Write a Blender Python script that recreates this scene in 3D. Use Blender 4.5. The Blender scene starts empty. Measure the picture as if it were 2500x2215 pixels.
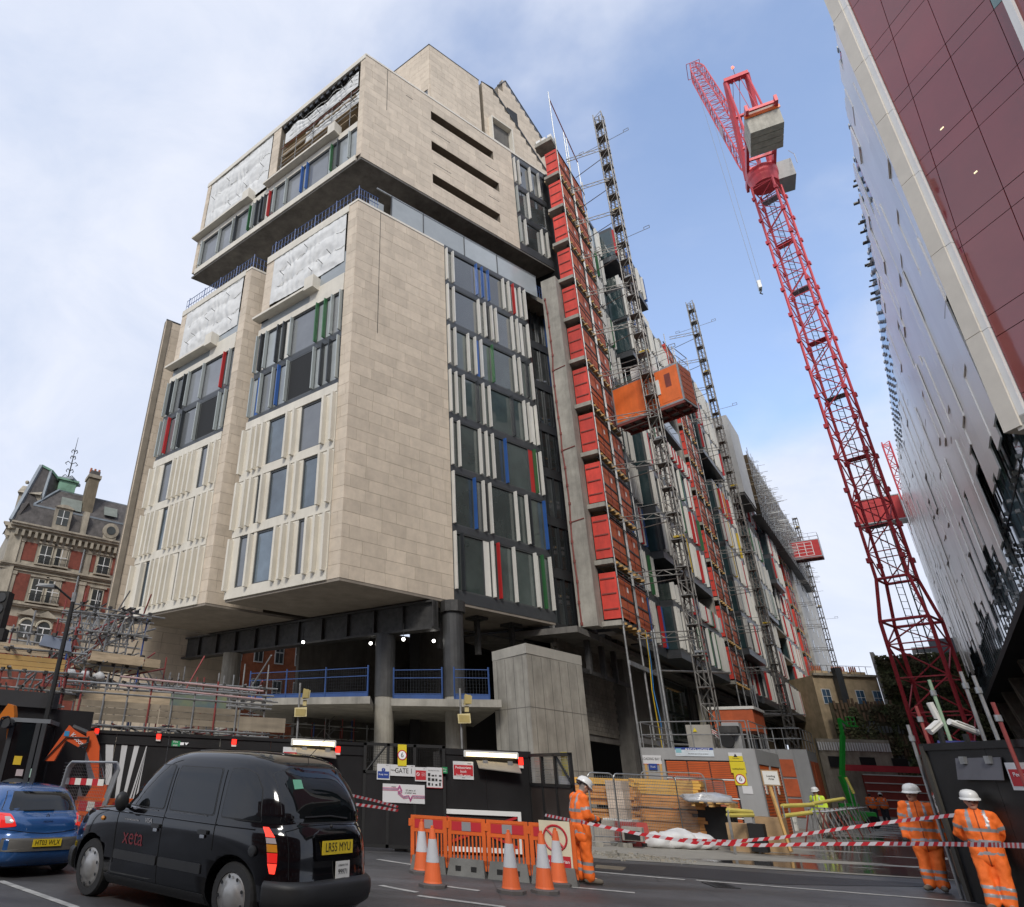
import bpy, bmesh, math, random
from math import sin, cos, pi, radians, sqrt, atan2, hypot
from mathutils import Vector, Matrix, noise
random.seed(7)
SC = bpy.context.scene
COL = SC.collection
V = Vector
# ------------------------------------------------------------------ camera
cd = bpy.data.cameras.new('camera'); CAM = bpy.data.objects.new('camera', cd); COL.objects.link(CAM)
cd.sensor_fit = 'HORIZONTAL'; cd.sensor_width = 36; cd.lens = 22.90; cd.shift_x = 0.154; cd.shift_y = 0.0
cd.clip_start = 0.1; cd.clip_end = 3000
_p, _r = radians(26.087), radians(2.478)
_F = V((0, cos(_p), sin(_p))); _X0 = V((1, 0, 0)); _U0 = _X0.cross(_F)
_X = cos(_r)*_X0 + sin(_r)*_U0; _U = -sin(_r)*_X0 + cos(_r)*_U0
CAM.matrix_world = Matrix(((_X.x, _U.x, -_F.x, 0), (_X.y, _U.y, -_F.y, 0), (_X.z, _U.z, -_F.z, 1.62), (0, 0, 0, 1)))
SC.camera = CAM
EYE = V((0, 0, 1.62))
# ------------------------------------------------------------------ sky
SUN_EL, SUN_AZ = radians(40), radians(-166)      # azimuth clockwise from +Y
W = bpy.data.worlds.new('World'); SC.world = W; W.use_nodes = True
nt = W.node_tree; N = nt.nodes; LK = nt.links; N.clear()
def nd(nt, t, **k):
    n = nt.nodes.new(t)
    for a, b in k.items(): setattr(n, a, b)
    return n
sky = nd(nt, 'ShaderNodeTexSky', sky_type='NISHITA', sun_disc=False, sun_elevation=SUN_EL, sun_rotation=SUN_AZ, air_density=1.0, dust_density=.6, ozone_density=1.2)
tc = nd(nt, 'ShaderNodeTexCoord')
mp = nd(nt, 'ShaderNodeMapping'); mp.inputs['Scale'].default_value = (1.3, 1.3, 2.2); mp.inputs['Location'].default_value = (3.1, 0.4, 0.35)
LK.new(tc.outputs['Generated'], mp.inputs['Vector'])
n1 = nd(nt, 'ShaderNodeTexNoise'); n1.inputs['Scale'].default_value = 1.25; n1.inputs['Detail'].default_value = 7; n1.inputs['Roughness'].default_value = .52; n1.inputs['Distortion'].default_value = .12
LK.new(mp.outputs[0], n1.inputs['Vector'])
n2 = nd(nt, 'ShaderNodeTexNoise'); n2.inputs['Scale'].default_value = 2.6; n2.inputs['Detail'].default_value = 6; n2.inputs['Roughness'].default_value = .6; n2.inputs['Distortion'].default_value = .5
LK.new(mp.outputs[0], n2.inputs['Vector'])
# cloud cover is thicker to the west (left) and opens to blue in the north east
dt = nd(nt, 'ShaderNodeVectorMath', operation='DOT_PRODUCT'); LK.new(tc.outputs['Generated'], dt.inputs[0]); dt.inputs[1].default_value = (0.506, 0.671, 0.54)
m1 = nd(nt, 'ShaderNodeMath', operation='MULTIPLY_ADD'); LK.new(dt.outputs['Value'], m1.inputs[0]); m1.inputs[1].default_value = -.55; m1.inputs[2].default_value = .585
m2 = nd(nt, 'ShaderNodeMath', operation='ADD'); LK.new(n1.outputs['Fac'], m2.inputs[0])
sz = nd(nt, 'ShaderNodeSeparateXYZ'); LK.new(tc.outputs['Generated'], sz.inputs[0])     # cloud banks thicken towards the horizon
hz_ = nd(nt, 'ShaderNodeMapRange'); hz_.inputs['From Min'].default_value = .05; hz_.inputs['From Max'].default_value = .50; hz_.inputs['To Min'].default_value = .34; hz_.inputs['To Max'].default_value = 0; LK.new(sz.outputs['Z'], hz_.inputs['Value'])
m0 = nd(nt, 'ShaderNodeMath', operation='ADD'); LK.new(m1.outputs[0], m0.inputs[0]); LK.new(hz_.outputs[0], m0.inputs[1]); LK.new(m0.outputs[0], m2.inputs[1])
rp = nd(nt, 'ShaderNodeMapRange', interpolation_type='SMOOTHSTEP'); rp.inputs['From Min'].default_value = .40; rp.inputs['From Max'].default_value = .64; rp.inputs['To Min'].default_value = .20; rp.inputs['To Max'].default_value = .97
LK.new(m2.outputs[0], rp.inputs['Value'])
cc = nd(nt, 'ShaderNodeMix', data_type='RGBA'); cc.inputs['A'].default_value = (4.3, 4.9, 6.2, 1); cc.inputs['B'].default_value = (5.8, 6.1, 6.95, 1)
r2 = nd(nt, 'ShaderNodeMapRange'); r2.inputs['From Min'].default_value = .26; r2.inputs['From Max'].default_value = .66; LK.new(n2.outputs['Fac'], r2.inputs['Value'])
LK.new(r2.outputs[0], cc.inputs['Factor'])
sg = nd(nt, 'ShaderNodeMix', data_type='RGBA', blend_type='MULTIPLY'); sg.inputs['Factor'].default_value = 1; LK.new(sky.outputs[0], sg.inputs['A']); sg.inputs['B'].default_value = (1.95, 2.0, 2.1, 1)
mx = nd(nt, 'ShaderNodeMix', data_type='RGBA'); LK.new(rp.outputs[0], mx.inputs['Factor']); LK.new(sg.outputs['Result'], mx.inputs['A']); LK.new(cc.outputs['Result'], mx.inputs['B'])
bg = nd(nt, 'ShaderNodeBackground'); bg.inputs['Strength'].default_value = .1; LK.new(mx.outputs['Result'], bg.inputs['Color'])
wo = nd(nt, 'ShaderNodeOutputWorld'); LK.new(bg.outputs[0], wo.inputs['Surface'])
# ------------------------------------------------------------------ sun (behind thin cloud)
sl = bpy.data.lights.new('sun', 'SUN'); sl.energy = 1.45; sl.angle = radians(14); sl.color = (1, .95, .87)
so = bpy.data.objects.new('sun', sl); COL.objects.link(so)
so.rotation_euler = (-V((sin(SUN_AZ)*cos(SUN_EL), cos(SUN_AZ)*cos(SUN_EL), sin(SUN_EL)))).to_track_quat('-Z', 'Y').to_euler()
SC.view_settings.view_transform = 'Standard'; SC.view_settings.look = 'None'; SC.view_settings.exposure = 0.56; SC.view_settings.gamma = 1; SC.view_settings.use_curve_mapping = False
SC.render.engine = 'CYCLES'

# ------------------------------------------------------------------ materials
MATS = {}
def mat(name, col, rough=.6, metal=0.0, var=.18, scale=1.5, bump=.0, bscale=30, coat=0, rnd=0.0, col2=None, ior=1.5, stretch=(1, 1, 1), emit=None, estr=0, spec=.5, dirt=0.0, alpha=1.0, trans=0.0):
    if name in MATS: return MATS[name]
    m = bpy.data.materials.new(name); m.use_nodes = True; t = m.node_tree; t.nodes.clear(); L = t.links
    out = nd(t, 'ShaderNodeOutputMaterial'); b = nd(t, 'ShaderNodeBsdfPrincipled'); L.new(b.outputs[0], out.inputs[0])
    b.inputs['Roughness'].default_value = rough; b.inputs['Metallic'].default_value = metal; b.inputs['IOR'].default_value = ior
    b.inputs['Coat Weight'].default_value = coat; b.inputs['Coat Roughness'].default_value = .03; b.inputs['Specular IOR Level'].default_value = spec
    b.inputs['Alpha'].default_value = alpha; b.inputs['Transmission Weight'].default_value = trans
    geo = nd(t, 'ShaderNodeNewGeometry'); mpn = nd(t, 'ShaderNodeMapping'); mpn.inputs['Scale'].default_value = stretch; L.new(geo.outputs['Position'], mpn.inputs[0])
    n = nd(t, 'ShaderNodeTexNoise'); n.inputs['Scale'].default_value = scale; n.inputs['Detail'].default_value = 6; n.inputs['Roughness'].default_value = .62; L.new(mpn.outputs[0], n.inputs['Vector'])
    mr = nd(t, 'ShaderNodeMapRange'); mr.inputs['From Min'].default_value = .3; mr.inputs['From Max'].default_value = .7; L.new(n.outputs['Fac'], mr.inputs['Value'])
    c2 = col2 if col2 else tuple(min(1, c*(1+var)) for c in col)
    c1 = col if col2 else tuple(c*(1-var) for c in col)
    mix = nd(t, 'ShaderNodeMix', data_type='RGBA'); mix.inputs['A'].default_value = (*c1, 1); mix.inputs['B'].default_value = (*c2, 1); L.new(mr.outputs[0], mix.inputs['Factor'])
    last = mix.outputs['Result']
    if rnd:
        oi = nd(t, 'ShaderNodeObjectInfo'); ad = nd(t, 'ShaderNodeMath', operation='ADD'); L.new(oi.outputs['Random'], ad.inputs[0]); L.new(geo.outputs['Random Per Island'], ad.inputs[1])
        fr = nd(t, 'ShaderNodeMath', operation='FRACT'); L.new(ad.outputs[0], fr.inputs[0])
        m3 = nd(t, 'ShaderNodeMapRange'); m3.inputs['To Min'].default_value = 1-rnd; m3.inputs['To Max'].default_value = 1+rnd; L.new(fr.outputs[0], m3.inputs['Value'])
        mm = nd(t, 'ShaderNodeVectorMath', operation='SCALE'); L.new(last, mm.inputs[0]); L.new(m3.outputs[0], mm.inputs['Scale']); last = mm.outputs[0]
    if dirt:
        n3 = nd(t, 'ShaderNodeTexNoise'); n3.inputs['Scale'].default_value = .7; n3.inputs['Detail'].default_value = 8; n3.inputs['Roughness'].default_value = .7
        mp3 = nd(t, 'ShaderNodeMapping'); mp3.inputs['Scale'].default_value = (2.2, 2.2, .35); L.new(geo.outputs['Position'], mp3.inputs[0]); L.new(mp3.outputs[0], n3.inputs['Vector'])
        m4 = nd(t, 'ShaderNodeMapRange'); m4.inputs['From Min'].default_value = .35; m4.inputs['From Max'].default_value = .65; m4.inputs['To Min'].default_value = 1-dirt; m4.inputs['To Max'].default_value = 1+dirt*.4; L.new(n3.outputs['Fac'], m4.inputs['Value'])
        mm = nd(t, 'ShaderNodeVectorMath', operation='SCALE'); L.new(last, mm.inputs[0]); L.new(m4.outputs[0], mm.inputs['Scale']); last = mm.outputs[0]
    L.new(last, b.inputs['Base Color'])
    if bump:
        nb = nd(t, 'ShaderNodeTexNoise'); nb.inputs['Scale'].default_value = bscale; nb.inputs['Detail'].default_value = 5; L.new(geo.outputs['Position'], nb.inputs['Vector'])
        bp = nd(t, 'ShaderNodeBump'); bp.inputs['Strength'].default_value = bump; bp.inputs['Distance'].default_value = .02; L.new(nb.outputs['Fac'], bp.inputs['Height']); L.new(bp.outputs[0], b.inputs['Normal'])
    if emit: b.inputs['Emission Color'].default_value = (*emit, 1); b.inputs['Emission Strength'].default_value = estr
    MATS[name] = m; return m
STONE = mat('limestone', (.63, .535, .42), .8, var=.09, scale=2.2, bump=.3, bscale=22, rnd=.085, dirt=.08)
STONEJ = mat('stone_joint', (.20, .17, .13), .9)
PRECAST = mat('white_precast', (.70, .655, .56), .7, var=.06, scale=1.2, bump=.08, dirt=.10)
CONC = mat('concrete', (.34, .32, .275), .85, var=.2, scale=1.3, bump=.3, bscale=14, dirt=.28)
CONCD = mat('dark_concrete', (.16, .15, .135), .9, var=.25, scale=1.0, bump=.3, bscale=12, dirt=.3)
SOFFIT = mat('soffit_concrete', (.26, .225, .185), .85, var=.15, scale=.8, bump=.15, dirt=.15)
DGREY = mat('dark_grey_metal', (.075, .08, .085), .38, .3, var=.1)
FRAMEG = mat('window_frame_metal', (.10, .105, .105), .4, .3, var=.08)
GLASS = mat('facade_glass', (.052, .060, .062), .035, 0, var=.5, scale=.35, ior=2.1, rnd=.45)
GLASSG = mat('green_glass', (.050, .066, .060), .04, 0, var=.4, scale=.5, ior=1.9, rnd=.4)
GLASSL = mat('frosted_glass', (.36, .39, .40), .15, 0, var=.1, scale=.6, ior=1.6, rnd=.12)
GLASSM = mat('misty_glass', (.17, .18, .19), .12, 0, var=.15, scale=.6, ior=1.9, rnd=.2)
GLASSW = mat('sky_window_glass', (.09, .12, .145), .05, 0, var=.4, scale=.5, ior=2.0, rnd=.3)
GLASSB = mat('blue_sky_glass', (.10, .19, .30), .03, .35, var=.25, scale=.3, ior=2.3, rnd=.3)
GLZ = mat('clear_glass', (.75, .85, .84), .02, 0, var=.02, alpha=.22, ior=1.5)
FWHITE = mat('white_fin_metal', (.72, .70, .64), .45, .05, var=.05, dirt=.06)
FPALE = mat('pale_grey_green_fin', (.42, .45, .43), .4, .2, var=.05)
FRED = mat('red_fin_metal', (.50, .03, .03), .4, .1, var=.08)
FBLUE = mat('blue_fin_metal', (.03, .11, .36), .4, .1, var=.08)
FGREEN = mat('green_fin_metal', (.035, .14, .05), .4, .1, var=.08)
FYEL = mat('yellow_fin_metal', (.62, .42, .03), .4, .1, var=.08)
FDARK = mat('dark_fin_metal', (.045, .05, .055), .35, .3, var=.08)
BLACKMESH = mat('black_mesh_panel', (.018, .019, .02), .8, var=.2, scale=20)
SHEET = mat('plastic_sheeting', (.70, .70, .68), .75, 0, var=.08, scale=3, bump=.15, bscale=4, spec=.2)
GALV = mat('galvanised_steel', (.36, .37, .37), .42, .7, var=.2, scale=6)
TUBE = mat('scaffold_tube', (.30, .30, .295), .5, .6, var=.35, scale=3)
TUBER = mat('red_scaffold_tube', (.26, .05, .045), .5, .1, var=.2)
TUBEB = mat('blue_scaffold_tube', (.03, .08, .30), .5, .1, var=.2)
DKSTEEL = mat('dark_steel', (.07, .068, .065), .55, .5, var=.3, scale=4)
MASTM = mat('hoist_mast_steel', (.20, .19, .175), .5, .6, var=.4, scale=2)
RUST = mat('primer_red_steel', (.20, .045, .035), .7, 0, var=.25)
BOARD = mat('scaffold_board', (.42, .33, .22), .85, 0, var=.3, scale=3, rnd=.2, stretch=(.6, .6, 4), bump=.2)
TIMBER = mat('new_timber', (.62, .37, .13), .7, 0, var=.2, scale=4, rnd=.15)
PLY = mat('plywood', (.38, .25, .13), .75, 0, var=.25, scale=3)
REDPLY = mat('red_plywood', (.66, .055, .035), .6, 0, var=.18, scale=1.4, dirt=.25, rnd=.07)
OMESH = mat('orange_mesh', (.52, .11, .035), .6, 0, var=.2, scale=2, rnd=.1)
ORANGE = mat('orange_paint', (.80, .17, .035), .42, 0, var=.12, scale=1.5, dirt=.12)
BLUERAIL = mat('blue_edge_guard', (.03, .075, .22), .5, .1, var=.2)
CRANE = mat('crane_red', (.60, .06, .075), .45, .1, var=.12, scale=.6, dirt=.12)
BLKPAINT = mat('black_hoarding_paint', (.012, .012, .013), .42, 0, var=.35, scale=1.5, bump=.06, dirt=.2)
BLACK = mat('black', (.01, .01, .01), .6)
BRICK = mat('red_brick', (.22, .062, .042), .85, 0, var=.22, scale=3, bump=.2, dirt=.2)
BRICKO = mat('orange_brick', (.40, .13, .06), .85, 0, var=.2, scale=3)
BRICKY = mat('london_stock_brick', (.52, .40, .25), .9, 0, var=.22, scale=1.2, bump=.1, dirt=.15)
VSTONE = mat('weathered_stone', (.40, .355, .28), .85, 0, var=.2, scale=1.2, bump=.2, dirt=.35)
SLATE = mat('roof_slate', (.10, .09, .085), .75, 0, var=.35, scale=2.0, bump=.6, bscale=7, dirt=.3)
LEAD = mat('lead_sheet', (.22, .25, .28), .6, .2, var=.2)
COPPER = mat('verdigris_copper', (.20, .36, .26), .75, 0, var=.35, scale=1)
SILVER = mat('silver_panel', (.95, .92, .865), .33, .55, var=.04, scale=.4, rnd=.05)
CREAM = mat('cream_stone', (.72, .67, .58), .6, 0, var=.06)
REDGL = mat('red_tinted_glass', (.21, .024, .03), .03, 0, var=.2, scale=.25, ior=1.85, rnd=.06)
WHITE = mat('white_paint', (.78, .78, .76), .5, 0, var=.05)
RUBBER = mat('rubber', (.018, .018, .018), .7)
HIVIS = mat('hi_vis_orange', (.95, .17, .02), .75, 0, var=.10, scale=9, bump=.35, bscale=16)
HIVISY = mat('hi_vis_yellow', (.60, .80, .06), .75, 0, var=.1)
REFL = mat('reflective_tape', (.32, .32, .33), .35, .2, var=.08)
SKIN = mat('skin', (.48, .26, .18), .55, 0, var=.08, scale=12)
PIPEW = mat('white_plastic', (.74, .73, .68), .4, 0, var=.08)

# ------------------------------------------------------------------ mesh helpers
def hd(yaw, n=1.0): a = radians(yaw); return V((sin(a)*n, cos(a)*n, 0))
class MB:
    def __init__(s): s.v = []; s.f = []; s.m = []; s.mats = []; s.sm = False; s.ch = []
    def mi(s, m):
        if m not in s.mats: s.mats.append(m)
        return s.mats.index(m)
    def add(s, vs, fs, m):
        o = len(s.v); s.ch.append((o, len(s.f), m)); s.v += [V(p) for p in vs]; i = s.mi(m)
        for f in fs: s.f.append([o+k for k in f]); s.m.append(i)
    def hexa(s, p, m):   # 8 corners: bottom 0-3 ccw, top 4-7
        s.add(p, [(3, 2, 1, 0), (4, 5, 6, 7), (0, 1, 5, 4), (1, 2, 6, 5), (2, 3, 7, 6), (3, 0, 4, 7)], m)
    def box(s, c, d, m, yaw=0.0, R=None):
        hx, hy, hz = d[0]/2, d[1]/2, d[2]/2; R = R or Matrix.Rotation(-radians(yaw), 3, 'Z'); c = V(c)
        s.hexa([c+R@V(q) for q in ((-hx, -hy, -hz), (hx, -hy, -hz), (hx, hy, -hz), (-hx, hy, -hz), (-hx, -hy, hz), (hx, -hy, hz), (hx, hy, hz), (-hx, hy, hz))], m)
    def slab(s, o, a, b, c, m):   # parallelepiped from corner o with edge vectors a, b, c
        o, a, b, c = V(o), V(a), V(b), V(c)
        q = [o, o+a, o+a+b, o+b]
        if a.cross(b).dot(c) < 0: q = [o, o+b, o+a+b, o+a]
        s.hexa(q+[p+c for p in q], m)
    def tube(s, a, b, r, m, n=6, r2=None, cap=True):
        a, b = V(a), V(b); d = (b-a)
        if d.length < 1e-6: return
        d.normalize(); x = d.orthogonal().normalized(); y = d.cross(x); r2 = r if r2 is None else r2
        vs = [a+(x*cos(2*pi*k/n)+y*sin(2*pi*k/n))*r for k in range(n)]+[b+(x*cos(2*pi*k/n)+y*sin(2*pi*k/n))*r2 for k in range(n)]
        fs = [(k, (k+1) % n, n+(k+1) % n, n+k) for k in range(n)]
        if cap: fs += [tuple(range(n-1, -1, -1)), tuple(range(n, 2*n))]
        s.add(vs, fs, m)
    def path(s, pts, r, m, n=6):
        for a, b in zip(pts, pts[1:]): s.tube(a, b, r, m, n)
    def sq(s, a, b, w, m):
        s.tube(a, b, w*.7071, m, 4)
    def prism(s, poly, off, m):   # polygon points (3D) extruded by vector off
        n = len(poly); off = V(off); p = [V(q) for q in poly]
        s.add(p+[q+off for q in p], [tuple(range(n-1, -1, -1)), tuple(range(n, 2*n))]+[(k, (k+1) % n, n+(k+1) % n, n+k) for k in range(n)], m)
    def lathe(s, c, prof, m, n=16, ax=None):
        c = V(c); ax = V(ax or (0, 0, 1)).normalized(); x = ax.orthogonal().normalized(); y = ax.cross(x); o = []
        for r, z in prof:
            for k in range(n): o.append(c+ax*z+(x*cos(2*pi*k/n)+y*sin(2*pi*k/n))*r)
        fs = []
        for j in range(len(prof)-1):
            for k in range(n): fs.append((j*n+k, j*n+(k+1) % n, (j+1)*n+(k+1) % n, (j+1)*n+k))
        fs += [tuple(range(n-1, -1, -1)), tuple(range((len(prof)-1)*n, len(prof)*n))]
        s.add(o, fs, m)
    def ball(s, c, r, m, n=10, sc=(1, 1, 1)):
        c = V(c); prof = []; o = []; k2 = n//2+1
        for j in range(k2):
            t = -pi/2+pi*j/(k2-1)
            for k in range(n): o.append(c+V((cos(t)*cos(2*pi*k/n)*r*sc[0], cos(t)*sin(2*pi*k/n)*r*sc[1], sin(t)*r*sc[2])))
        s.add(o, [(j*n+k, j*n+(k+1) % n, (j+1)*n+(k+1) % n, (j+1)*n+k) for j in range(k2-1) for k in range(n)], m)
    def quad(s, a, b, c, d, m): s.add([a, b, c, d], [(0, 1, 2, 3)], m)
    def mesh(s, name, shift=None):
        me = bpy.data.meshes.new(name); vs = s.v if shift is None else [p-shift for p in s.v]
        me.from_pydata([tuple(p) for p in vs], [], s.f)
        for m in s.mats: me.materials.append(m)
        me.polygons.foreach_set('material_index', s.m)
        if s.sm: me.polygons.foreach_set('use_smooth', [True]*len(s.f))
        me.update(); return me
    def build(s, name, parent=None, smooth=False, local=False):
        s.sm = smooth or s.sm
        sh = None
        if parent is None and s.v:
            xs = [p.x for p in s.v]; ys = [p.y for p in s.v]; zs = [p.z for p in s.v]
            sh = V(((min(xs)+max(xs))/2, (min(ys)+max(ys))/2, min(zs)))
        o = bpy.data.objects.new(name, s.mesh(name, sh)); COL.objects.link(o)
        if sh is not None: o.location = sh
        if parent is not None:
            o.parent = parent
            if not local and parent.name in WM: o.matrix_parent_inverse = WM[parent.name].inverted()
        return o
def build_each(mb, name, parent, local=False):     # one object per solid
    ch = mb.ch+[(len(mb.v), len(mb.f), None)]; o = None
    for (v0, f0, m), (v1, f1, _) in zip(ch, ch[1:]):
        b = MB(); b.add(mb.v[v0:v1], [[k-v0 for k in f] for f in mb.f[f0:f1]], m); o = b.build(name, parent, local=local)
    return o
WM = {}     # world matrices of the empties whose parts are given in world coordinates
def tag(o, label=None, cat=None, group=None, kind=None):
    if label: o['label'] = label
    if cat: o['category'] = cat
    if group: o['group'] = group
    if kind: o['kind'] = kind
    return o
def thing(name, label, cat, loc=(0, 0, 0), yaw=0.0, group=None, parent=None):
    o = bpy.data.objects.new(name, None); COL.objects.link(o); o.empty_display_size = .2
    o.location = loc; o.rotation_euler = (0, 0, -radians(yaw)); tag(o, label, cat, group)
    WM[o.name] = Matrix.Translation(V(loc))@Matrix.Rotation(-radians(yaw), 4, 'Z')
    return o
def kids(o): return CH.get(o.name, [])
CH = {}
def copy_tree(o, parent=None):
    c = o.copy(); COL.objects.link(c)
    if parent is not None: c.parent = parent
    for ch in list(o.children): copy_tree(ch, c)
    return c
def place(o, loc, yaw=0.0, label=None, group=None, first=False):
    c = o if first else copy_tree(o)
    c.location = loc; c.rotation_euler = (0, 0, -radians(yaw))
    if label: c['label'] = label
    if group: c['group'] = group
    return c
def struct(mb, name, parent=None): return tag(mb.build(name, parent), kind='structure')
_uc = {}
def unit_cube(m):
    if m.name not in _uc:
        b = MB(); b.box((0, 0, 0), (1, 1, 1), m); _uc[m.name] = b.mesh('block')
    return _uc[m.name]
class Pieces:   # many alike box pieces of one thing: the 300 that show largest become objects, the rest one joined part
    def __init__(s, name, parent, limit=300): s.n = name; s.p = parent; s.l = limit; s.it = []
    def add(s, c, d, m, yaw=0.0, R=None):
        R = R or Matrix.Rotation(-radians(yaw), 3, 'Z'); c = V(c)
        s.it.append((max(d)*sorted(d)[1]/max(1, (c-EYE).length_squared), c, d, m, R))
    def flush(s, parent=None):
        s.it.sort(key=lambda t: -t[0]); inv = WM[s.p.name].inverted() if s.p.name in WM else Matrix()
        for w, c, d, m, R in s.it[:s.l]:
            o = bpy.data.objects.new(s.n, unit_cube(m)); COL.objects.link(o); o.parent = s.p
            o.matrix_parent_inverse = inv
            o.matrix_basis = Matrix.Translation(c)@R.to_4x4()@Matrix.Diagonal((*d, 1))
        if len(s.it) > s.l:
            b = MB()
            for w, c, d, m, R in s.it[s.l:]: b.box(c, d, m, R=R)
            tag(b.build(s.n, s.p), kind='stuff')
def text(body, size, m, origin, right, up, parent=None, name='lettering', depth=.002, align='CENTER', sx=1.0):
    cu = bpy.data.curves.new(name, 'FONT'); cu.body = body; cu.size = size; cu.align_x = align; cu.align_y = 'CENTER'; cu.extrude = depth; cu.resolution_u = 3
    t = bpy.data.objects.new(name, cu); me = bpy.data.meshes.new_from_object(t); bpy.data.objects.remove(t)
    me.materials.clear(); me.materials.append(m)
    r = V(right).normalized(); u = V(up).normalized(); n = r.cross(u)
    M = Matrix(((r.x, u.x, n.x, 0), (r.y, u.y, n.y, 0), (r.z, u.z, n.z, 0), (0, 0, 0, 1)))@Matrix.Diagonal((sx, 1, 1, 1))
    me.transform(Matrix.Translation(V(origin)+n*.001)@M)
    o = bpy.data.objects.new(name, me); COL.objects.link(o)
    if parent is not None:
        o.parent = parent
        if parent.name in WM: o.matrix_parent_inverse = WM[parent.name].inverted()
    return o

# ================================================================== corner building
ZB = 9.0
def isect(p, d, q, e):
    k = d.x*e.y-d.y*e.x; w = q-p; t = (w.x*e.y-w.y*e.x)/k; return p+d*t
class Face:
    def __init__(s, P, yaw, side): s.P = V((P[0], P[1], 0)); s.yaw = yaw; s.d = hd(yaw); s.n = hd(yaw+90*side); s.side = side
    def pt(s, a, o, z): return s.P+s.d*a+s.n*o+V((0, 0, z))
    def cd(s, a0, a1, o0, o1, z0, z1): return s.pt((a0+a1)/2, (o0+o1)/2, (z0+z1)/2), (abs(o1-o0), abs(a1-a0), abs(z1-z0))
    def box(s, t, a0, a1, o0, o1, z0, z1, m):
        c, d = s.cd(a0, a1, o0, o1, z0, z1)
        if isinstance(t, MB): t.box(c, d, m, yaw=s.yaw)
        else: t.add(c, d, m, yaw=s.yaw)
RY, LY, SY = 58.15, -47.8, 40.34
CA, CB, CU, CC = V((-.4, 27, 0)), V((-7.16, 32.84, 0)), V((-.37, 27, 0)), V((-14.35, 39.3, 0))
FA_R, FA_L = Face(CA, RY, 1), Face(CA, LY, -1)
FB_R, FB_L = Face(CB, RY, 1), Face(CB, LY, -1)
FC_R = Face(CC, RY, 1); FC_L = Face(CC, LY, -1)
FU_R, FU_L = Face(CU, RY, 1), Face(CU, LY, -1)
CBT = thing('corner_building', 'pale stone corner building of stacked cantilevered blocks on columns', 'building', (-.4, 27, 0))
stones = Pieces('stone', CBT); fins = Pieces('fin', CBT); panes = Pieces('window', CBT); frames = Pieces('window_frame', CBT)
def polyvol(fr, fl, lr, ll, i, z0, z1, m):
    a = isect(fr.P-fr.n*i, fr.d, fl.P-fl.n*i, fl.d); b = fr.P+fr.d*lr-fr.n*i; c = fl.P+fl.d*ll-fl.n*i; d = b+fl.d*ll
    ps = [p+V((0, 0, z0)) for p in (a, b, d, c)]
    mb = MB(); mb.prism(ps, (0, 0, z1-z0), m); return mb
def stonewall(fc, a0, a1, z0, z1, holes=(), h=.6, wmin=.75, wmax=1.7, rnd=random, pc=None, th=.06):
    bk = MB(); regs = [(a0+.01, a1-.01, z0, z1)]
    for (h0, h1, g0, g1) in holes:
        ns = []
        for (p, q, u, w) in regs:
            if q <= h0 or p >= h1 or w <= g0 or u >= g1: ns.append((p, q, u, w)); continue
            if p < h0: ns.append((p, h0, u, w))
            if q > h1: ns.append((h1, q, u, w))
            if u < g0: ns.append((max(p, h0), min(q, h1), u, g0))
            if w > g1: ns.append((max(p, h0), min(q, h1), g1, w))
        regs = ns
    for (p, q, u, w) in regs: fc.box(bk, p, q, -.41, -.018, u, w, STONEJ)
    bk.build('wall_backing', CBT)
    pc = pc or stones; z = z0; n = max(1, round((z1-z0)/h)); h = (z1-z0)/n
    for k in range(n):
        zb, zt = z0+k*h, z0+(k+1)*h; a = a0-rnd.uniform(0, wmax*.8)
        while a < a1-.02:
            b = a+rnd.uniform(wmin, wmax); x0, x1 = max(a, a0), min(b, a1); a = b
            if a1-x1 < .25: x1 = a1; a = a1
            if x1-x0 < .05: continue
            segs = [(x0, x1, zb, zt)]
            for (h0, h1, g0, g1) in holes:
                ns = []
                for (p, q, u, w) in segs:
                    if q <= h0 or p >= h1 or w <= g0 or u >= g1: ns.append((p, q, u, w)); continue
                    if p < h0: ns.append((p, h0, u, w))
                    if q > h1: ns.append((h1, q, u, w))
                    if u < g0: ns.append((max(p, h0), min(q, h1), u, g0))
                    if w > g1: ns.append((max(p, h0), min(q, h1), g1, w))
                segs = ns
            for (p, q, u, w) in segs:
                if q-p < .03 or w-u < .03: continue
                fc.box(pc, p+.006, q-.006, -th, rnd.uniform(-.003, .003), u+.006, w-.006, STONE)
# ---- solid cores of the blocks
core = MB(); mats_core = STONEJ
for fr, fl, lr, ll, z0, z1 in ((FA_R, FA_L, 13.15, 7.6, ZB+.02, 30.9), (FB_R, FB_L, 12, 7.5, ZB+.02, 30.6)):
    b = polyvol(fr, fl, lr, ll, .40, z0, z1, STONEJ); core.add(b.v, b.f, STONEJ)
core.prism([CC-FC_R.n*.1+V((0, 0, .05))+q for q in (V((0, 0, 0)), FC_R.d*8.8, FC_R.d*8.8+hd(-17, 5), hd(-17, 5))], (0, 0, 31.1), STONEJ)
b = polyvol(FU_R, FU_L, 16.9, 16.7, .40, 34.5, 44.1, STONEJ)
core.build('block_core', CBT)
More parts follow.
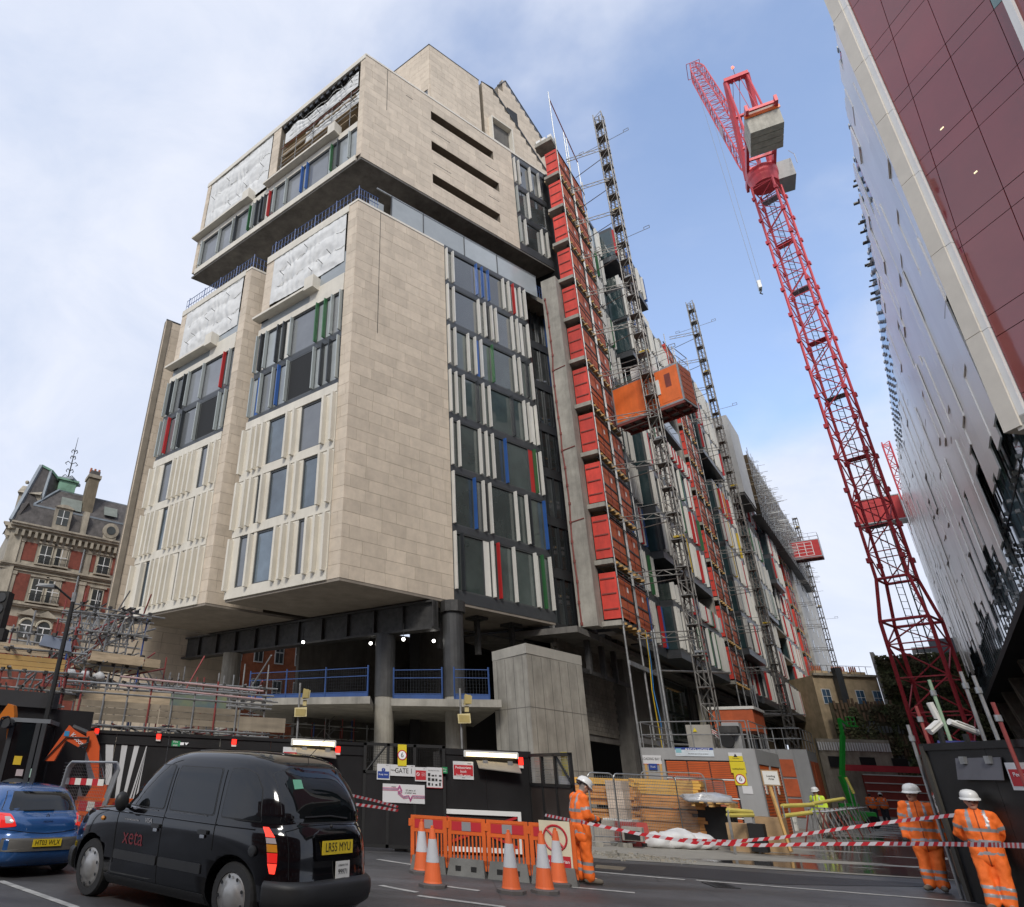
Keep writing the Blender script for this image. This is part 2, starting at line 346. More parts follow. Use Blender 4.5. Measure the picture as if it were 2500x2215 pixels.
# upper block core with the slot windows and the open construction bay left hollow
ub = MB(); ub.add(b.v, b.f, STONEJ)
upper_core = ub.build('upper_block_core', CBT)
def cutbox(obj, fc, a0, a1, o0, o1, z0, z1, extra=()):
    cb = MB(); fc.box(cb, a0, a1, o0, o1, z0, z1, STONEJ)
    for e in extra: e[0].box(cb, *e[1:], STONEJ)
    t = bpy.data.objects.new('tmp', cb.mesh('tmp')); COL.objects.link(t)
    md = obj.modifiers.new('b', 'BOOLEAN'); md.operation = 'DIFFERENCE'; md.object = t; md.solver = 'EXACT'
    dg = bpy.context.evaluated_depsgraph_get(); me = bpy.data.meshes.new_from_object(obj.evaluated_get(dg)); obj.modifiers.clear(); obj.data = me
    bpy.data.objects.remove(t)
SLOTS = [(5.45, 11.25, 41.95, 42.8), (5.45, 11.6, 38.95, 39.8), (5.5, 11.45, 35.9, 36.72)]
cutbox(upper_core, FU_R, *SLOTS[0][:2], -1.2, .1, *SLOTS[0][2:], extra=[(FU_R, q[0], q[1], -1.2, .1, q[2], q[3]) for q in SLOTS[1:]]+[(FU_L, .45, 8.0, -3.4, .1, 38.3, 43.75), (FU_L, 8.9, 16.3, -1.0, .1, 38.3, 43.75)])
# soffits and top copings
sf = MB()
def cap(mb, fr, fl, lr, ll, i, z0, z1, m):
    b = polyvol(fr, fl, lr, ll, i, z0, z1, m); mb.add(b.v, b.f, m)
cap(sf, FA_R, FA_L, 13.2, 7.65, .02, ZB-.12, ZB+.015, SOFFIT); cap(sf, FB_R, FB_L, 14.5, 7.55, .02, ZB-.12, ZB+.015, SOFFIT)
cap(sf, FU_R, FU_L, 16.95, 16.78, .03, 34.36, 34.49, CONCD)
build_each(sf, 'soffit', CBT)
cp = MB()
cap(cp, FA_R, FA_L, 6.3, 7.65, -.03, 30.9, 31.05, CREAM); cap(cp, FB_R, FB_L, 12, 7.55, -.03, 30.75, 30.9, CREAM); cp.prism([CC+FC_R.n*.03+V((0, 0, 31.2))+q for q in (V((0, 0, 0)), FC_R.d*8.8, FC_R.d*8.8+hd(-17, 5), hd(-17, 5))], (0, 0, .1), DGREY)
cap(cp, FU_R, FU_L, 16.95, 16.78, -.03, 44.1, 44.26, CREAM)
build_each(cp, 'coping', CBT)
# neck between lower and upper blocks (set back) and the slab of the terrace
nk = MB(); nR, nL = Face(CA-FA_R.n*3.2-FA_L.n*3.2, RY, 1), Face(CA-FA_R.n*3.2-FA_L.n*3.2, LY, -1)
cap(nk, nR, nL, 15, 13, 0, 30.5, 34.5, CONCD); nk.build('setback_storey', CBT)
# ---- stone cladding
stonewall(FA_R, .0, 6.33, ZB, 30.9)
stonewall(FB_R, .0, 3.2, ZB, 30.75)
stonewall(FC_R, .0, 8.8, .3, 31.2, h=.62)
stonewall(FU_R, .0, 13.2, 34.5, 44.1, holes=[(a, b_, c, d_) for a, b_, c, d_ in SLOTS])
# thin shadow gaps: movement joints in the stone
jt = MB()
FA_R.box(jt, 1.55, 1.58, -.02, .008, 22.3, 30.9, BLACK); FU_R.box(jt, 1.75, 1.78, -.02, .008, 40, 44.1, BLACK)
for a, b_, z in ((5.5, 7.1, 40.75), (5.6, 7.1, 37.75), (10.4, 11.5, 40.9), (10.5, 11.5, 37.9), (3.3, 3.9, 42.7)): FU_R.box(jt, a, b_, -.02, .006, z, z+.04, BLACK)
build_each(jt, 'movement_joint', CBT)
for a, b_, c, d_ in SLOTS:      # dark frames and red props inside the slots
    m = MB()
    for k in range(9):
        x = a+.4+k*(b_-a-.6)/8; FU_R.box(m, x, x+.06, -.75, -.6, c, d_, DGREY if k % 3 else RUST)
    FU_R.box(m, a, b_, -1.1, -1.05, c, d_, BLACK); FU_R.box(m, a, b_, -.7, -.64, c+.12, c+.17, RUST)
    m.build('slot_window', CBT)
# corner strips on the left faces
stonewall(FA_L, .0, .72, ZB, 30.9); stonewall(FB_L, .0, .62, ZB, 30.75); stonewall(FA_L, 6.95, 7.65, 25.9, 30.9); stonewall(FB_L, 6.95, 7.55, 25.9, 30.7)
stonewall(Face(CC, -17, -1), 0, 5, .3, 31.2, h=.62)
stonewall(FU_L, 0, .42, 34.8, 44.1); stonewall(FU_L, 8.05, 8.85, 37.9, 44.1); stonewall(FU_L, 16.35, 16.78, 34.8, 44.1)
# returns of the piers in the open bays
# ---- glazed rows
WIDE = {'W': FWHITE, 'R': FRED, 'B': FBLUE, 'G': FGREEN, 'Y': FYEL, 'D': BLACKMESH, 'P': FPALE, 'K': FDARK}
def glazed(fc, a0, a1, z0, z1, spec, glass=GLASS, fdep=.17, fth=.07, fin=None, pane=None, frame=None, off=0.0, gapf=.05):
    """spec: list of (fraction, colour) fins and (fraction, colour, fraction_end) flat panels; glass fills the rest"""
    fin = fin or fins; pane = pane or panes; frame = frame or frames
    L_ = a1-a0; cuts = sorted(set([0.0, 1.0]+[x[0] for x in spec if 0 < x[0] < 1]+[x[2] for x in spec if len(x) > 2]))
    pan = {round(x[0], 4): x for x in spec if len(x) > 2}
    fc.box(frame, a0, a1, off-.16, off-.02, z0-.02, z0+.07, FRAMEG); fc.box(frame, a0, a1, off-.16, off-.02, z1-.07, z1+.02, FRAMEG)
    for p, q in zip(cuts, cuts[1:]):
        x0, x1 = a0+p*L_, a0+q*L_
        if x1-x0 < .05: continue
        if round(p, 4) in pan:
            c = WIDE[pan[round(p, 4)][1]]; fc.box(pane, x0+.02, x1-.02, off-.10, off-.035, z0+.07, z1-.07, c)
        else:
            g = glass if not isinstance(glass, (list, tuple)) else random.choice(glass)
            fc.box(pane, x0+.03, x1-.03, off-.13, off-.09, z0+.07, z1-.07, g)
        fc.box(frame, x0-.025, x0+.025, off-.15, off-.03, z0+.05, z1-.05, FRAMEG)
    for x in spec:
        if len(x) == 2:
            s = min(max(a0+x[0]*L_, a0+.05), a1-.05)
            fc.box(fin, s-fth/2, s+fth/2, off-.02, off+fdep, z0+gapf, z1-gapf*.5, WIDE[x[1]])
    return
# right-hand glass bay of the lower corner block, seven storeys
ga0, ga1 = 6.38, 13.2
rows = [(9.55, 12.5, [(.0, 'W'), (.075, 'K'), (.29, 'W', .355), (.37, 'W'), (.43, 'R'), (.59, 'W'), (.82, 'W'), (.83, 'W', .875), (.90, 'G'), (.985, 'W')]),
        (12.85, 15.75, [(.0, 'W'), (.22, 'B'), (.31, 'W'), (.325, 'D', .37), (.38, 'W'), (.655, 'W'), (.775, 'W'), (.81, 'K'), (.98, 'B')]),
        (16.05, 18.85, [(.0, 'W'), (.08, 'W'), (.30, 'W'), (.37, 'W'), (.44, 'W'), (.58, 'B'), (.86, 'R', .915), (.92, 'G'), (.93, 'W', .97), (.99, 'W')]),
        (19.2, 21.95, [(.0, 'W'), (.07, 'W'), (.15, 'W'), (.30, 'K'), (.365, 'W'), (.435, 'W'), (.70, 'K'), (.845, 'W'), (.90, 'W'), (.93, 'W', .975), (.985, 'W')]),
        (22.3, 25.0, [(.0, 'W'), (.075, 'W'), (.22, 'W'), (.30, 'W'), (.315, 'B', .36), (.37, 'W'), (.50, 'G'), (.77, 'W'), (.83, 'W'), (.845, 'W', .875), (.92, 'K'), (.985, 'W')]),
        (25.35, 28.0, [(.0, 'W'), (.075, 'W'), (.365, 'W'), (.44, 'W'), (.455, 'D', .50), (.52, 'W'), (.575, 'W'), (.78, 'W'), (.845, 'W'), (.89, 'W', .935), (.985, 'W')]),
        (28.3, 30.8, [(.0, 'W'), (.08, 'W'), (.36, 'B'), (.43, 'B'), (.505, 'B'), (.70, 'W'), (.77, 'W'), (.83, 'R'), (.85, 'W', .895), (.92, 'W'), (.985, 'W')])]
fas = MB(); FA_R.box(fas, ga0-.02, ga1, -.2, 0.0, ZB, 9.53, DGREY)
for i, (z0, z1, sp) in enumerate(rows):
    glazed(FA_R, ga0, ga1, z0, z1, sp, glass=[GLASS, GLASSG, GLASSG] if i < 5 else GLASS)
    zt = rows[i+1][0] if i < 6 else 31.1
    FA_R.box(fas, ga0-.02, ga1, -.17, -.005, z1, zt, DGREY)
FA_R.box(fas, ga1, ga1+.06, -6, -.0, ZB, 31.1, DGREY)
build_each(fas, 'fascia', CBT)
# frosted glass balustrade on the terrace
bl = MB()
for k, (a, b_) in enumerate(((1.3, 2.35), (2.4, 4.75), (4.8, 8.05), (8.1, 10.9), (10.95, 14.6))): FA_R.box(bl, a, b_, -.12 if k else -.9, -.09 if k else -.87, 31.0, 32.75, GLASSL)
for a in (2.36, 4.76, 8.06, 10.91): FA_R.box(bl, a, a+.05, -.14, -.05, 31.0, 32.8, DGREY)
FA_R.box(bl, 1.3, 14.6, -.14, -.06, 32.76, 32.82, GALV); build_each(bl, 'glass_balustrade', CBT)
# dark recessed bay between the lower block and the concrete fin wall
rc = MB(); FR = Face(CA-FA_R.n*1.4, RY, 1)
rcp = []
for k in range(7):
    z0 = 9.2+k*3.18; FR.box(rc, 12.6, 17.2, -.2, 0, z0-.35, z0+.25, DGREY)
    cols = [FDARK, GLASS, GLASS, GLASS, GLASS] if k < 5 else [FBLUE, mat('plum_panel', (.10, .035, .04), .4), mat('plum_panel', (.1, .035, .04)), GLASS, GLASS]
    for j in range(6):
        FR.box(panes, 13.2+j*.66, 13.2+j*.66+.58, -.12, -.08, z0+.27, z0+2.8, cols[j % 5]); FR.box(fins, 13.15+j*.66, 13.19+j*.66, -.1, .06, z0+.25, z0+2.83, FDARK)
FR.box(fins, 14.3, 14.42, -.05, .25, 7.5, 12.2, FWHITE)
FR.box(rc, 12.6, 17.4, -.35, -.2, 5.0, 31.4, BLACK); FR.box(rc, 12.4, 17.4, -.9, .9, 31.2, 31.6, CONC); build_each(rc, 'recessed_bay', CBT)
lw = MB()
for j in range(4): FR.box(panes, 13.4+j*1.0, 13.4+j*1.0+.92, -.3, -.25, 6.0, 8.5, GLASS)
# glass bay at the right end of the upper block
ua0, ua1 = 13.25, 16.95
fu = MB(); FU_R.box(fu, ua0-.03, ua1, -.17, 0, 34.5, 35.15, DGREY)
ur = [(35.15, 37.6, [(.03, 'P'), (.20, 'W'), (.74, 'W'), (.92, 'W')]), (38.0, 40.6, [(.03, 'P'), (.40, 'W')]), (41.0, 43.6, [(.03, 'W'), (.17, 'W'), (.55, 'W'), (.85, 'W')])]
for i, (z0, z1, sp) in enumerate(ur):
    glazed(FU_R, ua0, ua1-.6, z0, z1, sp); glazed(FU_R, ua1-.6, ua1, z0, z1, [])
    FU_R.box(fu, ua0-.03, ua1, -.17, -.005, z1, ur[i+1][0] if i < 2 else 44.1, DGREY)
build_each(fu, 'fascia', CBT)
# ---- left faces: white precast grid with deep fins
def precast(fc, a0, a1, z0, z1, lst, wins):   # fractions run from the far (left) end to the near corner
    f = lambda q: a1-(a1-a0)*q
    mbp = MB()
    fc.box(mbp, a0, a1, -.05, .06, z1-.48, z1, PRECAST)
    for p, q in wins:
        fc.box(panes, f(q)-.34, f(p)-.03, -.10, -.07, z0+.05, z1-.50, GLASSW if random.random() < .6 else GLASSM); 
        for e in (f(q)-.33, f(p)-.07): fc.box(frames, e, e+.07, -.12, -.02, z0, z1-.48, FRAMEG)
        fc.box(frames, f(q)-.33, f(p), -.12, -.02, z0, z0+.08, FRAMEG); fc.box(frames, f(q)-.33, f(p), -.12, -.02, z1-.58, z1-.48, FRAMEG)
    # solid white panels between the windows
    prev = 0.0
    for p, q in list(wins)+[(1.0, 1.0)]:
        if p-prev > .02: fc.box(mbp, f(p), f(prev), -.05, .02, z0-.02, z1-.48, PRECAST)
        prev = q+.33/(a1-a0)
    mbp.build('precast_panel', CBT)
    for x in lst:
        s = f(x); s = s-.30 if x > .02 else s
        fc.box(fins, s-.14, s, .0, .30, z0-.10, z1-.60, PRECAST)
rowA = [([.0, .185, .458, .53, .604, .762, .838, .925], [(.09, .2), (.278, .46), (.706, .76)]),
        ([0, .06, .125, .254, .54, .613, .843, .93], [(.217, .254), (.355, .54), (.705, .843)]),
        ([0, .065, .125, .19, .465, .54, .842, .93], [(.283, .465), (.64, .842)])]
rowB = [([0, .11, .26, .32, .39, .46, .525, .675, .76, .84, .92], [(.18, .26), (.64, .675)]),
        ([0, .05, .115, .18, .395, .47, .54, .61, .77, .845, .92], [(.30, .395), (.735, .77)]),
        ([0, .06, .33, .40, .47, .54, .61, .84, .92], [(.18, .33), (.74, .84)])]
for fc, rws, a0, a1 in ((FA_L, rowA, .74, 7.65), (FB_L, rowB, .64, 7.5)):
    base = MB(); fc.box(base, a0, a1, -.05, .07, ZB, 9.5, PRECAST); base.build('precast_band', CBT)
    for k, (ls, wn) in enumerate(rws): precast(fc, a0, a1, 9.5+k*3.15, 12.65+k*3.15, ls, wn)
# two storeys of metal windows above them, white band, ledge, and the bay wrapped in plastic
def flip(sp): return [tuple([1-x[0], x[1]]) if len(x) == 2 else (1-x[2], x[1], 1-x[0]) for x in sp]
A4 = [(0, 'P'), (.06, 'B', .12), (.125, 'P'), (.27, 'P'), (.335, 'B'), (.44, 'P'), (.455, 'D', .72), (.735, 'P'), (.82, 'K'), (.90, 'K'), (.985, 'P')]
A5 = [(0, 'P'), (.065, 'K'), (.085, 'W', .115), (.13, 'P'), (.275, 'K'), (.345, 'K'), (.36, 'W', .42), (.435, 'P'), (.73, 'G'), (.82, 'G'), (.895, 'P'), (.985, 'P')]
B4 = [(0, 'P'), (.07, 'P'), (.14, 'R'), (.28, 'P'), (.36, 'K'), (.59, 'P'), (.61, 'D', .87), (.895, 'P'), (.98, 'P')]
B5 = [(0, 'P'), (.07, 'K'), (.14, 'P'), (.28, 'K'), (.35, 'P'), (.58, 'P'), (.88, 'R'), (.96, 'P')]
lg = MB(); lf = MB()
for fc, r4, r5, a0, a1 in ((FA_L, A4, A5, .74, 7.6), (FB_L, B4, B5, .64, 7.5)):
    fc.box(lf, a0, a1, -.17, -.01, 18.95, 19.2, DGREY); glazed(fc, a0, a1, 19.2, 21.85, flip(r4), glass=[GLASSM, GLASSL, GLASSM], fdep=.19)
    fc.box(lf, a0, a1, -.17, -.01, 21.85, 22.15, DGREY); glazed(fc, a0, a1, 22.15, 24.8, flip(r5), glass=[GLASSM, GLASSL, GLASSM], fdep=.19)
    fc.box(lg, a0, a1, -.05, .05, 24.82, 25.25, PRECAST)
    fc.box(lg, a0+2.6, a1+.2, -.1, .50, 25.9, 26.05, PRECAST); fc.box(lg, a0+1.9, a0+2.6, -.1, .55, 25.75, 26.6, PRECAST)
    fc.box(lg, a0, a0+2.6, -.1, .03, 25.25, 26.0, PRECAST); fc.box(lg, a0+2.6, a1, -.14, -.1, 25.25, 25.9, GLASSL); fc.box(lg, a0, a0+1.9, -.1, -.04, 26.0, 27.6, GLASSL)
    fc.box(lg, a0-.1, a1, -.1, .06, 30.45, 30.9, PRECAST)
build_each(lf, 'fascia', CBT); build_each(lg, 'ledge', CBT)
# upper block, left face
fb = MB(); FU_L.box(fb, .42, 16.4, -.1, .05, 34.5, 34.95, PRECAST); FU_L.box(fb, .42, 16.4, -.1, .03, 37.45, 37.95, PRECAST); FU_L.box(fb, 0, 16.8, -.1, .05, 43.8, 44.1, PRECAST)
FU_L.box(fb, 2.5, 8.7, -.1, .5, 38.0, 38.16, PRECAST); FU_L.box(fb, 1.9, 2.5, -.1, .55, 37.85, 38.7, PRECAST)
FU_L.box(fb, 10.9, 16.9, -.1, .5, 38.0, 38.16, PRECAST); FU_L.box(fb, 10.2, 10.9, -.1, .55, 37.85, 38.7, PRECAST); build_each(fb, 'ledge', CBT)
US = (15.91, 13.77, 12.18, 11.85, 10.34, 9.98, 9.6, 9.09, 8.78, 8.28, 7.78, 6.61, 5.11, 4.62, 2.46, 1.91, 0.97, 0.4)
UC = 'PPPKGPKKKRPPBBGKPP'
ufs = [((s-.42)/15.98, c) for s, c in zip(US, UC)]+[(.965, 'P'), ((US[9]+.05-.42)/15.98, 'W', (US[9]+.45-.42)/15.98), ((US[14]+.05-.42)/15.98, 'P', (US[14]+.35-.42)/15.98)]
glazed(FU_L, .42, 16.4, 35.0, 37.4, [q for q in ufs if 0 < q[0] < 1], glass=[GLASSM, GLASSM, GLASSL], fdep=.18)
# steel brackets under the roof slab and scaffold boards in the open bay
ob = MB()
for k in range(14): FU_L.box(ob, .7+k*.53, .95+k*.53, -.6, -.05, 43.45, 43.75, DGREY)
for k in range(4):
    z = 39.0+k*.95; FU_L.box(ob, .8, 7.8, -.75, -.1, z, z+.05, BOARD); 
for s_ in (1.2, 2.9, 4.6, 6.3, 7.7):
    ob.tube(FU_L.pt(s_, -.08, 38.2), FU_L.pt(s_, -.08, 42.2), .025, TUBE, 5)
for z in (39.5, 40.4, 41.3): ob.tube(FU_L.pt(.6, -.06, z), FU_L.pt(7.9, -.06, z+.02), .025, TUBE if z < 41 else RUST, 5)
FU_L.box(ob, 3, 7.6, -.2, -.15, 38.6, 38.95, TIMBER); FU_L.box(ob, 5.4, 7.8, -.15, -.1, 40.4, 40.75, BOARD)
build_each(ob, 'bay_scaffold', CBT)
# blue edge protection along the roofs of the lower blocks
er = MB()
for fc, l, z in ((FA_L, 7.5, 31.05), (FB_L, 7.5, 30.9)):
    for k in range(2): er.tube(fc.pt(.1, -.15, z+.55+.5*k), fc.pt(l, -.15, z+.55+.5*k), .022, BLUERAIL, 4)
    for k in range(26):
        s_ = .1+k*(l-.1)/25; er.tube(fc.pt(s_, -.15, z), fc.pt(s_, -.15, z+1.05+(.15 if k % 6 == 0 else 0)), .018 if k % 6 else .035, BLUERAIL, 4)
for fc, l, z in ((FA_R, 1.5, 31.05), (FB_R, 2.0, 30.9)):
    for k in range(2): er.tube(fc.pt(.1, -.15, z+.55+.5*k), fc.pt(l, -.15, z+.55+.5*k), .022, BLUERAIL, 4)
    for k in range(8): er.tube(fc.pt(.1+k*l/8, -.15, z), fc.pt(.1+k*l/8, -.15, z+1.05), .018, BLUERAIL, 4)
for k in range(16): er.tube(FA_R.pt(14.8+k*.22, -.6, 31.6), FA_R.pt(14.8+k*.22, -.6, 32.7), .02, BLUERAIL, 4)
er.tube(FA_R.pt(14.8, -.6, 32.7), FA_R.pt(18.2, -.6, 32.7), .025, BLUERAIL, 4); er.tube(FA_R.pt(14.8, -.6, 32.2), FA_R.pt(18.2, -.6, 32.2), .025, BLUERAIL, 4)
tag(er.build('edge_protection', CBT), kind='stuff')
# ---- billowing plastic sheets
def sheet(fc, a0, a1, z0, z1, off, seed, amp=.28, torn=0, name='plastic_sheet'):
    nu, nz = 110, 70; vs = []; fs = []
    for j in range(nz+1):
        for i in range(nu+1):
            u, w = i/nu, j/nz; s_ = a0+(a1-a0)*u; z = z0+(z1-z0)*w
            sag = abs(sin(w*pi*3+.5*sin(u*5+seed)))*amp*.7                  # tied back in bands
            pl = noise.noise(V((s_*.9+seed, z*.7, 1.7)))*.16+noise.noise(V((s_*2.6, z*1.2+seed, 4)))*.06+sin(s_*11+noise.noise(V((s_*.9, z*.6, seed)))*7)*.05*(.3+abs(cos(w*pi*3)))+noise.noise(V((s_*2.4, z*2.4, seed)))*.08
            if torn: z = z+w*torn*(noise.noise(V((s_*.7, seed, 0)))*1.2-.3)
            vs.append(fc.pt(s_, off+.10+(sag*.42+pl*.42)*min(1, 6*u, 6*(1-u), .25+5*w, .25+5*(1-w)), z-.1*sin(u*pi)))
    for j in range(nz):
        for i in range(nu): a = j*(nu+1)+i; fs.append((a, a+1, a+nu+2, a+nu+1))
    m = MB(); m.add(vs, fs, SHEET); o = m.build(name, CBT, smooth=True)
    t = MB()
    for k in range(1, 4):
        zz = z0+(z1-z0)*k/3.02
        pts = [fc.pt(a0+(a1-a0)*i/24, off+.1+.05*sin(i), zz+.12*sin(i*1.3+seed)-.05) for i in range(25)]
        t.path(pts, .018, PIPEW, 4)
    for k in range(6):
        s_ = a0+.4+(a1-a0-.8)*((k*.37+seed*.13) % 1); zz = z0+(z1-z0)*(.15+.7*((k*.61) % 1)); t.tube(fc.pt(s_, off-.1, zz), fc.pt(s_-.05, off+.50, zz+.05), .024, TUBE, 5)
    t.build('sheet_ties', o)
sheet(FA_L, .85, 6.95, 26.9, 30.6, -.10, 3); sheet(FB_L, .75, 6.95, 26.6, 30.5, -.10, 8)
sheet(FU_L, 9.0, 16.3, 38.5, 43.75, -.15, 12, amp=.35)
sheet(FU_L, .6, 7.5, 41.6, 42.9, -.15, 5, amp=.2, torn=.5); sheet(FU_L, .5, 5.5, 40.2, 41.5, -.3, 9, amp=.2, torn=.6)
# ---- penthouse on the roof
PH = CU-FU_R.n*2.0; FP = Face(PH, RY, 1); FPL = Face(PH+FP.d*7.05, LY, -1)
def flat(fc, pts, o0, o1, m, mb): mb.prism([fc.pt(a, o0, z) for a, z in pts], fc.n*(o1-o0), m)
ph = MB()
flat(FP, [(7.1, 44.2), (12.35, 44.2), (12.35, 54.3), (7.1, 54.3)], -5, -.07, STONEJ, ph)
flat(FP, [(12.75, 44.2), (20.9, 44.2), (20.9, 47.4), (14.0, 54.6), (12.75, 54.4)], -3.1, -.07, STONEJ, ph)
flat(FP, [(18.3, 44.2), (24.4, 44.2), (24.75, 58.3), (19.4, 64.0), (18.3, 62.4)], -6.4, -3.27, STONEJ, ph); ph.build('penthouse_core', CBT)
phc = MB()
for p, q in (((7.05, 54.3), (12.4, 54.3)), ((12.7, 54.4), (14.0, 54.6)), ((14.0, 54.6), (20.95, 47.4))):
    a, b_ = FP.pt(p[0], -.02, p[1]+.03), FP.pt(q[0], -.02, q[1]+.03); phc.sq(a, b_, .09, DGREY)
phc.sq(FP.pt(18.3, -3.2, 62.4), FP.pt(19.45, -3.2, 64.03), .1, DGREY); phc.sq(FP.pt(19.45, -3.2, 64.03), FP.pt(24.8, -3.2, 58.3), .1, DGREY)
phc.sq(FPL.pt(0, -.02, 54.33), FPL.pt(5, -.02, 54.33), .09, DGREY)
FP.box(phc, 12.38, 12.74, -1.4, -.6, 44.2, 54.1, BLACK); build_each(phc, 'penthouse_trim', CBT)
stonewall(FP, 7.1, 12.36, 44.2, 54.3)
stonewall(FP, 12.75, 14.0, 44.2, 54.4, holes=[(13.3, 15.5, 47.4, 50.2)])
for k in range(16):       # stones under the sloping eaves
    z = 44.2+k*.6; smax = min(20.9, 14.0+(54.5-z-.6)/7.2*6.9)
    if smax > 14.1: stonewall(FP, 14.0, smax, z, z+.6, holes=[(13.3, 15.5, 47.4, 50.2), (18.6, 19.3, 46.6, 47.2)])
FPR = Face(FP.P-FP.n*3.2, RY, 1); PALE = mat('pale_rear_stone', (.60, .55, .47), .8, var=.08, rnd=.06)
stonewall(FPR, 18.35, 24.5, 54.0, 58.2, holes=[(19.3, 20.6, 58.2, 59.9), (22.9, 23.6, 56.2, 57.4), (21.6, 22.3, 53.4, 55.2)])
for k in range(9):
    z = 58.2+k*.63; stonewall(FPR, 18.35 if z < 61.5 else 19.0, 19.4+(64.0-z-.63)/5.7*5.3, z, z+.63, holes=[(19.3, 20.6, 58.2, 59.9)])
stonewall(FPR, 20.0, 24.4, 44.6, 54.0)
stonewall(FPL, .0, 5, 44.2, 54.25, holes=[(0.2, 2.6, 44.2, 49)])
oc = MB()
for z in (47.32, 50.1): FP.box(oc, 13.2, 15.6, -.6, .35, z, z+.12, PRECAST)
for a in (13.2, 15.48): FP.box(oc, a, a+.12, -.6, .35, 47.44, 50.1, PRECAST)
FP.box(oc, 13.3, 15.5, -.075, -.06, 47.45, 50.1, CONCD); FP.box(oc, 18.6, 19.3, -.08, -.05, 46.6, 47.2, BLACK); FP.box(oc, 19.3, 20.6, -3.18, -3.12, 58.2, 59.9, BLACK); FP.box(oc, 22.9, 23.6, -3.18, -3.12, 56.2, 57.4, BLACK); FP.box(oc, 21.6, 22.3, -3.18, -3.12, 53.4, 55.2, GLASS)
FPL.box(oc, .2, 2.6, -.075, -.05, 44.2, 49, GLASS); build_each(oc, 'window_surround', CBT)
# ---- undercroft: columns, slab, girder, rear walls
def at(x, y): return V((x, y, 0))
uc = MB()
for (x, y), r in (((1.847, 31.346), .44), ((4.846, 30.113), .44), ((-6.456, 38.665), .5), ((-1.162, 39.983), .45)):
    c = MB(); c.lathe((x, y, 0), [(r, 0), (r, 4.75)], CONC, 20); c.lathe((x, y, 4.75), [(r*1.06, 0), (r*1.06, 2.72 if x < 3 else 4.0)], mat('column_wrap', (.055, .055, .055), .5, var=.3, dirt=.3) if x > -3 else CONC, 20)
    c.tube((x, y-.02, 8.4), (x, y-.02, 8.9), r*1.3, DKSTEEL, 12) if x > 3 else None; c.build('column', CBT, smooth=False)
s1, s2, s3 = V((-4.871, 31.535, 4.15)), V((1.064, 28.039, 4.15)), V((6.21, 27.215, 4.15))
sl_ = MB(); back = hd(5, 12)
for a, b_ in ((s1, s2), (s2+V((.9, .5, 0)), s3)): sl_.slab(a, b_-a, back, (0, 0, .28), CONC)
build_each(sl_, 'mezzanine_slab', CBT)
def guard(a, b_, z, parent, h=1.15, name='edge_guard'):
    m = MB(); d = b_-a; L_ = d.length; n = max(1, int(L_/1.6)); d.normalize()
    for k in range(n+1): m.tube(a+d*(L_*k/n)+V((0, 0, z)), a+d*(L_*k/n)+V((0, 0, z+h+.1)), .035, BLUERAIL, 5)
    for w in (h, h*.72, .2): m.tube(a+V((0, 0, z+w)), b_+V((0, 0, z+w)), .02, BLUERAIL, 4)
    nx = int(L_/.12)
    for k in range(nx): m.tube(a+d*(L_*k/nx)+V((0, 0, z+.2)), a+d*(L_*k/nx)+V((0, 0, z+h)), .006, FDARK, 3)
    for k in range(1, 7): m.tube(a+V((0, 0, z+.2+k*.13)), b_+V((0, 0, z+.2+k*.13)), .006, FDARK, 3)
    m.slab(a+V((0, 0, z)), b_-a, (0, .03, 0), (0, 0, .2), BLUERAIL); m.build(name, parent)
zz = V((0, 0, 0))
guard(s1+V((.5, .3, .28)), s2+V((-.1, .3, .28)), 0, CBT); guard(s2+V((1.0, .7, .28)), s2+(s3-s2)*.55+V((.1, .4, .28)), 0, CBT); guard(s2+(s3-s2)*.66+V((0, .3, .28)), s3+V((-.4, .3, .28)), 0, CBT)
gb = MB(); bA, bB = V((3.779, 29.255, 8.85)), V((-10.275, 42.677, 8.959)); bA.z = bB.z = 0
gd = (bB-bA).normalized(); gn = V((-gd.y, gd.x, 0))
GF = Face(bA, LY, -1); gl = (bB-bA).length
GF.box(gb, 0, gl, -.5, -.1, 8.72, 8.8, DKSTEEL); GF.box(gb, 0, gl, -.6, .0, 7.5, 7.6, DKSTEEL); GF.box(gb, 0, gl, -.33, -.27, 7.6, 8.72, DKSTEEL)
for k in range(12): GF.box(gb, gl*k/11*.98, gl*k/11*.98+.05, -.5, -.1, 7.6, 8.72, DKSTEEL)
build_each(gb, 'steel_girder', CBT)
wl = MB()
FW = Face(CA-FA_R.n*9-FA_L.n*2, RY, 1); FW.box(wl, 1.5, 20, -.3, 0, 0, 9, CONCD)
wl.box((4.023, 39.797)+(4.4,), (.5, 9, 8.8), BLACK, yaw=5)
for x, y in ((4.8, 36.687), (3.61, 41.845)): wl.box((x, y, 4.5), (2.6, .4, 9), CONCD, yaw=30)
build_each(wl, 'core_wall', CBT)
for q, lb in zip(((-2.181, 33.93, 7.464), (1.176, 31.978, 7.207), (2.565, 29.89, 7.083), (4.038, 30.736, 7.223)), ('dimmest bare work lamp, far left under the steel girder', 'bare work lamp just left of the middle undercroft column', 'bare work lamp right of the middle column, under the girder end', 'rightmost bare work lamp, left of the right hand column')):
    l = thing('work_lamp', lb, 'lamp', q, 0, 'bare work lamps under the blocks')
    m = MB(); m.ball((0, 0, 0), .075, mat('lamp_glow', (1, 1, 1), emit=(1, .97, .9), estr=9), 8); m.build('bulb', l, local=True)
    m = MB(); m.tube((0, 0, .07), (0, 0, .7), .015, BLACK, 4); m.tube((0, 0, .05), (0, 0, .12), .05, BLACK, 8); m.build('cable', l, local=True)
